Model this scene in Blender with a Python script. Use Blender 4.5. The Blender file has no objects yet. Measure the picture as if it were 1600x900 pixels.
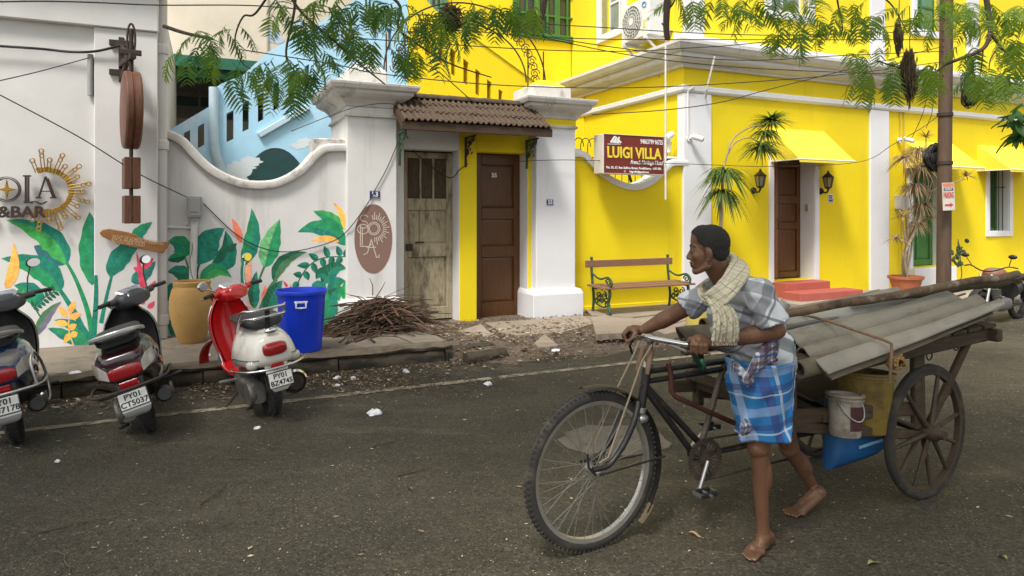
import bpy, bmesh, math, random
from mathutils import Vector, Matrix, Euler, noise
R = math.radians
scn = bpy.context.scene
COL = scn.collection
random.seed(7)
# ------------------------------------------------------------------ camera, light, exposure
F, HV, CH = 1050.0, 330.0, 1.55            # focal length in photo pixels, horizon row, eye height
cam_d = bpy.data.cameras.new('camera'); cam = bpy.data.objects.new('camera', cam_d); COL.objects.link(cam)
cam.location = (0, 0, CH); cam.rotation_euler = (R(90), 0, 0)
cam_d.sensor_width = 36; cam_d.lens = 36*F/1600; cam_d.shift_y = -(450-HV)/1600
cam_d.clip_start = .05; cam_d.clip_end = 2000
scn.camera = cam
SUN_EL, SUN_AZ = R(58), R(-152)            # azimuth clockwise from +Y: behind the camera, to its left
w = bpy.data.worlds.new('World'); scn.world = w; w.use_nodes = True
nt = w.node_tree; nt.nodes.clear()
sky = nt.nodes.new('ShaderNodeTexSky'); sky.sky_type = 'NISHITA'; sky.sun_disc = False
sky.sun_elevation = SUN_EL; sky.sun_rotation = SUN_AZ; sky.air_density = 1.0; sky.dust_density = 3.0
hs = nt.nodes.new('ShaderNodeHueSaturation'); hs.inputs['Saturation'].default_value = .10
bg = nt.nodes.new('ShaderNodeBackground'); bg.inputs['Strength'].default_value = .125
wo = nt.nodes.new('ShaderNodeOutputWorld')
nt.links.new(sky.outputs[0], hs.inputs['Color']); nt.links.new(hs.outputs[0], bg.inputs['Color']); nt.links.new(bg.outputs[0], wo.inputs['Surface'])
sd = bpy.data.lights.new('sun', 'SUN'); sd.energy = 2.1; sd.angle = R(12); sd.color = (1, .965, .90)
sun = bpy.data.objects.new('sun', sd); COL.objects.link(sun)
sdir = Vector((math.sin(SUN_AZ)*math.cos(SUN_EL), math.cos(SUN_AZ)*math.cos(SUN_EL), math.sin(SUN_EL)))
sun.rotation_euler = sdir.to_track_quat('Z', 'Y').to_euler(); sun.location = sdir*30
scn.view_settings.view_transform = 'Standard'; scn.view_settings.look = 'None'
scn.view_settings.exposure = 0.92; scn.view_settings.gamma = 1.0
scn.render.engine = 'CYCLES'; scn.cycles.use_denoising = True
scn.cycles.max_bounces = 6; scn.cycles.diffuse_bounces = 3; scn.cycles.glossy_bounces = 3
# ------------------------------------------------------------------ the street frame: t along the wall, d into it, z up
AL = math.atan2(.4148, .9099)
T = Vector((math.cos(AL), math.sin(AL), 0)); N = Vector((-math.sin(AL), math.cos(AL), 0)); O = Vector((0, 9.28, 0))
def SW(t, d, z=0): return O + T*t + N*d + Vector((0, 0, z))
def ST(p):
    q = Vector(p) - O; return (q.dot(T), q.dot(N), q.z)
def wY(u, d): return (d + O.dot(N)) / (N.y + N.x*(u-800)/F)
def wt(u, d=0):
    Y = wY(u, d); return (Vector(((u-800)/F*Y, Y, 0)) - O).dot(T)
def wz(u, v, d=0): return CH - (v-HV)/F*wY(u, d)
def grd(u, v, z=0.0):
    Y = (CH-z)*F/(v-HV); return Vector(((u-800)/F*Y, Y, z))
def at(u, v, Y): return Vector(((u-800)/F*Y, Y, CH-(v-HV)/F*Y))
# ------------------------------------------------------------------ mesh builder
OFF = {}
class MB:
    def __init__(s): s.v = []; s.f = []; s.m = []; s.uv = []
    def add(s, vs, fs, m=0, uv=None):
        o = len(s.v); s.v += [tuple(x) for x in vs]
        for k, f in enumerate(fs):
            s.f.append([i+o for i in f]); s.m.append(m); s.uv.append(uv[k] if uv else None)
        return s
    def box(s, x0, x1, y0, y1, z0, z1, m=0):
        if x0 > x1: x0, x1 = x1, x0
        if y0 > y1: y0, y1 = y1, y0
        if z0 > z1: z0, z1 = z1, z0
        return s.add([(x0,y0,z0),(x1,y0,z0),(x1,y1,z0),(x0,y1,z0),(x0,y0,z1),(x1,y0,z1),(x1,y1,z1),(x0,y1,z1)],
              [(0,3,2,1),(4,5,6,7),(0,1,5,4),(1,2,6,5),(2,3,7,6),(3,0,4,7)], m)
    def obox(s, c, size, rot=(0,0,0), m=0):
        Mx = Euler(rot).to_matrix(); c = Vector(c); hx, hy, hz = [q/2 for q in size]
        b = MB().box(-hx, hx, -hy, hy, -hz, hz)
        return s.add([c + Mx @ Vector(p) for p in b.v], b.f, m)
    def bar(s, p, q, w, h, m=0, up=(0,0,1)):
        p, q = Vector(p), Vector(q); d = (q-p).normalized(); up = Vector(up)
        if abs(d.dot(up)) > .99: up = Vector((1,0,0))
        a = d.cross(up).normalized()*w/2; b = a.cross(d).normalized()*h/2
        vs = [p-a-b, p+a-b, p+a+b, p-a+b, q-a-b, q+a-b, q+a+b, q-a+b]
        return s.add(vs, [(0,1,2,3),(7,6,5,4),(0,4,5,1),(1,5,6,2),(2,6,7,3),(3,7,4,0)], m)
    def prism(s, poly, ax, a, b, m=0):
        n = len(poly)
        mk = {'x': lambda p, k: (k, p[0], p[1]), 'y': lambda p, k: (p[0], k, p[1]), 'z': lambda p, k: (p[0], p[1], k)}[ax]
        vs = [mk(p, a) for p in poly] + [mk(p, b) for p in poly]
        fs = [list(range(n)), list(range(2*n-1, n-1, -1))] + [(i, i+n, (i+1) % n + n, (i+1) % n) for i in range(n)]
        return s.add(vs, fs, m)
    def loft(s, rings, closed=True, caps=True, m=0, loop=False, uvs=None):
        n = len(rings[0]); vs = [p for r in rings for p in r]; fs = []; uv = []
        K = len(rings)
        for i in range(K if loop else K-1):
            for j in range(n if closed else n-1):
                a, b = i*n+j, i*n+(j+1) % n; c, d = ((i+1) % K)*n+(j+1) % n, ((i+1) % K)*n+j
                fs.append((a, b, c, d))
                if uvs:
                    su, sv = uvs
                    uv.append([(j/n*su, i/K*sv), ((j+1)/n*su, i/K*sv), ((j+1)/n*su, (i+1)/K*sv), (j/n*su, (i+1)/K*sv)])
        if caps and closed and not loop:
            fs.append(list(range(n-1, -1, -1))); fs.append(list(range((K-1)*n, K*n)))
            if uvs: uv += [None, None]
        return s.add(vs, fs, m, uv if uvs else None)
    def tube(s, pts, r, n=8, m=0, loop=False, caps=True, flat=None):
        pts = [Vector(p) for p in pts]; K = len(pts); rings = []; prev = None
        for i, p in enumerate(pts):
            if loop: d = pts[(i+1) % K]-pts[i-1]
            else: d = pts[min(i+1, K-1)]-pts[max(i-1, 0)]
            d.normalize() if d.length > 1e-9 else None
            if prev is None:
                a = d.orthogonal().normalized()
                if flat: a = (Vector(flat)-d*d.dot(Vector(flat))).normalized()
            else:
                a = prev - d*prev.dot(d)
                a = a.normalized() if a.length > 1e-6 else d.orthogonal().normalized()
            prev = a; b = d.cross(a); rr = r[i] if isinstance(r, (list, tuple)) else r
            rings.append([p + (a*math.cos(2*math.pi*k/n) + b*math.sin(2*math.pi*k/n))*rr for k in range(n)])
        return s.loft(rings, True, caps, m, loop)
    def lathe(s, prof, n=16, c=(0,0,0), m=0, ax='z', caps=False, loop=False):
        c = Vector(c); rings = []
        for r, h in prof:
            ring = []
            for k in range(n):
                a = 2*math.pi*k/n; x, y = r*math.cos(a), r*math.sin(a)
                ring.append(c + Vector({'z': (x, y, h), 'y': (y, h, x), 'x': (h, x, y)}[ax]))
            rings.append(ring)
        return s.loft(rings, True, caps, m, loop)
    def ell(s, c, r, rot=None, nu=14, nv=9, m=0):
        c = Vector(c); Mx = rot if isinstance(rot, Matrix) else (Euler(rot).to_matrix() if rot else Matrix.Identity(3))
        if isinstance(r, (int, float)): r = (r, r, r)
        rings = []
        for i in range(nv+1):
            th = math.pi*(i+.02)/(nv+.04)
            rings.append([c + Mx @ Vector((r[0]*math.sin(th)*math.cos(2*math.pi*k/nu), r[1]*math.sin(th)*math.sin(2*math.pi*k/nu), -r[2]*math.cos(th))) for k in range(nu)])
        return s.loft(rings, True, True, m)
    def cap(s, p, q, r0, r1, n=12, m=0):
        p, q = Vector(p), Vector(q); d = q-p
        L = max(d.length, 1e-6); d = d/L; pts = []; rs = []
        for a in (-75, -45, -15): pts.append(p + d*r0*math.sin(R(a))); rs.append(r0*math.cos(R(a)))
        for k in range(1, 5): pts.append(p.lerp(q, k/5)); rs.append(r0+(r1-r0)*k/5)
        for a in (15, 45, 75): pts.append(q + d*r1*math.sin(R(a))); rs.append(r1*math.cos(R(a)))
        return s.tube(pts, rs, n, m)
    def merge(s, o, Mx=None, m=None):
        k = len(s.v)
        s.v += [tuple(Mx @ Vector(p)) if Mx else p for p in o.v]
        s.f += [[i+k for i in f] for f in o.f]; s.m += ([m]*len(o.f) if m is not None else o.m); s.uv += o.uv
        return s
    def shift(s, d): s.v = [(a+d[0], b+d[1], c+d[2]) for a, b, c in s.v]; return s
    def build(s, name, mats, parent=None, smooth=None, bevel=0, seg=1, loc=None, rot=None):
        me = bpy.data.meshes.new(name); me.from_pydata(s.v, [], s.f); me.update()
        if not isinstance(mats, (list, tuple)): mats = [mats]
        for q in mats: me.materials.append(q)
        me.polygons.foreach_set('material_index', s.m)
        if any(q is not None for q in s.uv):
            ul = me.uv_layers.new(name='UVMap'); data = [0.0]*(2*len(me.loops)); k = 0
            for f, q in zip(s.f, s.uv):
                for j in range(len(f)):
                    if q: data[2*k], data[2*k+1] = q[j]
                    k += 1
            ul.data.foreach_set('uv', data)
        b = bmesh.new(); b.from_mesh(me)
        bmesh.ops.recalc_face_normals(b, faces=b.faces)
        if bevel:
            es = [e for e in b.edges if len(e.link_faces) == 2 and e.calc_face_angle(0) > .6]
            bmesh.ops.bevel(b, geom=es, offset=bevel, segments=seg, profile=.5, affect='EDGES', clamp_overlap=True)
        b.to_mesh(me); b.free()
        if smooth is not None:
            me.polygons.foreach_set('use_smooth', [True]*len(me.polygons))
            me.set_sharp_from_angle(angle=R(smooth))
        o = bpy.data.objects.new(name, me); COL.objects.link(o)
        if parent is not None:
            o.parent = parent
            if loc is None: loc = OFF.get(parent.name)
        if loc is not None: o.location = loc
        if rot is not None: o.rotation_euler = rot
        return o
def tag(o, label=None, cat=None, group=None, kind=None):
    if label: o['label'] = label
    if cat: o['category'] = cat
    if group: o['group'] = group
    if kind: o['kind'] = kind
    return o
def thing(name, label, cat, loc=(0,0,0), rz=0, group=None, rot=None):
    o = bpy.data.objects.new(name, None); COL.objects.link(o); o.empty_display_size = .1
    o.location = loc; o.rotation_euler = rot if rot else (0, 0, rz)
    return tag(o, label, cat, group)
def sthing(name, label, cat, t, d, z, group=None):       # a thing in street coordinates; its parts are written in street coordinates too
    o = thing(name, label, cat, SW(t, d, z), AL, group); OFF[o.name] = (-t, -d, -z); return o
def sbuild(mb, name, mat, t, d, z, label, cat, group=None, kind=None, **kw):   # single mesh thing in street coordinates
    mb.shift((-t, -d, -z)); o = mb.build(name, mat, None, **kw); o.location = SW(t, d, z); o.rotation_euler = (0, 0, AL)
    return tag(o, label, cat, group, kind)
def copy_tree(o, parent=None):
    c = o.copy(); COL.objects.link(c)
    if parent: c.parent = parent
    for ch in list(o.children): copy_tree(ch, c)
    return c
def text(body, size, mat, parent, loc, rot=(R(90),0,0), ext=.004, align='CENTER', name='lettering', bold=0, sx=1):
    cu = bpy.data.curves.new('txt', 'FONT'); cu.body = body; cu.size = size; cu.extrude = ext; cu.align_x = align; cu.align_y = 'CENTER'; cu.offset = bold; cu.resolution_u = 3
    tmp = bpy.data.objects.new('txt', cu); COL.objects.link(tmp)
    bpy.context.view_layer.update()
    me = bpy.data.meshes.new_from_object(tmp.evaluated_get(bpy.context.evaluated_depsgraph_get()))
    bpy.data.objects.remove(tmp); bpy.data.curves.remove(cu)
    me.materials.clear(); me.materials.append(mat); me.name = name
    o = bpy.data.objects.new(name, me); COL.objects.link(o); o.parent = parent
    off = OFF.get(parent.name) if parent else None
    o.location = Vector(loc) + (Vector(off) if off else Vector()); o.rotation_euler = rot; o.scale = (sx, 1, 1)
    return o
def remesh(mb, name, mat, voxel, smooth_it=4, parent=None, disp=None, attr=None, fac=.5):
    o = mb.build(name, mat, parent)
    m = o.modifiers.new('r', 'REMESH'); m.mode = 'VOXEL'; m.voxel_size = voxel; m.use_smooth_shade = True
    if smooth_it:
        m = o.modifiers.new('s', 'SMOOTH'); m.factor = fac; m.iterations = smooth_it
    bpy.context.view_layer.update()
    me = bpy.data.meshes.new_from_object(o.evaluated_get(bpy.context.evaluated_depsgraph_get()))
    old = o.data; o.modifiers.clear(); o.data = me; bpy.data.meshes.remove(old); me.name = name
    me.polygons.foreach_set('use_smooth', [True]*len(me.polygons))
    if len(me.materials) == 0: me.materials.append(mat)
    if disp:
        co = [0.0]*(3*len(me.vertices)); me.vertices.foreach_get('co', co)
        no = [v.normal.copy() for v in me.vertices]
        for i in range(len(no)):
            k = disp(Vector(co[3*i:3*i+3]), no[i])
            if k:
                for j in range(3): co[3*i+j] += k[j]
        me.vertices.foreach_set('co', co); me.update()
    return o
# ------------------------------------------------------------------ materials
def lin(c): return tuple(((x/255)/12.92 if x/255 <= .04045 else ((x/255+.055)/1.055)**2.4) for x in c)
def rgba(c): return (*c, 1)
MATS = {}
def M(name, col, rough=.6, var=.12, sc=5, bump=0, bsc=60, metal=0, dirt=None, spec=.5, coat=0, trans=0, col2=None, stretch=(1,1,1), coords='Object', alpha=None):
    if name in MATS: return MATS[name]
    m = bpy.data.materials.new(name); m.use_nodes = True; MATS[name] = m
    t = m.node_tree; nd = t.nodes; L = t.links; b = nd['Principled BSDF']
    b.inputs['Roughness'].default_value = rough; b.inputs['Metallic'].default_value = metal
    b.inputs['Specular IOR Level'].default_value = spec; b.inputs['Coat Weight'].default_value = coat; b.inputs['Coat Roughness'].default_value = .08
    b.inputs['Transmission Weight'].default_value = trans
    tc = nd.new('ShaderNodeTexCoord'); mp = nd.new('ShaderNodeMapping'); mp.inputs['Scale'].default_value = stretch
    L.new(tc.outputs[coords], mp.inputs[0])
    n1 = nd.new('ShaderNodeTexNoise'); n1.inputs['Scale'].default_value = sc; n1.inputs['Detail'].default_value = 6; n1.inputs['Roughness'].default_value = .6
    L.new(mp.outputs[0], n1.inputs[0])
    mx = nd.new('ShaderNodeMix'); mx.data_type = 'RGBA'
    c2 = col2 if col2 else tuple(x*(1+var) for x in col); c1 = col if col2 else tuple(x*(1-var) for x in col)
    mx.inputs[6].default_value = rgba(c1); mx.inputs[7].default_value = rgba(c2)
    rp = nd.new('ShaderNodeMapRange'); rp.inputs[1].default_value = .3; rp.inputs[2].default_value = .7
    L.new(n1.outputs[0], rp.inputs[0]); L.new(rp.outputs[0], mx.inputs[0])
    out = mx.outputs[2]
    for dd in (dirt if isinstance(dirt, list) else [dirt] if dirt else []):
        dc, thr, dsc, dst, amt = dd
        mp2 = nd.new('ShaderNodeMapping'); mp2.inputs['Scale'].default_value = dst; mp2.inputs['Location'].default_value = (thr*7, dsc, amt*5); L.new(tc.outputs[coords], mp2.inputs[0])
        n2 = nd.new('ShaderNodeTexNoise'); n2.inputs['Scale'].default_value = dsc; n2.inputs['Detail'].default_value = 9; n2.inputs['Roughness'].default_value = .68
        L.new(mp2.outputs[0], n2.inputs[0])
        r2 = nd.new('ShaderNodeMapRange'); r2.inputs[1].default_value = thr; r2.inputs[2].default_value = thr+.14; r2.inputs[4].default_value = amt
        L.new(n2.outputs[0], r2.inputs[0])
        m2 = nd.new('ShaderNodeMix'); m2.data_type = 'RGBA'; m2.inputs[7].default_value = rgba(dc)
        L.new(r2.outputs[0], m2.inputs[0]); L.new(out, m2.inputs[6]); out = m2.outputs[2]
    L.new(out, b.inputs['Base Color'])
    if bump:
        n3 = nd.new('ShaderNodeTexNoise'); n3.inputs['Scale'].default_value = bsc; n3.inputs['Detail'].default_value = 5
        L.new(mp.outputs[0], n3.inputs[0])
        bp = nd.new('ShaderNodeBump'); bp.inputs['Strength'].default_value = bump; bp.inputs['Distance'].default_value = .01
        L.new(n3.outputs[0], bp.inputs['Height']); L.new(bp.outputs[0], b.inputs['Normal'])
    return m
ONE = (1,1,1); STREAK = (2.2, 2.2, .25)
white_wall = M('white_limewash', (.70,.68,.66), .85, .05, 2.5, .12, 90, dirt=[((.44,.39,.33), .56, 1.3, STREAK, .5), ((.26,.21,.16), .66, 4, (1.6,1.6,.3), .45), ((.22,.18,.14), .70, 9, ONE, .6)])
white_clean = M('white_paint', (.74,.735,.75), .7, .04, 2, .06, 80, dirt=((.5,.46,.4), .64, 3, STREAK, .35))
white_trim = M('old_white_trim', (.62,.59,.55), .85, .1, 4, .2, 60, dirt=[((.17,.145,.11), .53, 5, (1,1,.4), .65), ((.05,.04,.03), .64, 8, (1,1,.6), .6)])
coping_m = M('stained_coping', (.58,.55,.51), .9, .12, 6, .3, 40, dirt=[((.13,.10,.08), .53, 4.5, ONE, .7), ((.05,.035,.025), .62, 3, ONE, .8)])
yellow = M('yellow_paint', (.83,.635,.0015), .75, .04, 1.4, .08, 70, dirt=[((.66,.47,.015), .55, 1.1, STREAK, .45), ((.40,.29,.03), .67, 5, (1.5,1.5,.35), .4), ((.70,.60,.22), .66, 3, ONE, .35)])
yellow_up = M('lit_yellow_paint', (.85,.67,.015), .8, .05, 1.2, .06, 60)  # lighter copy of the yellow, brighter upper light put into its colour
cream = M('cream_wall', (.62,.55,.44), .85, .08, 1.5, .1, 40, dirt=((.4,.34,.27), .6, 2, STREAK, .4))
blue_wall = M('painted_sky_wall', (.40,.66,.84), .85, .12, 1.3, .1, 50, dirt=[((.72,.78,.82), .54, .9, ONE, .8), ((.22,.36,.45), .66, 6, ONE, .35)])
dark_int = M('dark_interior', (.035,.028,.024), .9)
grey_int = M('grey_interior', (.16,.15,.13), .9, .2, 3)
green_paint = M('green_shutter_paint', (.05,.17,.035), .5, .15, 6, .1)
green_pale = M('weathered_green_paint', (.10,.22,.11), .55, .15, 6, .1)
green_dk = M('dark_green_panel', (.012,.12,.07), .6)
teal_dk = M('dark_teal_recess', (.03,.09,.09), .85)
iron = M('rusty_iron', (.055,.04,.032), .75, .3, 20, .2, 90, metal=.4, dirt=((.16,.07,.03), .56, 30, ONE, .7))
iron_green = M('green_cast_iron', (.03,.075,.035), .6, .25, 15, .2, 60, dirt=((.02,.02,.015), .58, 20, ONE, .6))
black_p = M('black_plastic', (.016,.016,.017), .45, .25, 12, .05, 150)
rubber = M('tyre_rubber', (.018,.017,.016), .85, .25, 20, .2, 80, dirt=((.07,.055,.04), .56, 14, ONE, .6))
steel = M('dull_steel', (.45,.44,.42), .38, .15, 10, metal=.9)
chrome = M('chrome', (.75,.75,.76), .14, .05, 10, metal=1)
mirror_m = M('mirror_glass', (.8,.8,.75), .03, .02, 3, metal=1)
wood_br = M('varnished_brown_wood', (.095,.036,.007), .38, .3, 5, .1, 40, stretch=(14,14,1))
wood_br2 = M('reddish_door_wood', (.24,.085,.025), .5, .25, 5, .1, 40, stretch=(14,14,1))
wood_old = M('weathered_door_wood', (.37,.31,.205), .9, .25, 6, .4, 60, stretch=(10,10,1.2), dirt=[((.085,.062,.035), .49, 3.2, (2,2,.7), .85), ((.36,.34,.28), .58, 9, (1,1,.5), .6)])
wood_olddk = M('dark_weathered_wood', (.075,.055,.030), .9, .35, 7, .4, 60, stretch=(10,10,1.2), dirt=((.20,.16,.10), .56, 8, (2,2,.6), .6))
bench_wood = M('bench_wood', (.22,.11,.065), .6, .25, 5, .15, 40, stretch=(1,14,14))
sign_wood = M('sign_brown_wood', (.15,.058,.030), .5, .3, 6, .1, 50, stretch=(6,6,1))
paint_brn = M('brown_emblem_paint', (.23,.135,.105), .85, .06, 4)
line_pale = M('pale_line_paint', (.62,.52,.46), .85)
plaque_m = M('navy_plaque', (.02,.02,.14), .35)
white_let = M('white_lettering', (.8,.8,.78), .6, .02)
gold = M('brass_sun_metal', (.36,.21,.035), .45, .15, 12, metal=.55)
letter_dk = M('dark_bronze_lettering', (.05,.03,.025), .5, .15, 10, metal=.3)
pvc = M('painted_pipe', (.66,.63,.60), .55, .06, 5, dirt=((.3,.26,.22), .6, 6, STREAK, .5))
pvc_grey = M('grey_plastic', (.32,.32,.31), .55, .08, 8)
cable_m = M('black_cable', (.02,.019,.018), .6)
pole_m = M('rusted_brown_pole', (.085,.05,.030), .75, .25, 8, .2, 60, stretch=(3,3,.6), dirt=((.15,.10,.065), .56, 6, (2,2,.3), .6))
tile_m = M('weathered_clay_tile', (.075,.048,.028), .85, .35, 9, .25, 60, dirt=[((.032,.026,.018), .50, 6, ONE, .75), ((.17,.12,.07), .62, 12, ONE, .5)])
terracotta = M('terracotta', (.42,.13,.06), .8, .12, 6, .15, 40)
pot_m = M('ochre_clay', (.43,.25,.075), .75, .15, 4, .2, 50, dirt=[((.22,.12,.04), .60, 5, ONE, .6), ((.02,.015,.01), .72, 11, ONE, .9)])
blue_bin_m = M('blue_plastic', (.006,.045,.60), .32, .12, 4, dirt=((.03,.06,.3), .62, 8, STREAK, .5))
red_paint = M('red_gloss_paint', (.55,.008,.010), .22, .06, 4, coat=.6)
step_red = M('red_oxide_step', (.40,.095,.07), .7, .08, 5, .1, 50)
awn_m = M('yellow_awning_canvas', (.85,.68,.045), .8, .04, 3, .08, 120)
# ================================================================== GROUND
def asphalt():
    m = bpy.data.materials.new('asphalt'); m.use_nodes = True; t = m.node_tree; nd = t.nodes; L = t.links; b = nd['Principled BSDF']
    tc = nd.new('ShaderNodeTexCoord')
    def ns(sc, det=6, ro=.6, st=None):
        n = nd.new('ShaderNodeTexNoise'); n.inputs['Scale'].default_value = sc; n.inputs['Detail'].default_value = det; n.inputs['Roughness'].default_value = ro
        if st:
            mp = nd.new('ShaderNodeMapping'); mp.inputs['Scale'].default_value = st; mp.inputs['Rotation'].default_value = (0,0,-AL); L.new(tc.outputs['Object'], mp.inputs[0]); L.new(mp.outputs[0], n.inputs[0])
        else: L.new(tc.outputs['Object'], n.inputs[0])
        return n.outputs[0]
    def rng(x, a, c, lo=0, hi=1):
        r = nd.new('ShaderNodeMapRange'); r.inputs[1].default_value = a; r.inputs[2].default_value = c; r.inputs[3].default_value = lo; r.inputs[4].default_value = hi; L.new(x, r.inputs[0]); return r.outputs[0]
    def mix(a, c, f):
        x = nd.new('ShaderNodeMix'); x.data_type = 'RGBA'
        for s, k in ((a, 6), (c, 7)):
            if isinstance(s, tuple): x.inputs[k].default_value = rgba(s)
            else: L.new(s, x.inputs[k])
        L.new(f, x.inputs[0]); return x.outputs[2]
    c = mix((.038,.0325,.0225), (.072,.061,.042), rng(ns(.7, 7, .65), .35, .65))
    c = mix(c, (.115,.096,.066), rng(ns(1.3, 8, .7, (.5,2.2,1)), .55, .72, 0, .8))          # dusty swathes along the street
    v = nd.new('ShaderNodeTexVoronoi'); v.inputs['Scale'].default_value = 95; L.new(tc.outputs['Object'], v.inputs[0])
    sp = nd.new('ShaderNodeSeparateColor'); L.new(v.outputs['Color'], sp.inputs[0])
    c = mix(c, (.16,.138,.10), rng(sp.outputs[0], .70, .98, 0, .5))                        # pale aggregate
    c = mix(c, (.012,.011,.010), rng(sp.outputs[1], .72, .95, 0, .7))
    c = mix(c, (.022,.018,.013), rng(ns(1.1, 9, .75), .54, .70, 0, .75))                       # dark worn binder
    L.new(c, b.inputs['Base Color']); L.new(rng(ns(1.9), .3, .7, .62, .86), b.inputs['Roughness']); b.inputs['Specular IOR Level'].default_value = .35
    h1 = ns(70, 4, .6); bp = nd.new('ShaderNodeBump'); bp.inputs['Strength'].default_value = .4; bp.inputs['Distance'].default_value = .012
    ad = nd.new('ShaderNodeMath'); ad.operation = 'ADD'; L.new(h1, ad.inputs[0]); L.new(v.outputs['Distance'], ad.inputs[1]); L.new(ad.outputs[0], bp.inputs['Height']); L.new(bp.outputs[0], b.inputs['Normal'])
    return m
asph = asphalt()
concrete = M('worn_concrete', (.20,.165,.125), .9, .18, 3, .35, 45, dirt=[((.07,.058,.043), .52, 2.6, ONE, .7), ((.34,.29,.23), .6, 7, ONE, .5)])
kerb_m = M('mossy_kerb_stone', (.060,.046,.030), .95, .3, 5, .5, 30, dirt=[((.016,.014,.010), .46, 4, (1,1,2.5), .85), ((.14,.115,.08), .62, 7, ONE, .5)])
slab_m = M('stone_slab', (.28,.225,.17), .9, .18, 3, .3, 40, dirt=((.12,.09,.065), .56, 4, ONE, .7))
soil_m = M('dusty_soil', (.115,.085,.06), .95, .3, 4, .6, 35, dirt=[((.22,.17,.125), .54, 2.2, ONE, .7), ((.04,.03,.02), .6, 9, ONE, .7)])
mb = MB(); n = 60
mb.add([(-600,-300,0),(600,-300,0),(600,900,0),(-600,900,0)], [(0,1,2,3)])
tag(mb.build('road', asph), kind='structure')
# painted edge line, worn into lengths
line_m = M('worn_edge_line', (.36,.31,.225), .85, .2, 6, dirt=[((.06,.050,.036), .46, 9, ONE, .9), ((.06,.050,.036), .50, 1.5, ONE, .7)])
mb = MB(); t = -8.5
while t < 3.6:
    l = random.uniform(.5, 1.6); k = max(2, int(l/.12))
    for i in range(k):
        a, b_ = t+l*i/k, t+l*(i+1)/k; w0 = .045+random.uniform(-.006,.006)
        mb.add([(a,-2.7-w0,0),(b_,-2.7-w0+.003,0),(b_,-2.7+w0,0),(a,-2.7+w0-.003,0)], [(0,1,2,3)])
    t += l + (random.uniform(.0,.10) if random.random() < .5 else 0)
    if -2.7 < t < -2.2: t = -2.05
o = mb.build('edge_line', line_m, None, loc=SW(0,0,.004), rot=(0,0,AL)); tag(o, kind='structure')
# patch of pale concrete set in the road
def blob(cx, cy, rx, ry, n, jit, seed):
    rr = random.Random(seed); return [(cx+rx*(1+rr.uniform(-jit,jit))*math.cos(2*math.pi*i/n), cy+ry*(1+rr.uniform(-jit,jit))*math.sin(2*math.pi*i/n)) for i in range(n)]
p = grd(962, 688); patch_m = M('pale_road_patch', (.15,.128,.10), .95, .2, 6, .5, 40, dirt=((.06,.052,.042), .53, 7, ONE, .8))
o = MB().prism(blob(0,0,.36,.30,26,.13,3),'z',-.02,.010).build('road_patch', patch_m, None, bevel=.004, loc=p); tag(o, kind='structure')
# raised pavement in front of the cafe: concrete top on rough kerb stones
def rough_box(mb, x0,x1,y0,y1,z0,z1, nx, j, seed, m=0):
    rr = random.Random(seed); rings = []
    for i in range(nx+1):
        x = x0+(x1-x0)*i/nx; q = lambda: rr.uniform(-j,j)
        rings.append([(x, y0+q(), z0), (x, y1, z0), (x, y1, z1), (x, (y0+y1)/2, z1+q()*.3), (x, y0+.03+q(), z1+q()*.3), (x, y0+q()*.7, z1-.03+q()*.5), (x, y0-.012+q(), (z0+z1)/2+q())])
    return mb.loft(rings, m=m)
PZ, KD, KT = .17, -1.80, -1.52
rr = random.Random(4); mb = MB()
rough_box(mb, -12, KT, KD+.05, .3, 0, PZ, 70, .008, 5)
pav = mb.build('pavement', concrete, None, smooth=50, loc=SW(0,0,0), rot=(0,0,AL)); tag(pav, kind='structure')
t = -11.9; k = 0
while t < KT-.05:
    l = min(rr.uniform(.75,1.25), KT-t); mb = MB()
    rough_box(mb, t+.008, t+l-.008, KD-.03+rr.uniform(-.015,.015), KD+.06, -.02, PZ-.055+rr.uniform(-.012,.006), 7, .012, k)
    mb.build('kerb_stone', kerb_m, pav, smooth=60); t += l; k += 1
rough = MB(); rough_box(rough, -8.2, KT+.01, KD-.012, KD+.16, PZ-.045, PZ+.004, 60, .014, 9)
rough.build('kerb_capping', M('kerb_mortar', (.15,.12,.085), .95, .25, 6, .5, 30, dirt=((.05,.04,.03), .5, 5, ONE, .75)), pav, smooth=60)
# low apron of soil and rubble in front of the gateway, then a slabbed footpath in front of the yellow wall
mb = MB(); nx, ny = 46, 26; vs = []; fs = []
for i in range(nx+1):
    for j in range(ny+1):
        t = -1.56 + 6.2*i/nx; d = -2.45 + 2.75*j/ny
        h = max(0, min(1, (d+2.35)/1.1)); h = .085*h*h*(3-2*h)
        q = noise.noise(Vector((t*2.1, d*2.1, .3)))*.5+noise.noise(Vector((t*6, d*6, 2)))*.3
        vs.append((t, d, -.012 + h + (.030*q if d > -2.3 else 0) + (.03*math.exp(-((t+1.1)/.5)**2-((d+1.2)/.5)**2))))
for i in range(nx):
    for j in range(ny):
        a = i*(ny+1)+j; fs.append((a, a+ny+1, a+ny+2, a+1))
mb.add(vs, fs); ap = mb.build('soil_verge', soil_m, None, smooth=80, loc=SW(0,0,0), rot=(0,0,AL)); tag(ap, kind='structure')
fp = MB(); rough_box(fp, 4.4, 30, -1.45, .02, 0, .12, 40, .006, 8)
fp = fp.build('footpath', M('sandy_footpath', (.30,.255,.20), .92, .15, 2, .3, 40, dirt=((.15,.12,.09), .58, 3, ONE, .6)), None, smooth=60, loc=SW(0,0,0), rot=(0,0,AL)); tag(fp, kind='structure')
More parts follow.
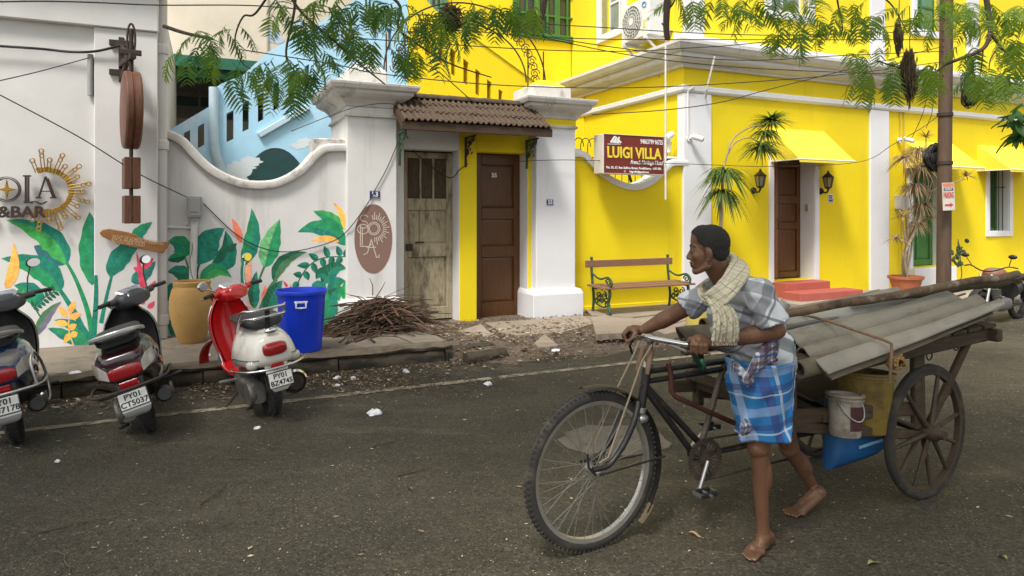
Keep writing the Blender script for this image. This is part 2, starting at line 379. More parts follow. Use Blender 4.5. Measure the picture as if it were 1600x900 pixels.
def slab(poly, z0, z1, seed, tilt=(0,0)):
    rr = random.Random(seed); cx = sum(p[0] for p in poly)/len(poly); cy = sum(p[1] for p in poly)/len(poly)
    mb = MB(); n = len(poly); P2 = []
    for i in range(n):
        a, b_ = poly[i], poly[(i+1) % n]
        for k in range(4): P2.append((a[0]+(b_[0]-a[0])*k/4+rr.uniform(-.012,.012), a[1]+(b_[1]-a[1])*k/4+rr.uniform(-.012,.012)))
    mb.prism(P2, 'z', z0, z1)
    mb.v = [(x, y, z+(x-cx)*tilt[0]+(y-cy)*tilt[1]) for x, y, z in mb.v]
    return mb.build('paving_slab', slab_m, ap, bevel=.006)
gs = lambda u, v, z=.08: ST(grd(u, v, z))[:2]
slab([gs(760,508),gs(905,497),gs(960,500),gs(880,520),gs(790,526)], .05, .105, 1, (0,.02))
slab([gs(715,520),gs(752,512),gs(768,526),gs(742,533)], .06, .11, 2, (.05,.02))
slab([gs(835,540,.05),gs(850,530,.05),gs(872,543,.05),gs(840,545,.05)], .03, .085, 3, (.04,.06))
slab([gs(912,487),gs(1075,474),gs(1110,486),gs(985,500),gs(925,497)], .06, .125, 4)
slab([gs(925,500),gs(990,503),gs(1085,492),gs(1100,500),gs(985,527),gs(930,530)], .055, .135, 5, (0,-.01))
slab([gs(1000,512),gs(1110,498),gs(1130,506),gs(1040,526)], .03, .12, 6, (.01,0))
for a, b_, s in (((706,549),(768,541),7), ((728,560),(790,551),8)):       # two lengths of broken kerb lying at the foot of the raised pavement
    p, q = ST(grd(*a, .05)), ST(grd(*b_, .05)); mb = MB(); rough_box(mb, 0, math.dist(p[:2], q[:2]), -.05, .06, -.06, .045, 6, .012, s)
    o = mb.build('kerb_stone', kerb_m, ap, smooth=60); o.location = (p[0], p[1], .05); o.rotation_euler = (0, 0, math.atan2(q[1]-p[1], q[0]-p[0]))
# ------------------------------------------------------------------ leaf litter, rubble and crumbs: uncountable bits
def bits(name, mats, items):
    mb = MB()
    for (p, l, wd, a, tilt, m) in items:
        c, s_ = math.cos(a), math.sin(a); x, y, z = p; b1 = random.uniform(-.3,.3)*l
        q = lambda i, j, k: (x+i*c-j*s_, y+i*s_+j*c, z+k)
        mb.add([q(-l/2,0,.002), q(0,-wd/2,tilt), q(l/2,b1,.003+tilt*.6), q(0,wd/2,.003+tilt*.3)], [(0,1,2,3)], m)
    return tag(mb.build(name, mats), kind='stuff')
lm = [M('dry_leaf_brown', (.12,.07,.035), .8, .3, 20), M('dry_leaf_tan', (.26,.18,.10), .8, .3, 20), M('pale_petal', (.50,.42,.30), .8, .2, 20), M('dark_leaf_bit', (.035,.025,.018), .85, .3, 20)]
rr = random.Random(11); it = []
def soil_h(t, d):
    h = max(0, min(1, (d+2.35)/1.1)); return .085*h*h*(3-2*h)
while len(it) < 6500:
    t, d = rr.uniform(-1.5, 4.2), rr.uniform(-2.4, -.05)
    dens = noise.noise(Vector((t*1.3, d*1.6, 5)))*.5+.45 + (.35 if -1.9 < d < -1.0 and t < 2.6 else 0) + (.2 if 1.0 < t < 2.4 and d > -.7 else 0)
    if rr.random() > dens: continue
    l = rr.uniform(.012, .05) if rr.random() < .8 else rr.uniform(.05,.08)
    it.append((SW(t, d, soil_h(t,d)+.012+rr.uniform(0,.012)), l, l*rr.uniform(.25,.6), rr.uniform(0,6.3), rr.uniform(0,.014), rr.choices([0,1,2,3],[5,4,1,4])[0]))
bits('leaf_litter', lm, it)
it = []
while len(it) < 8200:
    y = 1.6+rr.random()**1.4*8; x = rr.uniform(-1.0,1.0)*y*.85
    t, d, _ = ST((x,y,0))
    if d > -1.95 and t < KT or d > -2.3: continue
    dn = .35+.5*noise.noise(Vector((x*.9,y*.9,1)))+ (.55 if -3.3 < d < -2.1 else 0)
    if rr.random() > dn: continue
    l = rr.uniform(.004,.014) if rr.random() < .93 or y < 3 else rr.uniform(.014,.04)
    it.append(((x,y,.003), l, l*rr.uniform(.2,.55), rr.uniform(0,6.3), rr.uniform(0,.004), rr.choices([0,1,2,3],[2,5,5,1])[0]))
for _ in range(2600):     # swept against the kerb
    t = rr.uniform(-7,-1.3); d = -1.9-abs(rr.gauss(0,.24)); l = rr.uniform(.012,.055)
    it.append((SW(t,d,.006+rr.uniform(0,.012)), l, l*.4, rr.uniform(0,6.3), rr.uniform(0,.012), rr.choices([0,1,2,3],[5,3,1,4])[0]))
for _ in range(1300):     # drift beside the edge line
    q = grd(rr.gauss(580,85), rr.gauss(598,11)); l = rr.uniform(.012,.05)
    it.append((q+Vector((0,0,.004+rr.uniform(0,.012))), l, l*.35, rr.uniform(0,6.3), rr.uniform(0,.012), rr.choices([0,1,2,3],[5,3,1,4])[0]))
bits('road_crumbs', lm, it)
gm = [M('rubble_grey', (.2,.17,.14), .9, .3, 30), M('rubble_brown', (.16,.10,.07), .9, .3, 30)]
mb = MB()
for _ in range(420):
    t, d = rr.uniform(-1.5,3.6), rr.uniform(-2.2,-.15); r = rr.uniform(.006,.02) if rr.random() < .93 else rr.uniform(.02,.04)
    p = SW(t, d, soil_h(t,d)+r*.5); q = MB().ell((0,0,0), 1, None, 5, 3)
    q.v = [(p.x+x*r*rr.uniform(.7,1.2), p.y+y*r*rr.uniform(.7,1.2), p.z+z*r*.7) for x,y,z in q.v]; mb.merge(q, None, rr.randint(0,1))
tag(mb.build('rubble', gm), kind='stuff')
# ================================================================== CAFE BUILDING, MURAL WALL, GATEWAY
P = lambda u, v, d: (wt(u, d), wz(u, v, d))
# --- white cafe building on the left
DC = -.30
tR = wt(245, DC); zf = wz(240, 52, DC)
cafe = sthing('cafe_building', 'white limewashed cafe building with leaf mural at far left of the street', 'building', tR-3, DC, 0)
MB().box(tR-8, tR, DC, 5, 0, 4.1).build('wall', white_wall, cafe)
MB().box(wt(148,DC), tR+.012, DC-.045, DC+.02, PZ-.02, zf).build('pilaster', white_wall, cafe, bevel=.008)
MB().box(tR-8, tR+.02, DC-.075, DC+.02, zf+.001, 4.1).build('frieze', white_wall, cafe, bevel=.01)
mb = MB(); prof = [(.09,3.86),(.13,3.90),(.13,3.95),(.22,4.02),(.26,4.06),(.26,4.16),(0,4.16),(0,3.86)]
mb.loft([[(x, DC-.0-o_, z) for o_, z in prof] for x in (tR-8, tR+.12)]); mb.build('cornice', white_wall, cafe, bevel=.006)
# rainwater pipe standing between cafe and boundary wall
tp = wt(252, -.2)
dp = sthing('drainpipe', 'thick white painted drainpipe between the cafe and the mural wall', 'pipe', tp, -.2, PZ)
mb = MB().lathe([(.06,0),(.06,3.85)], 16, (tp,-.2,PZ), caps=True); mb.build('pipe', pvc, dp, smooth=40)
for v in (78, 227, 500):
    z = wz(252, v, -.2); mb = MB().lathe([(.06,-.055),(.076,-.045),(.078,.035),(.07,.05),(.06,.06)], 16, (tp,-.2,z), caps=True); mb.build('collar', pvc, dp, smooth=40)
MB().tube([SP for SP in [(tp-.09,-.22,z) for z in (PZ+.1, 1, 2, 3, 3.5)]], .012, 6, 0).build('side_cable', M('grey_cable', (.2,.18,.17), .7, .1), dp, smooth=60)
# --- boundary wall with scooped top
DM = -.08
top = [P(u, v, DM) for u, v in ((254,209),(268,212),(285,221),(300,237),(322,259),(345,274),(372,285),(398,289),(428,287),(455,276),(475,262),(492,243),(506,233),(522,231),(545,231))]
bw = sthing('boundary_wall', 'white scooped boundary wall painted with green tropical leaves beside the pillar', 'wall', wt(400,DM), DM, 0)
poly = [(top[0][0],0)] + top + [(top[-1][0],0)]
MB().prism(poly, 'y', DM, DM+.24).build('wall', white_wall, bw)
def sweep_xz(path, prof):     # path in (t,z), profile in (d, outward)
    rings = []
    for i, (t, z) in enumerate(path):
        a, b_ = path[max(i-1,0)], path[min(i+1,len(path)-1)]; dx, dz = b_[0]-a[0], b_[1]-a[1]; l = math.hypot(dx,dz); nx, nz = -dz/l, dx/l
        rings.append([(t+nx*o_, d, z+nz*o_) for d, o_ in prof])
    return MB().loft(rings)
cp = [(DM-.055,-.045),(DM-.065,-.01),(DM-.055,.03),(DM-.02,.05),(DM+.26,.05),(DM+.30,.02),(DM+.30,-.045)]
def smooth_path(p, k=4):
    out = []
    for i in range(len(p)-1):
        p0, p1, p2, p3 = p[max(i-1,0)], p[i], p[i+1], p[min(i+2,len(p)-1)]
        for j in range(k):
            s = j/k; out.append(tuple(.5*((2*p1[c])+(-p0[c]+p2[c])*s+(2*p0[c]-5*p1[c]+4*p2[c]-p3[c])*s*s+(-p0[c]+3*p1[c]-3*p2[c]+p3[c])*s**3) for c in range(len(p1))))
    return out+[tuple(p[-1])]
sweep_xz(smooth_path(top), cp).build('coping', coping_m, bw, smooth=35)
MB().box(wt(490,DM), wt(543,DM), DM+.02, DM+.4, wz(515,233,DM)-.1, wz(515,216,DM)).build('coping_step', coping_m, bw, bevel=.012)
# --- gate pillars
def square_rings(mb, t0, t1, d0, d1, prof, m=0):
    mb.loft([[(t0-o_,d0-o_,z),(t1+o_,d0-o_,z),(t1+o_,d1+o_,z),(t0-o_,d1+o_,z)] for o_, z in prof], m=m)
ZC = 3.10
def pillar(u0, u1, dep, label, m_sh, m_tr, m_cap, m_fin, band, group):
    d0 = -.17; t0, t1 = wt(u0,d0), wt(u1,d0); pr = sthing('gate_pillar', label, 'gate pillar', (t0+t1)/2, d0, 0, group)
    MB().box(t0, t1, d0, d0+dep, 0, ZC-.25).build('shaft', m_sh, pr, bevel=.012, seg=2)
    mb = MB(); square_rings(mb, t0, t1, d0, d0+dep, [(.085,0),(.085,.40),(.07,.44),(.055,.46),(.0,.475)]); mb.build('plinth', m_sh, pr, bevel=.008)
    if band: MB().box(t0-.006, t1+.006, d0-.006, d0+dep, 2.75, ZC-.24).build('neck_band', yellow, pr)
    mb = MB(); square_rings(mb, t0, t1, d0, d0+dep, [(.0,2.70),(.03,2.715),(.03,2.74),(0,2.755)]); mb.build('necking', m_tr, pr)
    mb = MB(); square_rings(mb, t0, t1, d0, d0+dep, [(.0,ZC-.27),(.02,ZC-.265),(.035,ZC-.23),(.07,ZC-.19),(.13,ZC-.155),(.17,ZC-.12),(.175,ZC-.085),(.215,ZC-.075),(.235,ZC-.03),(.24,ZC),(-.05,ZC+.012)]); mb.build('capital', m_tr, pr, bevel=.004)
    return pr, t0, t1, d0
pl, t0, t1, d0 = pillar(542, 620, 1.15, 'grey white gate pillar with brown oval emblem beside the weathered door', white_wall, white_trim, None, None, False, 'masonry gate pillars')
mb = MB(); square_rings(mb, t0+.0, t1-.08, d0+.05, d0+1.0, [(-.02,ZC+.005),(-.02,ZC+.2),(-.06,ZC+.24),(-.21,ZC+.36),(-.23,ZC+.36)]); mb.build('finial_block', white_trim, pl, bevel=.015)
# brown oval emblem painted on the pillar, with lettering
dE = -.17-.004; ec = P(583.5, 373, -.17); ex = (wt(613,-.17)-wt(554,-.17))/2; ez = (wz(583,319,-.17)-wz(583,427,-.17))/2
em = MB().prism([(ec[0]+ex*math.cos(2*math.pi*i/48), ec[1]+ez*math.sin(2*math.pi*i/48)) for i in range(48)], 'y', dE, dE+.003).build('oval_emblem', paint_brn, pl)
def strokes(name, mat, parent, d, lines, w, loc=None):    # flat painted strokes on a wall plane; lines hold pixel points
    mb = MB()
    for k, ln in enumerate(lines):
        pts = [P(u, v, d) for u, v in ln]
        for a, b_ in zip(pts, pts[1:]):
            dx, dz = b_[0]-a[0], b_[1]-a[1]; l = math.hypot(dx,dz) or 1e-6; nx, nz = -dz/l*w/2, dx/l*w/2; y = d-.0052-.0002*k
            ex_, ez_ = dx/l*w*.3, dz/l*w*.3
            mb.add([(a[0]-nx-ex_,y,a[1]-nz-ez_),(b_[0]-nx+ex_,y,b_[1]-nz+ez_),(b_[0]+nx+ex_,y,b_[1]+nz+ez_),(a[0]+nx-ex_,y,a[1]+nz-ez_)], [(0,1,2,3)])
    return mb.build(name, mat, parent, loc=loc)
arc = lambda cx, cy, rx, ry, a0, a1, n=14: [(cx+rx*math.cos(R(a0+(a1-a0)*i/n)), cy-ry*math.sin(R(a0+(a1-a0)*i/n))) for i in range(n+1)]
S_ = arc(569,341,6,5,20,230)+arc(568,351,6.5,5.5,70,-160)
em_lines = [S_, arc(584,357,9.5,10,0,360,20), arc(584,357,7,7.5,0,360,20), arc(567,358,8.5,7.5,0,360,18), [(563,352),(563,385),(577,385),(580,381)], [(566,355),(566,383)],
            [(568,398),(574,395),(580,374),(588,402),(592,402),(592,398)], [(573,387),(587,386)]]
for i in range(19):
    a = R(100-i*10.5); r0, r1 = 13.5, (23 if i % 2 else 19); em_lines.append([(585+r0*math.cos(a), 357-r0*1.05*math.sin(a)), (585+r1*math.cos(a), 357-r1*1.1*math.sin(a))])
strokes('emblem_lettering', M('cream_emblem_lines', (.62,.52,.45), .85, .03), em, -.17, em_lines, .011)
def plaque(u, v, w_, h_, d, txt, label):
    t, z = P(u, v, d); o = sthing('number_plaque', label, 'number plaque', t, d, z, 'blue house number plaques')
    MB().box(t-w_/2, t+w_/2, d-.012, d-.001, z-h_/2, z+h_/2).build('plate', plaque_m, o, bevel=.002)
    yy = d-.0135
    for a in ((t-w_/2+.004, t+w_/2-.004, z+h_/2-.008, z+h_/2-.004), (t-w_/2+.004, t+w_/2-.004, z-h_/2+.004, z-h_/2+.008)): MB().box(a[0],a[1],yy,yy+.002,a[2],a[3]).build('border', white_let, o)
    text(txt, h_*.85, white_let, o, (t, d-.013, z), bold=.002)
plaque(585.5, 304, .125, .098, -.17, '53', 'small blue number plaque reading 53 above the oval emblem')
# --- gateway wall with two doors
g = sthing('gateway', 'gateway wall with weathered door and brown door between two pillars', 'gateway', wt(730,0), 0, 0)
u_t = lambda u, d=0: wt(u, d)
a0, a1, a2, a3, a4, a5 = u_t(612), u_t(631), u_t(718), u_t(745), u_t(825), u_t(845)
ZL, ZT = 2.36, 2.98
MB().box(a0, a1, 0, .3, 0, ZT).build('jamb', white_wall, g)
MB().box(a1, a2-.004, .002, .3, ZL, ZT).build('lintel', white_wall, g)
MB().box(a2, a3, -.004, .3, 0, ZT).build('pier', yellow, g, bevel=.008)
MB().box(a2-.006, a2-.0, .004, .298, 0, ZL).build('reveal', white_wall, g)
MB().box(a3, a4, -.002, .3, ZL, ZT).build('lintel', yellow, g)
MB().box(a4, a5, -.004, .3, 0, ZT).build('pier', yellow, g, bevel=.008)
MB().box(a4-.006, a4, .004, .298, 0, ZL).build('reveal', white_clean, g)
MB().box(a1, a2, .3, .36, 0, ZT).build('backing', dark_int, g); MB().box(a3, a4, .3, .36, 0, ZT).build('backing', dark_int, g)
MB().box(a3, a4-.007, -.02, .28, 0, .062).build('threshold', slab_m, g, bevel=.006)
MB().box(a1, a2-.007, -.02, .28, 0, .075).build('threshold', kerb_m, g, bevel=.008)
# weathered door leaf
def door(x0, x1, z0, z1, y, panels, m_fr, m_pan, parent, nm='door', stile=.10):
    w_ = x1-x0; h_ = z1-z0; mb = MB()
    mb.box(x0, x0+stile, y, y+.045, z0, z1); mb.box(x1-stile, x1, y, y+.045, z0, z1)
    zs = sorted(set([z0, z1]+[z0+h_*k for p_ in panels for k in p_[2:4]]))
    rows = sorted(set((p_[2], p_[3]) for p_ in panels)); prev = z0
    for lo, hi in rows:
        mb.box(x0+stile, x1-stile, y+.002, y+.045, prev, z0+h_*lo); prev = z0+h_*hi
    mb.box(x0+stile, x1-stile, y+.002, y+.045, prev, z1)
    iw = w_-2*stile; dr = mb.build(nm, m_fr, parent, bevel=.006)
    for (fa, fb, lo, hi, inset) in panels:
        p_ = MB(); xa, xb = x0+stile+iw*fa, x0+stile+iw*fb; za, zb = z0+h_*lo, z0+h_*hi; e = min(.035,(xb-xa)*.2)
        p_.loft([[(xa,y+.02,za),(xb,y+.02,za),(xb,y+.02,zb),(xa,y+.02,zb)],[(xa,y+inset,za),(xb,y+inset,za),(xb,y+inset,zb),(xa,y+inset,zb)][:4],[(xa+e,y+inset-.008,za+e),(xb-e,y+inset-.008,za+e),(xb-e,y+inset-.008,zb-e),(xa+e,y+inset-.008,zb-e)]], caps=False)
        p_.add([(xa+e,y+inset-.008,za+e),(xb-e,y+inset-.008,za+e),(xb-e,y+inset-.008,zb-e),(xa+e,y+inset-.008,zb-e)], [(0,1,2,3)])
        p_.build('panel', m_pan, dr)
    ms = [(p_[0], p_[2], p_[3]) for p_ in panels if p_[0] > 0]
    for fa, lo, hi in ms: MB().box(x0+stile+iw*fa-.012, x0+stile+iw*fa+.012, y+.004, y+.045, z0+h_*lo, z0+h_*hi).build('muntin', m_fr, dr)
    return dr
y_d = .26
od = door(wt(627,y_d), wt(707,y_d), .09, ZL-.02, y_d, [(0,.33,.725,.965,.03),(.33,.66,.725,.965,.03),(.66,1,.725,.965,.03),(0,.34,.455,.655,.028),(.34,1,.455,.655,.026),(0,1,.075,.375,.026)], wood_old, wood_olddk, g, 'weathered_door', .085)
for p_, m_ in zip([c for c in od.children if c.name.startswith('panel')], [wood_olddk, wood_olddk, wood_olddk, wood_old, wood_old, wood_old]): p_.data.materials[0] = m_
tag(od, 'weathered grey wooden door with patched panels')
mb = MB(); zc_ = wz(670,384,y_d); tc_ = wt(634,y_d); mb.box(tc_, tc_+.09, y_d-.02, y_d, zc_-.06, zc_+.03); mb.tube([(wt(648,y_d), y_d-.02, zc_+.05),(wt(662,y_d), y_d-.02, zc_+.05)], .012, 6); mb.build('bolt', iron, od, bevel=.004)
nd_ = door(wt(742,y_d), wt(813,y_d), .068, ZL-.01, y_d, [(0,1,.67,.935,.03),(0,1,.435,.60,.03),(0,1,.09,.365,.03)], wood_br, wood_br, g, 'brown_door', .10)
text('55', .085, white_let, nd_, (wt(772,y_d), y_d-.003, wz(772,274,y_d)), bold=.002)
# --- second pillar
p2_, t0, t1, d0 = pillar(838, 899, .75, 'clean white gate pillar with yellow neck band right of the brown door', white_clean, white_trim, None, None, True, 'masonry gate pillars')
mb = MB(); square_rings(mb, t0-.03, t1-.05, d0+.03, d0+.7, [(-.0,ZC+.005),(-.0,ZC+.2)]); mb.build('finial_block', white_trim, p2_, bevel=.012)
mb = MB(); square_rings(mb, t0-.03, t1-.05, d0+.03, d0+.7, [(-.04,ZC+.2),(-.07,ZC+.225),(-.20,ZC+.31),(-.22,ZC+.315)]); mb.build('finial_cap', yellow_up, p2_, bevel=.01)
plaque(859, 316, .10, .085, -.17, '55', 'small blue number plaque reading 55 on the clean white pillar')
# --- tiled porch roof over both doors
x0, x1 = wt(622,-.35), wt(852,-.45); zr, ze, dr_, de = 2.985, 2.60, -.02, -.62
pr = sthing('porch_roof', 'small brown clay tiled porch roof over the two gate doors', 'porch roof', (x0+x1)/2, -.3, ze)
nc = 13; tw = (x1-x0)/nc
def tile_mesh(tw, L):
    mb = MB(); k = 12; pr_ = []
    for i in range(k+1):
        x = tw*i/k; ph = (x/tw*2) % 1
        pr_.append((x, .030*max(0, math.sin(math.pi*min(1,ph/.62)))**1.1 + (.006 if i in (0,k) else 0)))
    top = [[(x, 0, h+.012) for x, h in pr_], [(x, L, h+.004) for x, h in pr_]]
    bot = [[(x, 0, h-.006) for x, h in pr_], [(x, L, h-.008) for x, h in pr_]]
    n = k+1; vs = top[0]+top[1]+bot[0]+bot[1]; fs = []
    for i in range(k):
        fs += [(i, i+1, n+i+1, n+i), (2*n+i, 3*n+i, 3*n+i+1, 2*n+i+1), (i, 2*n+i, 2*n+i+1, i+1)]
    fs += [(0, n, 3*n, 2*n), (k, 2*n+k, 3*n+k, n+k)]
    return mb.add(vs, fs)
proto = None; sl = math.hypot(dr_-de, zr-ze); ang = math.atan2(zr-ze, dr_-de); rows = 3; off = Vector(OFF[pr.name]); rr = random.Random(2)
for r_ in range(rows):
    for c_ in range(nc):
        if proto is None: o = proto = tile_mesh(tw*.985, sl/rows+.06).build('tile', tile_m, pr, smooth=40)
        else: o = proto.copy(); COL.objects.link(o)
        s_ = r_*sl/rows - .02
        o.location = Vector((x0+c_*tw, de+s_*math.cos(ang), ze+.045+s_*math.sin(ang)+.002*r_)) + off + Vector((rr.uniform(-.004,.004), rr.uniform(-.006,.006), rr.uniform(-.004,.004)))
        o.rotation_euler = (ang+rr.uniform(-.015,.015)-.02, rr.uniform(-.01,.01), rr.uniform(-.015,.015))
for c_ in range(8):
    a = x0+(x1-x0)*c_/8; mb = MB(); mb.loft([[(a+q*((x1-x0)/8+.02), dr_-.05+.07*math.cos(R(th)), zr+.03+.055*math.sin(R(th))-.004*q) for th in range(-10,191,20)] for q in (0,1)], closed=False); mb.build('ridge_tile', tile_m, pr, smooth=50)
dkw = M('dark_fascia_wood', (.06,.032,.016), .75, .3, 5, .2, 40, stretch=(1,12,12))
MB().box(x0-.03, x1+.02, de-.0, de+.03, ze-.075, ze+.03).build('fascia', dkw, pr, bevel=.005)
mb = MB(); mb.add([(x0-.02,de+.032,ze-.01),(x1,de+.032,ze-.01),(x1,dr_,zr-.05),(x0-.02,dr_,zr-.05)],[(0,1,2,3)]); mb.add([(x0-.02,de+.032,ze+.02),(x1,de+.032,ze+.02),(x1,dr_,zr-.02),(x0-.02,dr_,zr-.02)],[(3,2,1,0)]); mb.build('underside_boarding', dkw, pr)
for xx in (x0+.01, x1-.03): mb = MB().bar((xx,de+.02,ze-.02),(xx,dr_,zr-.05),.05,.09); mb.build('barge_board', dkw, pr)
# scrolled iron brackets
def spiral(c, r0, r1, a0, turns, n=22): return [(c[0]+(r0+(r1-r0)*i/n)*math.cos(R(a0)+turns*2*math.pi*i/n), c[1]+(r0+(r1-r0)*i/n)*math.sin(R(a0)+turns*2*math.pi*i/n)) for i in range(n+1)]
for u, m_ in ((626, iron_green), (732, iron), (828, iron_green)):
    t = wt(u, -.12) if u != 626 else wt(624,-.19); yb = -.19 if u == 626 else -.012; mb = MB(); h_ = .42 if u == 626 else .40; zb = ze-.06; wd = .36 if u != 626 else .30
    mb.box(t-.014, t+.014, yb-.014, yb, zb-h_, zb); mb.box(t-.012, t+.012, yb-wd, yb-.014, zb-.02, zb)
    crv = [(yb-.01-wd*.95*(i/14)**1.6, zb-h_+.02+(h_-.03)*(i/14)**.65) for i in range(15)]
    mb.tube([(t,)+q for q in crv], .009, 6)
    for c_, r_, a_, tn in (((yb-.085,zb-.09),.07,0,1.6),((yb-.20,zb-.075),.055,90,1.6),((yb-.07,zb-.215),.05,200,-1.5),((yb-.29,zb-.06),.035,60,1.3)):
        mb.tube([(t,)+q for q in spiral(c_, r_, .012, a_, tn)], .0075, 5)
    for q in range(5): mb.ell((t, yb-.03-.05*q, zb-.13-.05*abs(2-q)), (.006,.03,.018), (R(40*q),0,0), 6, 4)
    mb.build('bracket', m_, pr, smooth=40)
# --- wrought iron arch between the pillars
ta, tb, dA = wt(600,.25), wt(852,.25), .25; cx = (ta+tb)/2; hw = (tb-ta)/2; zb = 3.42; hh = 1.02
ar = sthing('iron_arch', 'rusty wrought iron scroll arch spanning the two gate pillars', 'iron arch', cx, dA, zb)
el = lambda s, k: (cx+k*hw*math.cos(s), dA, zb-.02+(hh-(1-k)*hw*.9)*math.sin(s))
for k in (1, .74): MB().tube([el(math.pi*i/40, k) for i in range(41)], .011, 6).build('arch_bar', iron, ar, smooth=50)
for i in range(15):
    s = math.pi*(i+.5)/15; c = el(s, .87); rad = .105; mb = MB()
    for sg in (1, -1):
        cc = el(s+sg*.05, .87); mb.tube([(x, dA, z) for x, z in spiral((cc[0], cc[2]), rad*.75, .02, math.degrees(s)+(0 if sg > 0 else 180), 1.5*sg, 18)], .007, 5)
    mb.build('scroll', iron, ar, smooth=50)
for k in (0, 1):
    tt = (ta, tb)[k]; mb = MB()
    for q in (.03, .28): mb.tube([(tt+(q if k == 0 else -q), dA, zb-.12), (tt+(q if k == 0 else -q), dA, zb+.45)], .01, 6)
    mb.build('upright', iron, ar)
# ================================================================== MURAL (flat paint, laid as thin sheets on the plaster)
def pm(name, c, v=.30): return M('mural_'+name, tuple(x*1.55 for x in c) if 'vein' not in name else c, .85, v, 16, .12, 60)
G1 = pm('green', (.012,.20,.075)); G2 = pm('teal', (.008,.155,.105)); G3 = pm('bright_green', (.04,.28,.06)); G4 = pm('dark_green', (.008,.085,.045)); G5 = pm('blue_teal', (.02,.11,.12)); G6 = pm('pale_green', (.12,.36,.14)); G7 = pm('olive_green', (.05,.14,.06))
VEIN = pm('vein_green', (.05,.29,.17)); OR = pm('orange', (.70,.34,.07)); CO = pm('coral', (.62,.16,.09)); PI = pm('pink', (.55,.05,.10)); GR = pm('violet_grey', (.13,.12,.17)); PE = pm('peach', (.66,.30,.18))
lay = [0]
def mleaf(par, d, base, ctrl, tip, wd, ca, cb=None, vein=True, wav=.06, shape=.75, name='mural_leaf', wb=None):
    """leaf painted between pixel points base and tip; wd, wb half widths in pixels on either side of the midrib"""
    lay[0] += 1; y = d - .0008 - .00009*(lay[0] % 24); n = 18; rows = []; wb = wb or wd
    bz = lambda s: tuple((1-s)**2*base[k]+2*s*(1-s)*ctrl[k]+s*s*tip[k] for k in (0,1))
    mb = MB(); L = []; Rr = []; C = []
    for i in range(n+1):
        s = i/n; p = bz(s); q = bz(min(1, s+.01)); o_ = bz(max(0, s-.01)); dx, dy = q[0]-o_[0], q[1]-o_[1]; l = math.hypot(dx,dy); nx, ny = -dy/l, dx/l
        pr_ = (math.sin(math.pi*s**shape))**.85 if 0 < s < 1 else 0
        wv = 1+wav*math.sin(s*26+base[0]); wv2 = 1+wav*math.sin(s*23+tip[0])
        C.append(p); L.append((p[0]+nx*wd*pr_*wv, p[1]+ny*wd*pr_*wv)); Rr.append((p[0]-nx*wb*pr_*wv2, p[1]-ny*wb*pr_*wv2))
    P3 = lambda q, e=0: (wt(q[0], d), y-e*.3, wz(q[0], q[1], d))
    for side, m_ in ((L, 0), (Rr, 1)):
        vs = [P3(p) for p in C]+[P3(p) for p in side]; mb.add(vs, [(i, i+1, n+1+i+1, n+1+i) for i in range(n)], m_)
    if vein:
        def ln(a, b_, w0, w1):
            dx, dy = b_[0]-a[0], b_[1]-a[1]; l = math.hypot(dx,dy) or 1; nx, ny = -dy/l, dx/l
            mb.add([P3((a[0]-nx*w0,a[1]-ny*w0),.00015),P3((b_[0]-nx*w1,b_[1]-ny*w1),.00015),P3((b_[0]+nx*w1,b_[1]+ny*w1),.00015),P3((a[0]+nx*w0,a[1]+ny*w0),.00015)],[(0,1,2,3)],2)
        for i in range(0, n): ln(C[i], C[i+1], .55, .5)
        if wd > 8:
            for i in range(2, n-3, 2):
                for sd_ in (L, Rr):
                    j = min(n, i+2); e = sd_[j]; ln(C[i], (C[i][0]+(e[0]-C[i][0])*.86, C[i][1]+(e[1]-C[i][1])*.86), .45, .15)
    return mb.build(name, [ca, cb or ca, VEIN], par)
def mstem(par, d, pts, w_, c, name='mural_stem'):
    lay[0] += 1; y = d-.0008-.00009*(lay[0] % 24); q = smooth_path(pts, 6); mb = MB(); rows = []
    for i, p in enumerate(q):
        a, b_ = q[max(i-1,0)], q[min(i+1,len(q)-1)]; dx, dy = b_[0]-a[0], b_[1]-a[1]; l = math.hypot(dx,dy) or 1; ww = w_[0]+(w_[1]-w_[0])*i/(len(q)-1)
        rows += [(p[0]-dy/l*ww, p[1]+dx/l*ww), (p[0]+dy/l*ww, p[1]-dx/l*ww)]
    mb.add([(wt(a, d), y, wz(a, b_, d)) for a, b_ in rows], [(2*i, 2*i+1, 2*i+3, 2*i+2) for i in range(len(q)-1)])
    return mb.build(name, c, par)
cd, bd = DC, DM; cdp = DC-.045
# on the cafe wall
mstem(cafe, cdp, [(145,545),(150,470),(150,430)], (5,2.5), G2)
mstem(cafe, cd, [(147,545),(138,490),(120,440),(103,408)], (5,2), G1); mstem(cafe, cd, [(142,545),(122,498),(105,470),(93,452)], (5,3), G2)
mleaf(cafe, cd, (104,412), (70,395), (53,384), 13, G5, G5, vein=False); mleaf(cafe, cd, (104,414), (96,356), (10,344), 15, G2, G3, wb=22, wav=.08)
mleaf(cafe, cd, (94,456), (78,408), (2,404), 19, G2, G1, wb=19); mleaf(cafe, cd, (144,446), (144,390), (140,331), 21, G2, G1, wb=20, shape=.85)
mstem(cafe, cdp, [(158,505),(165,470),(176,425)], (3.5,2), G2); mleaf(cafe, cdp, (171,432), (185,392), (225,372), 16, G2, G2, wb=15); mleaf(cafe, cdp, (206,376), (218,360), (238,347), 9, G2, G1)
mleaf(cafe, cdp, (205,440), (225,432), (243,408), 11, G5, G2)
for a, c_, b_, w_ in (((228,470),(222,440),(213,392),5),((222,420),(232,412),(240,403),5),((220,425),(214,420),(208,418),4),((228,455),(238,450),(243,438),5),((226,475),(216,465),(214,455),6),((230,480),(238,478),(241,470),4)): mleaf(cafe, cdp, a, c_, b_, w_, PI, PI, vein=False, wav=0)
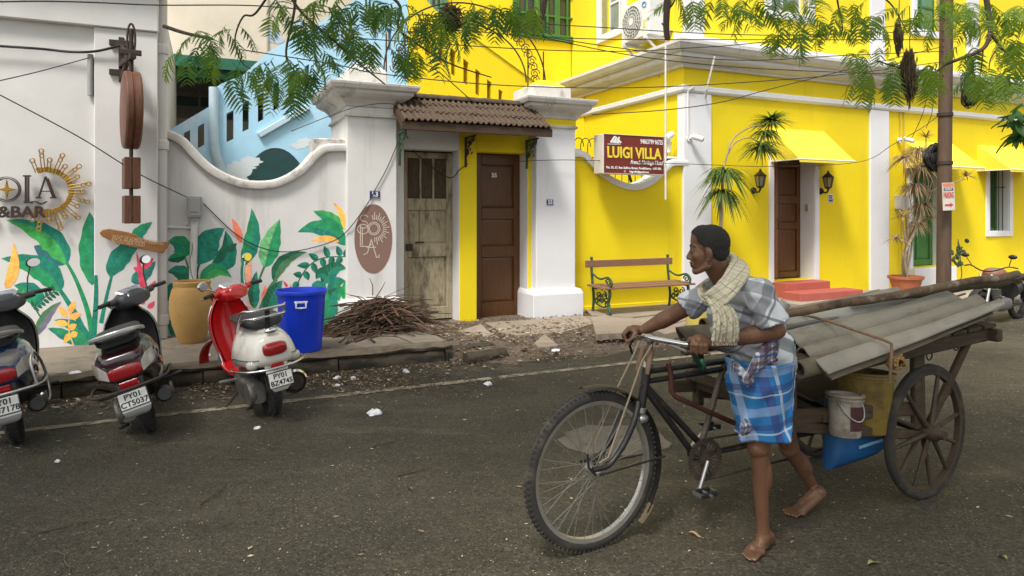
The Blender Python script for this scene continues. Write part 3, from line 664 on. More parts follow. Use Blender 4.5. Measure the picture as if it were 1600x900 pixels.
mleaf(cafe, cd, (8,450), (28,425), (21,378), 9, OR, OR, vein=False, wav=0)
mleaf(cafe, cd, (55,480), (60,450), (22,446), 15, G2, G1, vein=False); mleaf(cafe, cd, (6,490), (22,470), (38,450), 13, G3, G1)
mstem(cafe, cd, [(64,496),(56,476),(84,456)], (1.2,.8), G4)
for i in range(7):
    s = i/6; x, y = 52+32*s, 480-24*s
    mleaf(cafe, cd, (x,y), (x-1,y-6), (x-3,y-12), 2.6, G4, G4, vein=False, wav=0); mleaf(cafe, cd, (x,y), (x+6,y+3), (x+9,y+6), 2.6, G4, G4, vein=False, wav=0)
mleaf(cafe, cd, (58,524), (66,492), (96,471), 9, GR, G7, vein=False, wb=8); mleaf(cafe, cd, (135,542), (100,520), (75,513), 9, G1, G2); mleaf(cafe, cd, (142,540), (125,505), (85,500), 10, G2, G1)
mstem(cafe, cd, [(115,540),(107,510),(114,472)], (1,.6), OR)
for b_, t_ in (((104,496),(91,478)),((108,490),(118,470)),((110,498),(128,490)),((106,507),(84,504)),((108,515),(120,507)),((110,522),(100,536)),((111,526),(122,520))): mleaf(cafe, cd, b_, ((b_[0]+t_[0])/2,(b_[1]+t_[1])/2-2), t_, 5, OR, OR, vein=False, wav=0)
# on the boundary wall
mstem(bw, bd, [(298,440),(296,425),(289,402)], (2,1.3), G7); mleaf(bw, bd, (289,402), (288,372), (262,378), 14, G1, G2, wb=16, shape=.7); mleaf(bw, bd, (291,400), (272,402), (262,407), 8, G1, G4, vein=False)
mleaf(bw, bd, (297,442), (285,418), (262,425), 12, G2, G4, wb=12); mleaf(bw, bd, (263,470), (266,450), (276,438), 8, G4, G2, vein=False); mleaf(bw, bd, (282,532), (274,512), (262,500), 10, G4, G2)
mstem(bw, bd, [(309,440),(308,425),(313,408)], (2,1.5), G4); mleaf(bw, bd, (330,414), (365,412), (352,360), 18, G2, G4, vein=False, wb=14); mleaf(bw, bd, (311,414), (312,372), (351,357), 26, G2, G2, wb=17, shape=.7)
mleaf(bw, bd, (352,392), (362,388), (370,380), 6, G4, G4, vein=False); mleaf(bw, bd, (313,440), (335,405), (362,434), 12, G3, G1, wb=10)
mstem(bw, bd, [(395,480),(388,430),(390,398)], (6,4.5), PE); mleaf(bw, bd, (376,380), (372,358), (362,341), 6, CO, CO, vein=False, wav=0)
mstem(bw, bd, [(380,460),(378,420),(386,395)], (2.5,1.5), G2); mleaf(bw, bd, (378,416), (402,372), (393,326), 13, G2, G1, wb=12)
mstem(bw, bd, [(396,470),(404,440),(414,414)], (1.6,1.6), G7); mleaf(bw, bd, (414,418), (420,380), (437,343), 16, G1, G6, wb=15)
mstem(bw, bd, [(404,490),(418,455),(432,436)], (2.5,2.5), G7); mleaf(bw, bd, (428,440), (432,398), (480,394), 11, G7, G4, vein=False, wb=9)
mleaf(bw, bd, (398,482), (394,452), (401,424), 9, G2, G4); mleaf(bw, bd, (409,468), (416,460), (414,444), 4, CO, CO, vein=False, wav=0); mleaf(bw, bd, (416,490), (424,458), (441,438), 12, G2, G4)
mleaf(bw, bd, (441,520), (428,505), (424,488), 12, G4, G2, vein=False)
mleaf(bw, bd, (541,357), (512,336), (490,330), 9, G3, G1, wb=9); mleaf(bw, bd, (538,358), (540,335), (520,316), 5, OR, OR, vein=False, wav=0)
mleaf(bw, bd, (541,384), (510,342), (465,363), 15, G1, G2, wb=12); mleaf(bw, bd, (530,378), (508,368), (486,377), 5, OR, OR, vein=False, wav=0)
mstem(bw, bd, [(462,448),(480,418),(505,403),(540,401)], (1,.8), G4)
for b_, t_ in (((466,440),(456,452)),((472,430),(458,428)),((476,424),(482,438)),((484,414),(464,415)),((488,411),(494,428)),((497,406),(482,396)),((503,403),(506,420)),((513,402),(506,384)),((520,401),(514,416)),((532,400),(526,384)),((534,402),(524,413)),((540,402),(541,388))):
    mleaf(bw, bd, b_, ((b_[0]+t_[0])/2+1,(b_[1]+t_[1])/2), t_, 5, G2, G4, vein=False, wav=0)
mstem(bw, bd, [(500,500),(508,470),(520,440)], (1.5,1.5), G4)
mleaf(bw, bd, (505,445), (515,410), (541,420), 12, G2, G4); mleaf(bw, bd, (512,432), (500,420), (494,436), 9, G4, G2, vein=False); mleaf(bw, bd, (530,470), (512,435), (541,440), 12, G1, G2)
mleaf(bw, bd, (508,462), (495,440), (488,452), 11, G2, G1); mleaf(bw, bd, (515,505), (505,470), (528,450), 16, G2, G4); mleaf(bw, bd, (500,512), (500,480), (512,455), 14, G1, G2, vein=False); mleaf(bw, bd, (541,470), (535,455), (540,440), 6, G3, G1, vein=False)
mleaf(bw, bd, (470,465), (476,455), (492,456), 5, G4, G4, vein=False)
for b_, t_ in (((449,448),(442,438)),((452,455),(455,444)),((444,460),(440,450))): mleaf(bw, bd, b_, b_, t_, 2.5, PI, PI, vein=False, wav=0)
# ================================================================== CAFE SIGNS
DS = DC-.05
lg = sthing('cafe_sign', 'raised cafe lettering with a brass sunburst on the white wall', 'wall sign', wt(70,DS), DS, wz(70,300,DS))
c0 = P(72,298,DS); sx = (wt(82,DS)-wt(62,DS))/20; sz = (wz(72,288,DS)-wz(72,308,DS))/20
mb = MB(); ro, ri = [], []
for i in range(33):
    a = R(112-i*7.2); wv = .7*math.sin(i*2.1); ro.append((c0[0]+(44+wv)*sx*math.cos(a), c0[1]+(37+wv)*sz*math.sin(a))); ri.append((c0[0]+(35-wv)*sx*math.cos(a)+1*sx, c0[1]+(29-wv)*sz*math.sin(a)))
mb.prism(ro+ri[::-1], 'y', DS-.012, DS); mb.build('sun_band', gold, lg, bevel=.003)
for i, (u, v) in enumerate(((51,251),(65,236),(78,250),(98,243),(102,260),(124,260),(121,276),(139,287),(129,299),(137,315),(121,322),(122,340),(102,338),(95,356),(77,345),(61,358),(51,343))):
    e = P(u,v,DS); a = math.atan2((e[1]-c0[1])/sz/.83, (e[0]-c0[0])/sx); b_ = (c0[0]+37*sx*math.cos(a), c0[1]+30*sz*math.sin(a)); dx, dz = e[0]-b_[0], e[1]-b_[1]; l = math.hypot(dx,dz); nx, nz = -dz/l*.014, dx/l*.014; mb = MB(); y = DS-.014
    for sg in (1,-1): mb.tube([(b_[0]+sg*nx, y, b_[1]+sg*nz), (e[0]+sg*nx, y, e[1]+sg*nz)], .0055, 5)
    mb.tube([(e[0]+.021*math.cos(q*math.pi/6), y, e[1]+.021*math.sin(q*math.pi/6)) for q in range(12)], .0055, 5, loop=True)
    if i % 2: mb.tube([(e[0]-dx/l*.05+.018*math.cos(q*math.pi/6), y-.001, e[1]-dz/l*.05+.018*math.sin(q*math.pi/6)) for q in range(12)], .005, 5, loop=True)
    mb.build('sun_ray', gold, lg, smooth=50)
def outline(name, lines, r, mat, dd=.03):
    mb = MB()
    for ln in lines: mb.tube([(wt(u,DS), DS-dd, wz(u,v,DS)) for u, v in ln], r, 6)
    return mb.build(name, mat, lg, smooth=50)
oc = P(11,296,DS); rO = 21*sx; zO = 18.5*sz
ring = lambda k: [(oc[0]+rO*k*math.cos(2*math.pi*i/36), oc[1]+zO*k*math.sin(2*math.pi*i/36)) for i in range(36)]
mb = MB()
for k0, k1 in ((1.05,1.0),(.93,.86)):
    A, B = ring(k0), ring(k1)
    mb.loft([[(x,DS-.035,z) for x,z in A],[(x,DS,z) for x,z in A],[(x,DS,z) for x,z in B],[(x,DS-.035,z) for x,z in B]], loop=True)
mb.build('letter', letter_dk, lg, smooth=40)
st = [(oc[0]+(16.5*sx if i % 2 == 0 else 4*sx)*math.cos(math.pi*i/4), oc[1]+(16*sz if i % 2 == 0 else 4*sz)*math.sin(math.pi*i/4)) for i in range(8)]
MB().prism(st, 'y', DS-.02, DS).build('star', gold, lg, bevel=.004)
def lett(segs):
    mb = MB()
    for k, (a, b_, w_) in enumerate(segs):
        p, q = P(*a, DS), P(*b_, DS)
        dx, dz = q[0]-p[0], q[1]-p[1]; l = math.hypot(dx,dz); nx, nz = -dz/l*w_/2, dx/l*w_/2
        mb.prism([(p[0]-nx,p[1]-nz),(q[0]-nx,q[1]-nz),(q[0]+nx,q[1]+nz),(p[0]+nx,p[1]+nz)], 'y', DS-.034-.0006*k, DS-.001)
    return mb.build('letter', letter_dk, lg)
lett([((41,275),(41,316),.013),((45,275),(45,316),.013),((37,275),(49,275),.014),((38,317),(56,315),.012),((56,315),(66,319),.014),((66,319),(74,315),.012),((38,314),(52,317.5),.01)])
lett([((72,276),(61,309),.012),((72,276),(84,309),.014),((75.5,279),(87,309),.010),((64,299),(81,299),.009),((57,309),(65,309),.014),((79,309),(89,309),.014)])
text('D &BAR', .155, letter_dk, lg, (wt(19,DS), DS-.012, wz(19,332,DS)), ext=.01, bold=.004, sx=1.02)
# --- blade sign hung from an iron bracket
bs_d = -.78; bt = wt(205,bs_d)
bs = sthing('blade_sign', 'hanging brown sign of one disc above two boxes on an iron bracket', 'hanging sign', bt, bs_d, wz(205,349,bs_d))
zb = lambda v: wz(205, v, bs_d)
def turned(mb, deg=10):
    c, s_ = math.cos(R(deg)), math.sin(R(deg)); mb.v = [(bt+(x-bt)*c-(y-bs_d)*s_, bs_d+(x-bt)*s_+(y-bs_d)*c, z) for x,y,z in mb.v]; return mb
zc_ = (zb(112)+zb(233))/2; rd = (zb(112)-zb(233))/2
mb = MB().lathe([(0,-.075),(rd-.03,-.075),(rd-.012,-.07),(rd,-.055),(rd,-.012),(rd-.012,-.006),(rd-.012,.006),(rd,.012),(rd,.055),(rd-.012,.07),(rd-.03,.075),(0,.075)], 48, (bt,bs_d,zc_), ax='x'); turned(mb).build('disc', sign_wood, bs, smooth=35)
for va, vb in ((247,295),(306,349)):
    z1, z0 = zb(va), zb(vb); mb = MB().box(bt-.07,bt-.005,bs_d-.15,bs_d+.15,z0,z1); mb.box(bt+.005,bt+.07,bs_d-.15,bs_d+.15,z0,z1); mb.box(bt-.012,bt+.012,bs_d-.14,bs_d+.14,z0+.008,z1-.008)
    turned(mb).build('box_panel', sign_wood, bs, bevel=.006)
for va, vb in ((230,250),(293,309)):
    for sg in (-1,1): mb = MB().tube([(bt+.0,bs_d+sg*.05,zb(va)),(bt+.0,bs_d+sg*.05,zb(vb))], .014, 8); turned(mb).build('hanger_rod', letter_dk, bs, smooth=50)
mb = MB(); xw, yw = wt(190,DC-.045), DC-.045
mb.box(xw-.025,xw+.025,yw-.03,yw,zb(118)+.0,zb(45)); 
for v in (55,103): mb.box(xw-.11,xw+.09,yw-.035,yw-.005,zb(v)-.03,zb(v)+.03)
mb.bar((xw,yw-.02,zb(62)),(bt,bs_d,zb(92)),.04,.05); mb.bar((xw,yw-.02,zb(112)),(bt,bs_d,zb(80)),.035,.05); mb.bar((xw,yw-.02,zb(90)),(bt+.03,bs_d-.12,zb(90)),.05,.06)
mb.tube([(bt,bs_d,zb(112)),(bt,bs_d,zb(45))], .022, 8); mb.bar((bt-.1,bs_d,zb(82)),(bt+.09,bs_d,zb(82)),.05,.05)
mb.build('bracket', iron, bs, bevel=.003)
mb = MB().tube([(bt+.035*math.cos(a),bs_d,zb(62)+.16*math.sin(a)) for a in [2*math.pi*i/20 for i in range(20)]], .011, 6, loop=True); mb.build('chain_ring', iron, bs, smooth=50)
# --- pointed wooden notice
ds = DC-.11; wn = sthing('wooden_notice', 'pointed brown wooden notice board with two lines of lettering by the drainpipe', 'notice board', wt(205,ds), ds, wz(205,375,ds))
ol = [(155,364),(160,359),(170,357.5),(184,360),(200,363),(210,366),(222,373),(240,378),(266,378),(261,388),(254,396),(240,393),(222,389),(205,386),(188,382),(172,376),(160,370)]
MB().prism([P(u,v,ds) for u,v in ol], 'y', ds, ds+.03).build('board', M('orange_brown_board', (.30,.125,.035), .5, .25, 5, .15, 40, stretch=(2,8,14)), wn, bevel=.006)
nl = M('pale_notice_lettering', (.62,.42,.24), .7)
for body, u0, u1, v in (('RIGHT OF ADMISSION RESERVED', 176, 257, 375.5), ('NO OUTSIDE FOOD', 174, 227, 379.5)):
    q = text(body, .058, nl, wn, (wt((u0+u1)/2,ds), ds-.002, wz((u0+u1)/2,v,ds)), (R(90), R(9.5), 0), ext=.002, bold=.0008); xs = [p.co.x for p in q.data.vertices]; q.scale = ((wt(u1,ds)-wt(u0,ds))/(max(xs)-min(xs)), 1, 1)
# --- electricity meter box with conduit
dm = DM-.12; mbx = sthing('meter_box', 'grey electricity meter box with white conduit on the boundary wall', 'meter box', wt(304,dm), dm, wz(304,341,dm))
MB().box(wt(292,dm), wt(315,dm), dm, DM, wz(304,340,dm), wz(304,307,dm)).build('box', pvc_grey, mbx, bevel=.008)
MB().box(wt(296,dm), wt(313,dm), dm-.006, dm+.01, wz(304,337,dm), wz(304,310,dm)).build('lid', M('box_lid', (.36,.36,.34), .5, .06), mbx, bevel=.004)
MB().box(wt(297,dm), wt(309,dm), dm-.008, dm-.004, wz(304,332,dm), wz(304,331,dm)).build('nameplate', black_p, mbx)
MB().prism([(wt(297,dm),wz(304,340,dm)),(wt(312,dm),wz(304,340,dm)),(wt(307,dm),wz(304,347,dm)),(wt(301,dm),wz(304,347,dm))], 'y', dm+.02, DM-.005).build('gland', pvc_grey, mbx)
xq = wt(304,DM-.03); MB().tube([(xq,DM-.045,wz(304,344,DM)),(xq-.02,DM-.045,wz(304,445,DM))], .04, 10).build('conduit', pvc, mbx, smooth=50)
MB().tube([(wt(262,DM),DM-.03,wz(262,355,DM)),(wt(297,DM),DM-.03,wz(297,356,DM)),(wt(299,DM),DM-.03,wz(299,348,DM))], .018, 8).build('conduit', pvc, mbx, smooth=50)
MB().tube(smooth_path([(wt(u,DM),DM-.03-.02*k,wz(u,v,DM)) for k,(u,v) in enumerate(((292,352),(299,362),(301,375),(300,392),(297,405),(299,425),(304,440)))]), .007, 6).build('loose_cable', M('grey_cable',(.2,.18,.17)), mbx, smooth=50)
# cables clipped to the cafe wall
def wall_cable(name, pts, r, mat, label):
    q = smooth_path([(wt(u,d), d, wz(u,v,d)) for u, v, d in pts], 6); c = q[len(q)//2]
    return sbuild(MB().tube(q, r, 6), name, mat, c[0], c[1], c[2], label, 'cable', smooth=60)
wall_cable('power_cable', [(-30,70,DC-.06),(60,76,DC-.06),(110,81,DC-.06),(150,80,DC-.08),(188,71,DC-.1)], .013, cable_m, 'thick black cable sagging along the top of the cafe wall')
o = sbuild(MB().tube([(wt(142,DC),DC-.03,wz(142,86,DC)),(wt(142,DC),DC-.03,wz(142,150,DC))], .028, 8), 'cable_conduit', pvc_grey, wt(142,DC), DC-.03, wz(142,150,DC), 'short grey conduit hanging beneath the black cable on the cafe wall', 'conduit', smooth=50)
wall_cable('drop_cable', [(-20,138,DC-.5),(120,212,DC-.5),(216,271,DC-.5),(292,308,DM-.2)], .006, cable_m, 'thin black cable slanting across the cafe wall to the meter box')
wall_cable('drop_cable', [(318,318,DM-.02),(345,345,DM-.02),(370,367,DM-.02),(400,384,DM-.03),(435,393,DM-.03),(470,391,DM-.03),(520,377,DM-.03),(545,358,-.19),(573,320,-.19),(586,297,-.19),(605,262,-.19),(622,222,-.19)], .006, cable_m, 'thin black cable sagging from the meter box across the painted leaves to the pillar')
wall_cable('drop_cable', [(636,213,-.03),(650,240,.2),(700,277,.2),(718,265,-.02),(731,256,-.02)], .006, cable_m, 'thin black cable looped across the top of the weathered door')
# ================================================================== YELLOW BOUNDARY WALL
DYW = 0.0
top = [P(u, v, DYW) for u, v in ((893,240),(905,240),(914,243),(924,254),(938,268),(955,281),(975,290),(990,292),(1005,289),(1022,279),(1036,265),(1046,256),(1054,254),(1072,254))]
yw = sthing('yellow_boundary_wall', 'yellow boundary wall with white scooped coping behind the bench', 'wall', wt(985,0), 0, 0)
MB().prism([(top[0][0],0)]+top+[(top[-1][0],0)], 'y', DYW, DYW+.22).build('wall', yellow, yw)
cp = [(DYW-.05,-.05),(DYW-.06,-.01),(DYW-.05,.035),(DYW-.01,.05),(DYW+.24,.05),(DYW+.28,.02),(DYW+.28,-.05)]
sweep_xz(smooth_path(top), cp).build('coping', white_clean, yw, smooth=35)
for ua, ub in ((893,908),(1040,1062)): MB().box(wt(ua,0), wt(ub,0), .0, .24, wz(900,242,0), wz(900,232,0)+(.0 if ua < 900 else -.06)).build('coping_block', white_clean, yw, bevel=.012)
MB().box(wt(903,0), wt(1066,0), -.022, .0, .0, .17).build('skirting', yellow, yw, bevel=.006)
# hooped wire railing behind the scoop
rl = sthing('hoop_railing', 'thin dark hooped wire railing rising behind the scooped yellow wall', 'railing', wt(985,.3), .3, 1.6)
ta_, tb_ = wt(896,.3), wt(1052,.3); n = 15; stp = (tb_-ta_)/n
for i in range(n+1):
    x = ta_+i*stp; ztop = 2.52 - .0*i
    pts = [(x,.3,1.7),(x,.3,ztop)]+[(x+stp*.72-stp*.72*math.cos(math.pi*k/8), .3, ztop+.13*math.sin(math.pi*k/8)) for k in range(1,9)]
    MB().tube(pts, .0075, 5).build('hoop_bar', iron_green, rl, smooth=60)
MB().tube([(ta_,.3,2.36),(tb_+.05,.3,2.36)], .0075, 5).build('rail', iron_green, rl)
# ================================================================== VILLA
tc0 = wt(1068, 0); tE = 30; ZU = 4.08
vi = sthing('villa', 'bright yellow two storey villa with white pilasters, cornice and green shutters', 'villa', tc0+3, 0, 0)
dA0, dA1 = wt(1208,0), wt(1272,0); zA0, zA1 = .37, 2.46
gB0, gB1 = wt(1425,0), wt(1475,0); zB0, zB1 = .48, 2.46
wC0, wC1 = wt(1545,0), wt(1576,0); zC0, zC1 = wz(1560,361,0), 2.6
def wall_with_holes(name, x0, x1, z0, z1, y0, y1, holes, mat, parent):
    mb = MB(); x = x0
    for a, b_, lo, hi in sorted(holes):
        mb.box(x, a, y0, y1, z0, z1)
        if lo > z0: mb.box(a, b_, y0, y1, z0, lo)
        mb.box(a, b_, y0, y1, hi, z1); x = b_
    mb.box(x, x1, y0, y1, z0, z1)
    b = mb.build(name, mat, parent); return b
wD = wt(1690,0)
wall_with_holes('wall', tc0, tE, 0, ZU, 0, .3, [(dA0,dA1,zA0,zA1),(gB0,gB1,zB0,zB1),(wC0,wC1,zC0,zC1),(wD,wD+1.0,zC0,zC1)], yellow, vi)
MB().box(tc0, tc0+.3, .301, 3.6, 0, ZU).build('side_wall', yellow, vi)
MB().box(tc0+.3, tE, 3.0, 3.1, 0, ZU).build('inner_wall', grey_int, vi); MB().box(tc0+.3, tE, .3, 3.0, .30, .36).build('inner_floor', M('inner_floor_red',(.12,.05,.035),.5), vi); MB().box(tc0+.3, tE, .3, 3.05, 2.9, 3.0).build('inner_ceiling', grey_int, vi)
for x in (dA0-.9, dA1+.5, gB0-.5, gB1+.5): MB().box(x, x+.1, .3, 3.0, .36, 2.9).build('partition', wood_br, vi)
# pilasters and mouldings
zL0, zL1 = 3.40, 3.52
for ua, ub in ((1068,1109),(1357,1386)): MB().box(wt(ua,0)-(.03 if ua == 1068 else 0), wt(ub,0), -.045, .0 if ua != 1068 else .12, 0, zL0).build('pilaster', white_clean, vi, bevel=.008)
tp_ = wt(1640,0); MB().box(tp_, tp_+.42, -.045, 0, 0, zL0).build('pilaster', white_clean, vi, bevel=.008)
def sweep_corner(prof, mat, name, d_end=3.6, parent=vi, bev=0):
    ring = lambda f: [f(o_, z) for o_, z in prof]
    mb = MB().loft([ring(lambda o_, z: (tc0-o_, d_end, z)), ring(lambda o_, z: (tc0-o_, -o_, z)), ring(lambda o_, z: (tE, -o_, z))])
    return mb.build(name, mat, parent, bevel=bev)
sweep_corner([(.0,zL0),(.05,zL0+.01),(.07,zL0+.04),(.07,zL1-.02),(.05,zL1),(-.02,zL1),(-.02,zL0)], white_clean, 'string_course')
corn_m = M('grey_white_cornice', (.62,.60,.575), .8, .08, 4, .12, 60, dirt=((.3,.27,.22), .6, 4, (1,1,.4), .5))
sweep_corner([(.0,3.80),(.06,3.80),(.07,3.84),(.13,3.86),(.20,3.90),(.22,3.93),(.22,3.99),(.26,3.995),(.30,4.03),(.33,4.09),(.34,4.10),(.34,4.15),(-.05,4.19),(-.05,3.80)], corn_m, 'cornice')
MB().box(tc0, tE, 0.0, 3.6, ZU+.0, ZU+.06).build('terrace', corn_m, vi)
# far end pilaster of the side wall
s_ = 3.5; MB().box(tc0-.035, tc0+.1, 3.0, 3.62, 0, 3.8).build('pilaster', yellow, vi, bevel=.008)
# upper storey, set back
du = .30; tU = tc0+.05; ZT2 = 8.2
def uh(ua, ub, va, vb): return (wt(ua,du), wt(ub,du), wz((ua+ub)/2,vb,du), wz((ua+ub)/2,va,du) if va > -50 else ZT2-1.2)
h1, h2 = (wt(1203,du), wt(1262,du), wz(1230,20,du), ZT2-1.6), (wt(1430,du), wt(1472,du), wz(1450,48,du), wz(1450,48,du)+1.6)
wall_with_holes('upper_wall', tU, tE, ZU, ZT2, du, du+.25, [h1, h2], yellow_up, vi)
MB().box(tU-.02, tE, du-.05, du, ZU+.1, wz(1080,56,du)).build('upper_plinth', white_clean, vi, bevel=.01)
for ua, ub in ((1068,1098),(1358,1380),(1509,1526)): MB().box(wt(ua,du)-(.02 if ua == 1068 else 0), wt(ub,du), du-.045, du+(.1 if ua == 1068 else 0), ZU+.1, ZT2).build('pilaster', white_clean, vi, bevel=.006)
fs_h = [(1.75, 2.45, wz(960,44,1.9), ZT2-1.5)]
mb = MB(); a, b_, lo, hi = fs_h[0]; x0_, x1_ = tU, tU+.25
mb.box(x0_,x1_,du+.25,a,ZU,ZT2); mb.box(x0_,x1_,b_,7.2,ZU,ZT2); mb.box(x0_,x1_,a,b_,ZU,lo); mb.box(x0_,x1_,a,b_,hi,ZT2); mb.build('upper_side_wall', yellow_up, vi)
def frame4(name, x0, x1, z0, z1, y0, y1, w_, mat, parent, side=False, bev=.006):
    mb = MB(); B = (lambda a,b_,c,d,e,f: mb.box(c,d,a,b_,e,f)) if side else (lambda a,b_,c,d,e,f: mb.box(a,b_,c,d,e,f))
    B(x0-w_,x0,y0,y1,z0-w_,z1+w_); B(x1,x1+w_,y0,y1,z0-w_,z1+w_); B(x0,x1,y0,y1,z0-w_,z0); B(x0,x1,y0,y1,z1,z1+w_)
    return mb.build(name, mat, parent, bevel=bev)
glass = M('dark_window_glass', (.05,.06,.055), .08, .2, 2, spec=.6)
glass_l = M('pale_window_glass', (.22,.27,.25), .12, .2, 2, spec=.6)
def window_in(hole, y, mat_fr, mat_gl, side=False, nx=2, nz=3, t0=None):
    x0, x1, z0, z1 = hole; wf = frame4('window', x0, x1, z0, z1, y-.05, y+.12, .13, white_clean, vi, side)
    fr = MB(); 
    def B(a,b_,c,d,e,f): fr.box(c,d,a,b_,e,f) if side else fr.box(a,b_,c,d,e,f)
    for i in range(nx+1): B(x0+(x1-x0)*i/nx-.025, x0+(x1-x0)*i/nx+.025, y+.16, y+.20, z0, z1)
    for i in range(nz+1): B(x0, x1, y+.163, y+.197, z0+(z1-z0)*i/nz-.02, z0+(z1-z0)*i/nz+.02)
    fr.build('sash', mat_fr, wf)
    mb = MB(); (mb.box(y+.18,y+.185,x0,x1,z0,z1) if side else mb.box(x0,x1,y+.18,y+.185,z0,z1)); mb.build('pane', mat_gl, wf); return wf
window_in(h1, du, white_clean, glass_l); window_in(h2, du, green_paint, M('green_tinted_glass',(.10,.22,.15),.12,.2,2,spec=.6))
window_in((fs_h[0][0], fs_h[0][1], lo, hi), tU, white_clean, glass_l, side=True)
# courtyard wall behind the stair, with a green shuttered window
DB = 3.6
gw = (wt(806,DB), wt(901,DB), wz(850,57,DB), wz(850,57,DB)+1.7); lw = (wt(958,DB), wt(1003,DB), .1, 2.36); sw = (wt(648,DB), wt(692,DB), wz(670,14,DB), wz(670,14,DB)+1.6)
wall_with_holes('courtyard_wall', wt(640,DB), tc0+.02, 0, 8.2, DB, DB+.25, [gw, sw], yellow, vi)
def shutters(hole, y, mat, parent, nleaf=2, slat=True, rec=.0):
    x0, x1, z0, z1 = hole; wf = frame4('shutter_window', x0, x1, z0, z1, y-.06, y+.1, .07, mat, parent)
    for k in range(nleaf):
        a, b_ = x0+(x1-x0)*k/nleaf+.008, x0+(x1-x0)*(k+1)/nleaf-.008; lf = frame4('shutter', a+.05, b_-.05, z0+.06, z1-.06, y-.03, y+.0, .05, mat, wf, bev=.004)
        nm = 2; q = MB()
        for i in range(1, nm): xx = a+(b_-a)*i/nm; q.box(xx-.02,xx+.02,y-.028,y-.002,z0+.05,z1-.05)
        nr = 4
        for i in range(1, nr): zz = z0+(z1-z0)*i/nr; q.box(a+.05,b_-.05,y-.026,y-.004,zz-.02,zz+.02)
        q.build('glazing_bar', mat, lf)
        MB().box(a+.04,b_-.04,y+.01,y+.02,z0+.05,z1-.05).build('pane', glass, lf)
    return wf
shutters(gw, DB, green_paint, vi, 3); shutters(sw, DB, green_pale, vi, 2)
MB().box(wt(958,.9), wt(1003,.9), DB-.07, DB-.01, .1, 2.3).build('green_door', green_pale, vi)
# ledge shading the courtyard window
MB().box(gw[0]-.2, gw[1]+.2, DB-.35, DB, gw[3]+.15, gw[3]+.25).build('window_hood', white_clean, vi, bevel=.01)
# front door: white architrave, one leaf shut, a brown leaf added where the dark hall would show
def portal(x0, x1, z0, z1, w_, parent, name):
    mb = MB(); mb.box(x0-w_,x0,-.03,.02,z0-.02,z1+w_); mb.box(x1,x1+w_,-.03,.02,z0-.02,z1+w_); mb.box(x0,x1,-.03,.02,z1,z1+w_); fr = mb.build(name, white_clean, parent, bevel=.006)
    mb = MB(); mb.box(x0-.002,x0+.006,.0,.299,z0,z1); mb.box(x1-.006,x1+.002,.0,.299,z0,z1); mb.box(x0,x1,0,.299,z1-.006,z1+.002); mb.build('reveal', white_clean, fr); return fr
pf = portal(dA0, dA1, zA0, zA1, .10, vi, 'door_frame')
lf = door(dA0+.006, dA0+.34, zA0+.02, zA1-.02, .22, [(0,1,.70,.94,.03),(0,1,.47,.63,.03),(0,1,.05,.41,.03)], wood_br2, wood_br2, vi, 'front_door', .07)
mb = MB().tube([(dA0+.30,.20,1.25),(dA0+.30,.17,1.27),(dA0+.30,.17,1.40),(dA0+.30,.20,1.42)], .010, 6); mb.build('handle', iron, lf, smooth=60)
door(dA0+.35, dA1-.01, zA0+.02, zA1-.02, .285, [(0,1,.70,.94,.03),(0,1,.47,.63,.03),(0,1,.05,.41,.03)], wood_br, wood_br, vi, 'front_door', .08)  # dark brown leaf set in the open doorway in place of the hall's shade
MB().box(dA1-.03, dA1-.007, .12, .16, 1.55, 1.67).build('switch_plate', M('brass_plate', (.3,.25,.12), .5), vi)
# red steps
st = sthing('door_steps', 'two red oxide steps in front of the open brown villa door', 'steps', (dA0+dA1)/2, -.2, .12)
MB().box(dA0-.02, dA1+.03, -.31, .28, .1, zA0-.003).build('step', step_red, st, bevel=.012, seg=2)
MB().box(dA0-.12, dA1+.36, -.68, -.312, .1, .245).build('step', step_red, st, bevel=.012, seg=2)
# green side door and louvred window with bars
pg = portal(gB0, gB1, zB0, zB1, .12, vi, 'door_frame')
door(gB0+.006, gB1-.006, zB0+.01, zB1-.01, .22, [(0,.5,.52,.93,.03),(.5,1,.52,.93,.03),(0,.5,.06,.46,.03),(.5,1,.06,.46,.03)], green_paint, green_paint, vi, 'green_door', .08)
MB().box(gB0-.14, gB1+.14, -.16, 0, .1, zB0-.004).build('door_step', white_clean, vi, bevel=.01)
for h in ((wC0,wC1,zC0,zC1),(wD,wD+1.0,zC0,zC1)):
    wf = frame4('window', *h, -.03, .03, .11, white_clean, vi); x0,x1,z0,z1 = h
    mb = MB(); mb.box(x0-.002,x0+.005,0,.299,z0,z1); mb.box(x1-.005,x1+.002,0,.299,z0,z1); mb.box(x0,x1,0,.299,z0-.002,z0+.005); mb.build('reveal', white_clean, wf)
    sh = frame4('shutter', x0+.05, x1-.05, z0+.06, z1-.06, .22, .26, .05, green_paint, vi); sl_ = None; ns_ = 26
    for k in range(ns_):
        if sl_ is None: o = sl_ = MB().obox((0,0,0),(x1-x0-.1,.006,.05),(R(38),0,0)).build('slat', green_paint, sh)
        else: o = sl_.copy(); COL.objects.link(o); o.parent = sh
        o.location = ((x0+x1)/2, .24, z0+.08+(z1-z0-.16)*k/(ns_-1))
    for k in range(5): xx = x0+(x1-x0)*(k+.5)/5; MB().tube([(xx,.08,z0),(xx,.08,z1)], .008, 6).build('bar', iron, wf)
    MB().tube([(x0,.08,z0+.62*(z1-z0)),(x1,.08,z0+.62*(z1-z0))], .009, 6).build('bar', iron, wf)
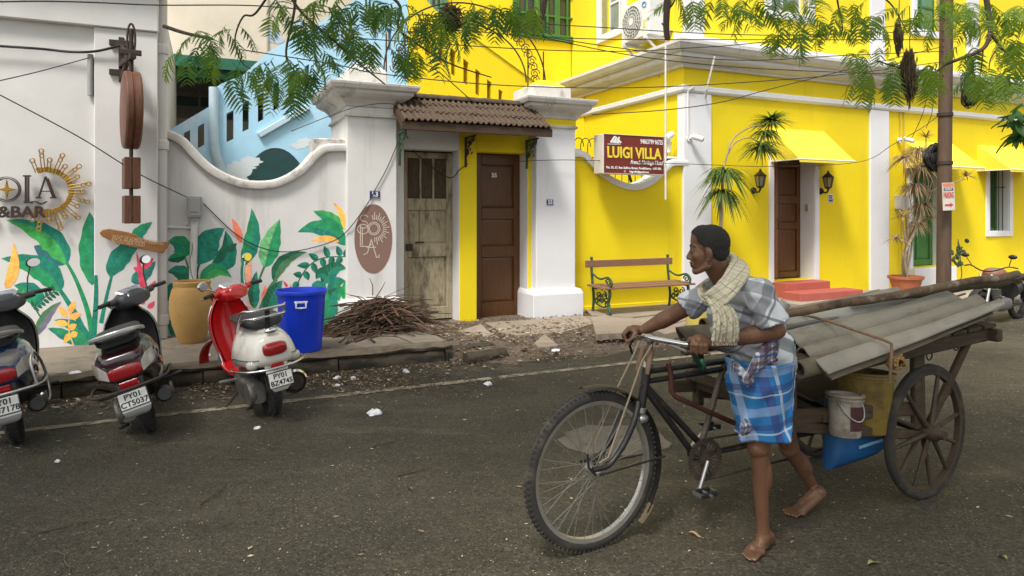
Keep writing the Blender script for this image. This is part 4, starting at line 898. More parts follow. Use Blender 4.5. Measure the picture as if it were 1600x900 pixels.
# --- awnings
def awning(t0, t1, zt, zb, out, label):
    a = sthing('awning', label, 'awning', (t0+t1)/2, 0, zb, 'yellow canvas awnings')
    mb = MB(); e = .012
    P_ = [(t0,0,zt),(t1,0,zt),(t1,-out,zb),(t0,-out,zb)]; n = 10; rows = []
    for i in range(n+1):
        s = i/n; rows.append([(P_[0][0]+(t1-t0)*j/12, -out*s, zt+(zb-zt)*s - .012*math.sin(math.pi*s)*(1+.3*math.sin(j*1.9))) for j in range(13)])
    mb.loft(rows, closed=False); mb.loft([[(x,y+.004,z-.008) for x,y,z in r] for r in rows], closed=False)
    mb.build('canopy', awn_m, a, smooth=60)
    for x in (t0, t1): MB().prism([(0,zt),(-out,zb),(0,zb)], 'x', x-.004, x+.004).build('side_panel', awn_m, a)
    mb = MB().tube([(t0,0,zb),(t0,-out,zb),(t1,-out,zb),(t1,0,zb)], .013, 6); mb.build('frame', white_clean, a, smooth=50)
    mb = MB().box(t0,t1,-out-.006,-out+.004,zb-.05,zb+.004); mb.build('valance', awn_m, a)
    return a
zt1 = wz(1250,203,0); awning(wt(1203,0), wt(1287,0), zt1, wz(1290,250,-.62), .62, 'yellow canvas awning over the open brown villa door')
awning(wt(1413,0), wt(1487,0), zt1-.06, wz(1290,250,-.62)-.02, .62, 'yellow canvas awning over the green door, behind the pole and dry plant')
awning(wt(1527,0), wt(1596,0), zt1-.06, wz(1290,250,-.62)-.02, .62, 'yellow canvas awning over the barred green window at far right')
awning(wD-.3, wD+1.2, zt1-.06, wz(1290,250,-.62)-.02, .62, 'yellow canvas awning over the second barred window beyond the pole')
# --- lanterns
def lantern(u, v, label):
    t, z = P(u, v, -.16); ln = sthing('wall_lantern', label, 'wall lantern', t, -.16, z, 'lanterns flanking the open villa door')
    lm_ = M('bronze_lantern', (.045,.036,.02), .5, .2, 12, metal=.5); gl_ = M('amber_lantern_glass', (.30,.26,.14), .2, .15, 6)
    hexr = lambda r, zz: [(t+r*math.cos(R(60*i+30)), -.16+r*math.sin(R(60*i+30)), zz) for i in range(6)]
    MB().loft([hexr(.055,z-.10), hexr(.085,z+.06)]).build('glass', gl_, ln)
    for i in range(6): a, b_ = hexr(.057,z-.10)[i], hexr(.087,z+.06)[i]; MB().tube([a,b_], .008, 5).build('rib', lm_, ln)
    mb = MB().loft([hexr(.105,z+.06), hexr(.10,z+.075), hexr(.05,z+.12), hexr(.035,z+.13), hexr(.03,z+.15)]); mb.ell((t,-.16,z+.165),.018); mb.build('roof', lm_, ln, bevel=.003)
    mb = MB().loft([hexr(.06,z-.10), hexr(.062,z-.115), hexr(.025,z-.14)]); mb.ell((t,-.16,z-.15),.018)
    mb.tube([(t,-.16,z-.15),(t,-.14,z-.19),(t,-.09,z-.20),(t,-.03,z-.17),(t,-.0,z-.17)], .016, 6); mb.lathe([(.0,-.03),(.05,-.03),(.06,0)], 12, (t,-.0,z-.17), ax='y'); mb.build('bracket', lm_, ln, smooth=50)
lantern(1188, 281, 'small bronze wall lantern left of the open villa door below the spiky plant'); lantern(1294, 283, 'small bronze wall lantern right of the open villa door')
o = sthing('number_plaque', 'small dark number plaque beneath the lantern right of the villa door', 'number plaque', wt(1297,0), -.01, wz(1297,310,0), 'blue house number plaques')
t, z = P(1297,310,0); MB().box(t-.06,t+.06,-.012,-.001,z-.07,z+.07).build('plate', white_clean, o, bevel=.002); MB().box(t-.045,t+.045,-.016,-.012,z-.055,z+.055).build('face', plaque_m, o); text('57', .09, white_let, o, (t,-.018,z))
# --- cameras, pipes and cables on the villa
def cctv(u, v, label, sgn=-1):
    t, z = P(u, v, -.06); c = sthing('security_camera', label, 'security camera', t, -.06, z, 'white security cameras')
    mb = MB().lathe([(0,-.02),(.05,-.02),(.05,.02),(.03,.03)], 14, (t,-.045,z), ax='y'); mb.tube([(t,-.06,z),(t+.05,-.14,z+.01)], .016, 6); mb.build('mount', white_clean, c, smooth=40)
    mb = MB().tube([(t+.0,-.12,z+.025),(t+.13,-.22,z-.03)], .042, 12); mb.build('body', white_clean, c, smooth=40)
    mb = MB().tube([(t+.13,-.22,z-.03),(t+.14,-.227,z-.034)], .03, 12); mb.build('lens', black_p, c, smooth=40)
cctv(1077, 216, 'white bullet security camera on the white corner pilaster'); cctv(1407, 219, 'white bullet security camera between pilaster and dry plant')
MB().tube([(wt(1075,-.06),-.06,wz(1075,212,-.06)),(wt(1075,-.06),-.06,wz(1075,142,-.06)),(wt(1085,-.1),-.1,wz(1085,135,-.1))], .016, 6).build('conduit', pvc, vi, smooth=50)
MB().tube([(wt(1103,-.06),-.06,wz(1103,152,-.06)),(wt(1104,-.2),-.2,wz(1104,140,-.2)),(wt(1117,-.36),-.36,wz(1117,88,-.36))], .016, 6).build('conduit', pvc, vi, smooth=50)
for u in (1405, 1411): MB().tube([(wt(u,0),-.02,wz(u,175,0)),(wt(u,0),-.02,wz(u,215 if u == 1405 else 318,0))], .012, 6).build('conduit', M('yellowed_conduit',(.55,.42,.06),.6), vi, smooth=50)
t, z = P(1411, 316, -.1); o = sthing('junction_box', 'grey junction box on the yellow wall beside the dry plant', 'junction box', t, -.1, z)
MB().box(t-.11,t+.11,-.13,0,z-.13,z+.13).build('box', M('light_grey_box',(.45,.45,.43),.55,.05), o, bevel=.012); MB().box(t-.115,t+.115,-.142,-.128,z-.135,z+.135).build('lid', M('light_grey_lid',(.50,.50,.48),.5,.05), o, bevel=.006)
MB().tube([(t+.02,-.05,z-.12),(t+.03,-.05,.3)], .015, 6).build('conduit', M('yellowed_conduit',(.55,.42,.06)), o)
# pipe dropping from the cornice in front of the sign
t_, z_ = P(1040, 75, -.42); o = sbuild(MB().lathe([(.014,wz(1038,312,-.42)),(.014,wz(1040,72,-.42))], 10, (t_,-.42,0), caps=True), 'white_pipe', pvc, t_, -.42, 2, 'thin white pipe hanging vertically beside the brown villa sign', 'pipe', smooth=50)
# lamp on the wall end
t_, z_ = P(1045, 214, .1); ob = sthing('wall_spotlight', 'small white spotlight on the wall end right of the brown sign', 'spotlight', t_, .1, z_-.06)
mb = MB().tube([(t_-.09,.06,z_-.04),(t_+.06,.1,z_+.05)], .05, 12); mb.build('head', white_clean, ob, smooth=40); MB().box(t_-.02,t_+.02,.08,.12,wz(1045,232,.1)-.06,z_).build('bracket', white_clean, ob)
# --- air conditioner on the upper side wall
ac_t = tU-.14; 
def facet_d(u, t):      # depth d where the vertical plane at t is seen at column u
    a = (u-800)/F; p = lambda d: SW(t, d, 0); lo_, hi_ = -1, 12
    for _ in range(50):
        m_ = (lo_+hi_)/2; q = p(m_)
        if q.x/q.y > a: lo_ = m_
        else: hi_ = m_
    return m_
d1, d2 = facet_d(1014, tU-.42), facet_d(971, tU-.42); zb_ = CH-(62-HV)/F*SW(tU-.42,(d1+d2)/2).y; hgt = .62
ac = sthing('air_conditioner', 'white outdoor air conditioning unit with round fan grille on the upper yellow wall', 'air conditioner', tU-.25, (d1+d2)/2, zb_)
acm = M('white_appliance', (.70,.69,.66), .4, .05, 3); MB().box(tU-.42, tU-.12, d1, d2, zb_, zb_+hgt).build('casing', acm, ac, bevel=.015, seg=2)
fc = (d1+(d2-d1)*.60, zb_+hgt*.5); rf = hgt*.42
MB().lathe([(0,0),(rf,0),(rf,.004)], 32, (tU-.426, fc[0], fc[1]), ax='x').build('fan_well', M('grey_fan_well',(.22,.22,.22),.6), ac)
for k in range(5): r_ = rf*(k+1)/5; MB().tube([(tU-.436, fc[0]+r_*math.cos(2*math.pi*i/28), fc[1]+r_*math.sin(2*math.pi*i/28)) for i in range(28)], .006, 4, loop=True).build('grille_ring', acm, ac)
mb = MB()
for k in range(20): a = 2*math.pi*k/20; mb.tube([(tU-.438, fc[0]+.05*math.cos(a), fc[1]+.05*math.sin(a)),(tU-.438, fc[0]+rf*math.cos(a+.5), fc[1]+rf*math.sin(a+.5))], .0045, 4)
mb.lathe([(0,0),(.06,0),(.06,.012)], 14, (tU-.446, fc[0], fc[1]), ax='x'); mb.build('grille_spoke', acm, ac)
lb = M('blue_logo', (.02,.25,.6), .5); dl = d1+(d2-d1)*.16; mb = MB().tube([(tU-.424, dl+.05*math.cos(R(a)), zb_+hgt*.8+.05*math.sin(R(a))) for a in range(-10,191,20)], .012, 5); mb.box(tU-.428,tU-.42,dl-.05,dl+.03,zb_+hgt*.74,zb_+hgt*.765); mb.build('logo', lb, ac)
MB().box(tU-.426,tU-.42,dl-.03,dl+.03,zb_+hgt*.22,zb_+hgt*.42).build('label', M('energy_label',(.65,.6,.2),.6), ac)
for d_ in (d1+.08, d2-.08): MB().box(tU-.46,tU,d_-.02,d_+.02,zb_-.05,zb_-.004).bar((tU-.43,d_,zb_-.03),(tU,d_,zb_-.36),.03,.03).build('bracket', acm, ac)
MB().tube(smooth_path([(tU-.02,d1-.05,zb_+.1),(tU-.04,d1+.1,zb_-.15),(tU-.03,d1+.25,zb_-.5),(tU-.03,d1+.22,zb_-.62)]), .03, 6).build('pipe_bundle', M('tan_insulation',(.45,.36,.22),.8), ac, smooth=60)
# ================================================================== BOX SIGN (painted lettering)
dS = -.38; x0, x1 = wt(943,dS), wt(1037,dS); zt_, zb2 = wz(990,212,dS), wz(990,271.5,dS)
bx = sthing('villa_sign', 'brown box sign lettered LUIGI VILLA projecting above the yellow boundary wall', 'sign', (x0+x1)/2, dS, zb2)
MB().box(x0-.012, x1+.006, dS+.004, dS+.24, zb2-.004, zt_+.004).build('box', M('cream_sign_box',(.62,.58,.50),.5,.05,4), bx, bevel=.006)
bm = M('maroon_sign_face', (.165,.020,.010), .45, .06, 3); MB().box(x0, x1, dS-.004, dS+.003, zb2, zt_).build('face', bm, bx)
mb = MB()
for a in ((x0-.006,x1+.006,zt_,zt_+.006),(x0-.006,x1+.006,zb2-.006,zb2),(x0-.006,x0,zb2,zt_),(x1,x1+.006,zb2,zt_)): mb.box(a[0],a[1],dS-.012,dS+.003,a[2],a[3])
mb.build('frame', pvc, bx)
W_, H_ = x1-x0, zt_-zb2; fx = lambda k: x0+W_*k; fz = lambda k: zt_-H_*k; yl = M('yellow_lettering', (.80,.62,.04), .6, .03); ys = dS-.007
lt = text('LUIGI VILLA', H_*.40, yl, bx, (fx(.50), ys, fz(.47)), bold=.006, ext=.003)
bb = [v.co.x for v in lt.data.vertices]; lt.scale = (W_*.90/(max(bb)-min(bb)), 1, 1)
for body, sz_, kx, kz, wk in (('94863799 96725', .17, .79, .15, .38), ('French Heritage Hotel', .155, .71, .70, .54), ('No. 55, 57, Rue Suffren Street, Pondicherry - 605 001.', .085, .5, .855, .92), ('luigi.villa@gmail.com', .07, .58, .95, .32)):
    q = text(body, H_*sz_, white_let, bx, (fx(kx), ys, fz(kz)), ext=.002, bold=.0012); bb = [v.co.x for v in q.data.vertices]; q.scale = (W_*wk/(max(bb)-min(bb)), 1, 1)
    if 'Heritage' in body:
        for v in q.data.vertices: v.co.x += v.co.y*.35
mb = MB(); q = lambda a, b_: (fx(a), fz(b_))
def quad(p): mb.prism([q(*k) for k in p], 'y', ys-.002, ys+.003)
quad([(.10,.20),(.165,.04),(.185,.05),(.125,.22)]); quad([(.165,.04),(.185,.03),(.29,.19),(.27,.22)]); quad([(.13,.21),(.185,.09),(.20,.10),(.20,.22)]); quad([(.205,.22),(.205,.12),(.25,.19),(.25,.22)]); quad([(.06,.245),(.27,.235),(.27,.25),(.06,.26)]); quad([(.235,.05),(.255,.05),(.255,.13),(.235,.10)])
mb.build('house_logo', white_let, bx)
mb = MB(); mb.tube([(fx(.34)+.012*math.cos(i*.785), ys, fz(.95)+.012*math.sin(i*.785)) for i in range(8)], .003, 4, loop=True); mb.build('contact_icon', white_let, bx)
mb = MB()
for x in (x0+.1, x1-.1): MB().bar((x, dS+.2, zb2+.2),(x, .1, zb2+.1), .03, .03).build('bracket', iron, bx)
mb.bar((wt(985,.02),-.0,zb2-.1),(wt(985,.02),.1,zb2+.1),.03,.03); mb.build('bracket', iron, bx)
# ================================================================== STAIR WALLS AND BUILDINGS BEHIND
DT = 2.55
tm = wt(637, DT)
bs_ = sthing('blue_stair', 'sky blue painted outdoor stair wall with slots rising behind the boundary wall', 'stair', wt(450,DT), DT, 0)
ys_ = sthing('yellow_stair', 'yellow outdoor stair wall with slots descending behind the porch roof', 'stair', wt(720,DT), DT, 0)
def slotted(parent, name, top, slots, t0, t1, mat, extra_holes=()):
    """wall with sloping top and tall slots, cut into vertical strips"""
    xs = sorted(set([t0, t1]+[p[0] for p in top if t0 < p[0] < t1]+[x for s in slots for x in s[:2]])); tz = lambda x: next((a[1]+(b[1]-a[1])*(x-a[0])/(b[0]-a[0]) for a, b in zip(top, top[1:]) if a[0] <= x <= b[0]), top[-1][1] if x > top[-1][0] else top[0][1])
    mb = MB()
    for a, b_ in zip(xs, xs[1:]):
        m_ = (a+b_)/2; hs_ = [s for s in slots if s[0]-1e-6 <= m_ <= s[1]+1e-6]; lo0 = lo1 = 0
        for s in sorted(hs_, key=lambda s: s[2][0]):
            s0, s1 = [s[2][0]+(s[2][1]-s[2][0])*(x-s[0])/(s[1]-s[0]) for x in (a,b_)]; h0, h1_ = [s[3][0]+(s[3][1]-s[3][0])*(x-s[0])/(s[1]-s[0]) for x in (a,b_)]
            mb.prism([(a,lo0),(b_,lo1),(b_,s1),(a,s0)], 'y', DT, DT+.24); lo0, lo1 = h0, h1_
        mb.prism([(a,lo0),(b_,lo1),(b_,tz(b_)),(a,tz(a))], 'y', DT, DT+.24)
    return mb.build(name, mat, parent)
PT = lambda u, v: P(u, v, DT)
tb = [PT(u,v) for u,v in ((255,209),(328,166),(329,142),(345,131),(380,117),(420,80),(485,45),(560,-4),(610,-30),(637,-34))]
def slot(u0, u1, v0, v1, sl=-.0):   # top v0, bottom v1 at left edge; edges slope
    return (wt(u0,DT), wt(u1,DT), (wz(u0,v1,DT), wz(u1,v1+sl,DT)), (wz(u0,v0,DT), wz(u1,v0+sl,DT)))
sb = [slot(287,297,208,240,-5),slot(309,319,198,232,-6),slot(354,365,177,222,-5),slot(379,389,162,206,-5),slot(403,412,149,191,-5),slot(427,436,132,173,-5),slot(451,459,118,158,-4),slot(476,483,104,142,-4),slot(604,612,44,78,0)]
# the arched recess below the flight, as a stack of strips
arch = []; ua, ub = 372, 488
for i in range(16):
    a, b_ = ua+(ub-ua)*i/16, ua+(ub-ua)*(i+1)/16; f = lambda u: 231+60*(abs((u-430)/58))**2.2
    arch.append((wt(a,DT), wt(b_,DT), (0.001,0.001), (wz(a,min(f(a),320),DT), wz(b_,min(f(b_),320),DT))))
slotted(bs_, 'wall', tb, sb+arch, wt(256,DT), tm, blue_wall)
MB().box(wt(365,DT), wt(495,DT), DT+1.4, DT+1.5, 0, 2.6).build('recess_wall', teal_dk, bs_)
for ua_, va_, ub_, vb_ in ((404,212,482,167),): 
    a, b_ = PT(ua_,va_), PT(ub_,vb_); MB().bar((a[0],DT-.03,a[1]),(b_[0],DT-.03,b_[1]),.06,.09).build('stringer_moulding', M('pale_blue_moulding',(.50,.64,.74),.85,.06), bs_, bevel=.01)
cw_ = M('white_cloud_paint', (.70,.76,.80), .85, .06, 3)
for k, (u, v, rx_, rz_) in enumerate(((362,273,.26,.13),(376,262,.20,.10),(392,252,.16,.07),(352,286,.20,.12),(478,222,.14,.06),(466,228,.12,.05))):
    a, b_ = PT(u,v); MB().prism([(a+rx_*math.cos(i*.3)*(1+.18*math.sin(i*2.1+k)), b_+rz_*math.sin(i*.3)*(1+.22*math.cos(i*1.7+k))) for i in range(21)], 'y', DT-.0012-.0003*k, DT-.0002).build('painted_cloud', cw_, bs_)
pp = smooth_path([(wt(334,DT),DT-.03,wz(334,137,DT)),(wt(334,DT),DT-.03,wz(334,200,DT)),(wt(337,DT),DT-.03,wz(337,240,DT)),(wt(346,DT),DT-.03,wz(346,275,DT)),(wt(350,DT),DT-.03,1.2)])
MB().tube(pp, .07, 12).build('post', M('pale_blue_moulding',(.50,.64,.74)), bs_, smooth=60)
mb = MB()
for i in range(6): t_ = wt(287+12*i,DT); z_ = wz(287+12*i,262-8*i,DT); mb.box(t_,t_+.25,DT+.25,DT+1.2,z_-1,z_)
mb.build('stair_flight', M('grey_stair_tread',(.24,.26,.26),.9,.15,4), bs_)
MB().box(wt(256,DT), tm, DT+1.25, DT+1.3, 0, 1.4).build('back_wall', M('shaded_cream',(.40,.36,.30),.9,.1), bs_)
ty = [PT(u,v) for u,v in ((637,-34),(680,16),(742,60),(800,100),(836,128))]
sy = [slot(646,655,42,76,5),slot(664,673,44,84,6),slot(685,693,60,96,6),slot(705,712,75,115,6),slot(724,732,91,128,7),slot(743,750,107,146,6),slot(761,768,124,162,5),slot(779,785,139,166,4)]
slotted(ys_, 'wall', ty, sy, tm+.001, wt(842,DT), yellow)
MB().prism([(tm+.05,1.0)]+[(wt(841,DT),1.0)]+[(x if x > tm else tm+.05, z-.12) for x, z in ty[::-1]], 'y', DT+.5, DT+.55).build('back_wall', yellow, ys_)  # yellow sheet added so the slots show a yellowish light
a, b_ = PT(742,60), PT(836,128); MB().bar((a[0],DT+.12,a[1]+.03),(b_[0],DT+.12,b_[1]+.03),.30,.06).build('parapet_cap', yellow_up, ys_)
# cream building with its open ground floor
DK = 4.6
cb = sthing('cream_building', 'cream plastered building with dark open lower floor behind the blue stair', 'building', wt(400,DK), DK, 0)
zg = wz(345,91,DK); MB().box(wt(100,DK), wt(655,DK), DK, DK+.3, zg, 9).build('wall', cream, cb)
MB().box(wt(419,DK)-.03, wt(419,DK), DK-.03, DK, zg, 9).build('corner_strip', M('grey_cream',(.45,.40,.33),.85), cb)
MB().box(wt(100,DK), wt(640,DK), DK-.04, DK+.26, wz(320,107,DK), zg-.003).build('green_fascia', green_dk, cb); MB().box(wt(100,DK), wt(640,DK), DK+.05, DK+.3, wz(320,121,DK), wz(320,107,DK)-.002).build('green_beam', M('deeper_green',(.008,.075,.045),.7), cb)
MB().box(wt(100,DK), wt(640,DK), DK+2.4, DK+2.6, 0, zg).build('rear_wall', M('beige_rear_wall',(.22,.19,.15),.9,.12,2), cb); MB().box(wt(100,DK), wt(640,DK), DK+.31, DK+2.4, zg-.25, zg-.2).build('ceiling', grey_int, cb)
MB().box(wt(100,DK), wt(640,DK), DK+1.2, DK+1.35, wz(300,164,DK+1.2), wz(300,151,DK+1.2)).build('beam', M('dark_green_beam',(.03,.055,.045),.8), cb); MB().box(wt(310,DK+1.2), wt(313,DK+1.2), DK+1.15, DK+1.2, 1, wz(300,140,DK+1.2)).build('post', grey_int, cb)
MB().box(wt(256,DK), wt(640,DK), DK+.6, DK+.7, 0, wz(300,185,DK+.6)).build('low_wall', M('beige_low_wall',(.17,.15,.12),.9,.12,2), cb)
cl = M('pale_blue_cloud_paint', (.42,.52,.66), .85, .05)
mb = MB()
for u, v, r_ in ((428,54,.10),(424,60,.08),(433,61,.09),(438,62,.06),(464,40,.08),(470,36,.07)):
    a, b_ = P(u,v,DK); MB().prism([(a+r_*1.2*math.cos(i*.4), b_+r_*math.sin(i*.4)) for i in range(16)], 'y', DK-.004-.001*r_*10, DK-.001).build('painted_cloud', cl, cb)
# ================================================================== BENCH
bch = sthing('park_bench', 'wooden slat bench with green cast iron ends against the yellow wall', 'bench', wt(1000,-.4), -.4, .12)
xa, xb = wt(941,-.45), wt(1062,-.45); zs = .575; zbk = .95
for k, dd in enumerate((-.62,-.46,-.30)): MB().box(xa-.12, xb+.10, dd-.068, dd+.068, zs-.02+.006*k, zs+.012+.006*k).build('seat_slat', bench_wood, bch, bevel=.005)
MB().box(xa-.10, xb+.08, -.185, -.15, zbk-.075, zbk+.045).build('back_slat', bench_wood, bch, bevel=.006)
for x in (xa, xb):
    mb = MB(); y = lambda q: (x, q[0], q[1])
    for pts, r_ in (([(-.20,.12),(-.225,.35),(-.20,.56),(-.17,.8),(-.165,zbk+.08)], .020), ([(-.60,.12),(-.655,.16),(-.60,.3),(-.645,.45),(-.63,zs)], .022), ([(-.66,zs),(-.69,.66),(-.64,.73),(-.56,.74),(-.42,.70),(-.3,.72),(-.18,.78)], .018), ([(-.63,zs-.03),(-.2,zs-.03)], .018), ([(-.64,.30),(-.5,.24),(-.34,.26),(-.21,.32)], .015)):
        mb.tube([y(p) for p in smooth_path(pts, 4)], r_, 6)
    for c_, r_, a_, tn in (((-.60,.66),.065,0,1.3),((-.50,.43),.075,90,1.4),((-.36,.42),.07,270,-1.4),((-.43,.55),.05,0,1.2),((-.28,.56),.05,180,1.3),((-.55,.30),.05,45,1.2),((-.30,.33),.05,100,1.2),((-.44,.33),.045,10,1)):
        mb.tube([y(p) for p in spiral(c_, r_, .015, a_, tn, 18)], .011, 5)
    for q in range(9): mb.ell(y((-.30-.04*q, .36+.05*math.sin(q*1.9))), (.012,.026,.016), (R(50*q),0,0), 6, 4)
    mb.ell(y((-.60,.12)), (.03,.05,.02)); mb.ell(y((-.2,.12)), (.03,.04,.02)); mb.ell(y((-.165,zbk+.09)), .022)
    mb.build('bench_end', iron_green, bch, smooth=50)
for c in bch.children: c.scale = (1,1,.83); c.location.z *= .83
slab_ = sbuild(MB().prism(blob(wt(943,-.62),-.63,.10,.08,9,.15,5),'z',.07,.118),'prop_stone',slab_m,wt(943,-.62),-.63,.07,'flat stone wedged beneath the front leg of the bench','stone',bevel=.01)
# ================================================================== POTS AND BIN
q = ST(grd(299, 542, PZ)); cz = sthing('clay_jar', 'large ochre clay jar standing between drainpipe and red scooter', 'clay jar', q[0], q[1]+.28, PZ)
tt, dd = q[0], q[1]+.28; s_ = .93
mb = MB().lathe([(0,.0),(.15,0),(.19,.05),(.255,.2),(.295,.36),(.29,.48),(.262,.575),(.235,.615),(.245,.64),(.25,.665),(.235,.675),(.215,.66),(.215,.60),(.20,.4),(0,.38)], 40, (tt,dd,PZ)); 
mb.v = [(tt+(x-tt)*.74*(1+.02*noise.noise(Vector((x*4,y*4,z*4)))), dd+(y-dd)*.74*(1+.02*noise.noise(Vector((x*4,y*4,z*4+3)))), PZ+(z-PZ)*.96) for x,y,z in mb.v]; mb.build('jar', pot_m, cz, smooth=40)
q = ST(grd(475, 553, PZ)); tt, dd = q[0], q[1]+.19
bn = sthing('plastic_bin', 'tall blue plastic bin with white handle standing on the pavement edge', 'bin', tt, dd, PZ); h_ = .605
mb = MB().lathe([(0,.004),(.185,.004),(.195,.012)]+[(.195+.037*k/10+(.0 if k % 2 else .0015), .03+(h_-.08)*k/10) for k in range(11)]+[(.236,h_-.045),(.246,h_-.04),(.25,h_-.01),(.246,h_),(.236,h_),(.228,h_-.05),(.19,.03),(0,.03)], 48, (tt,dd,PZ)); mb.build('tub', blue_bin_m, bn, smooth=40)
hd = M('white_plastic_handle', (.62,.66,.75), .4, .05); an = R(-90-8); c = lambda a, r_, z: (tt+r_*math.cos(a), dd+r_*math.sin(a), PZ+z)
mb = MB().tube([c(an-.17,.236,h_-.105),c(an-.17,.262,h_-.11),c(an-.17,.268,h_-.15),c(an,.272,h_-.152),c(an+.17,.268,h_-.15),c(an+.17,.262,h_-.11),c(an+.17,.236,h_-.105)], .010, 6); mb.build('handle', hd, bn, smooth=60)
mb = MB().tube([c(an-.25,.245,h_-.10),c(an,.247,h_-.10),c(an+.25,.245,h_-.10)], .012, 6); mb.build('handle_lug', hd, bn, smooth=60)
# yellow planter tub partly hidden behind the man
q = ST(grd(1091, 512, .12)); tt, dd = q[0], q[1]; yb_ = sthing('yellow_tub', 'pale yellow plastic tub on the footpath behind the man', 'tub', tt, dd, .12)
MB().lathe([(0,0),(.14,0),(.175,.30),(.185,.305),(.185,.325),(.17,.325),(.14,.02),(0,.02)], 28, (tt,dd,.12)).build('tub', M('pale_yellow_plastic',(.62,.50,.12),.5,.08), yb_, smooth=40)
# ================================================================== PILE OF STICKS
stick_m = [M('grey_brown_stick',(.10,.068,.042),.9,.35,10,.3,50,stretch=(3,3,3)), M('dark_stick',(.050,.032,.020),.9,.3,10,.3,50), M('reddish_stick',(.11,.055,.035),.9,.3,10,.3,50)]
c0 = SW(wt(598,-.7), -.75, PZ); c0t, c0d, _ = ST(c0)
sp = sthing('stick_pile', 'heap of dry brown sticks and branches in front of the weathered door', 'stick pile', c0t, c0d, PZ); rr = random.Random(21)
for i in range(235):
    fr = i/235; L_ = rr.uniform(.45, 1.25); a = rr.gauss(0, .55) if rr.random() < .75 else rr.uniform(0, 3.14); r0 = rr.uniform(.0045,.013)*(1.4 if rr.random() < .12 else 1)
    px, py = rr.gauss(0,.26)*(1-.4*fr), rr.gauss(0,.15); hmax = .42*math.exp(-(px/.42)**2-(py/.30)**2); pz = .015+hmax*rr.random()**.6
    dz = rr.gauss(0,.10) - .18*px*(1 if math.cos(a) > 0 else -1)*.8
    n_ = 5; pts = []
    for k in range(n_+1):
        s = (k/n_-.5)*L_; b_ = rr.gauss(0,.014)
        pts.append((c0t+px+math.cos(a)*s-math.sin(a)*b_, c0d+py+math.sin(a)*s+math.cos(a)*b_, max(PZ+.012, PZ+pz+dz*s*1.4+rr.gauss(0,.008) - .10*(s/.6)**2)))
    MB().tube(pts, [r0*(1.15-.6*k/n_) for k in range(n_+1)], 5).build('stick', rr.choice(stick_m), sp, smooth=60)
for u0,v0,u1,v1 in ((580,455,574,425),(585,460,602,432),(640,480,652,452),(570,470,530,452),(650,480,708,530),(540,455,575,468),(520,500,560,480)):
    a, b_ = P(u0,v0,-.75), P(u1,v1,-.85); m_ = ((a[0]+b_[0])/2+.02, -.8, (a[1]+b_[1])/2+.02); MB().tube([(a[0],-.75,max(a[1],PZ)),m_,(b_[0],-.85,max(PZ,b_[1]))],[.007,.006,.003],5).build('stick', stick_m[0], sp, smooth=60)
for c in sp.children: c.scale = (.88,.9,.9); c.location = [a*b for a, b in zip(c.location, (.88,.9,.9))]
# ================================================================== UTILITY POLE
pg_ = grd(1474, 470, .0); pt_, pd_, _ = ST(grd(1474, 486, .0)); 
up = sthing('utility_pole', 'rust brown iron utility pole standing before the villa at right', 'utility pole', pt_, pd_, 0)
base = SW(pt_, pd_, 0); topz = 6.2; lean = .045
rp = base.y*20/F/2
pole_pts = [(pt_+lean*0, pd_, 0), (pt_+.03, pd_, 2.2), (pt_+.07, pd_, 4.4), (pt_+.10, pd_, topz)]
MB().tube(pole_pts, [rp*1.05, rp*1.0, rp*.95, rp*.9], 16).build('shaft', pole_m, up, smooth=60)
for z in (2.3, 3.05): MB().lathe([(rp+.004,-.03),(rp+.014,-.025),(rp+.014,.025),(rp+.004,.03)], 16, (pt_+.03+.01*(z-2.2), pd_, z)).build('band', iron, up, smooth=40)
psc = lambda u, v: (lambda w_: ST(w_))(at(u, v, base.y))
rr = random.Random(8)
def coil(u, v, ra, rb, n_, r_, label, thick, dd0, core=False):
    c = psc(u, v); o = sthing('cable_coil', label, 'cable coil', c[0], c[1]+dd0, c[2], 'cable coils tied on the pole'); mb = MB()
    for k in range(n_):
        cx, cz_, a1, b1, ph, dd = rr.gauss(0,thick*.3), rr.gauss(0,thick*.3), ra+rr.gauss(0,thick), rb+rr.gauss(0,thick), rr.uniform(0,6), rr.uniform(-.06,.06)
        mb.tube([(c[0]+cx+a1*math.cos(i*.35+ph), c[1]+dd0+dd+.02*math.sin(i), c[2]+cz_+b1*math.sin(i*.35+ph)) for i in range(18)], r_, 5, loop=True)
    mb.build('loops', cable_m, o, smooth=60)
    if core: MB().ell((c[0],c[1]+dd0,c[2]),(ra*.95,.07,rb*.95)).build('core', cable_m, o, smooth=60)
    else:
        for q in range(4): a = q*1.6; MB().obox((c[0]+ra*math.cos(a), c[1]+dd0, c[2]+rb*math.sin(a)),(.03,.14,.03),(0,a,0)).build('cable_tie', cable_m, o)
coil(1499, 142, .115, .24, 16, .008, 'loose black cable coil hanging high on the right of the pole', .022, -rp-.05)
coil(1478, 245, .165, .16, 40, .010, 'dense round bundle of black cable tied at mid height behind the pole', .03, rp+.10, True)
b_ = psc(1497, 158); o = sthing('splice_box', 'black cable splice box hanging in the high coil on the pole', 'splice box', b_[0], b_[1]-.2, b_[2]); MB().obox((b_[0], b_[1]-.2, b_[2]),(.13,.09,.16),(0,R(12),0)).build('box', black_p, o, bevel=.015); MB().obox((b_[0], b_[1]-.25, b_[2]),(.10,.02,.12),(0,R(12),0)).build('lid', cable_m, o, bevel=.006)
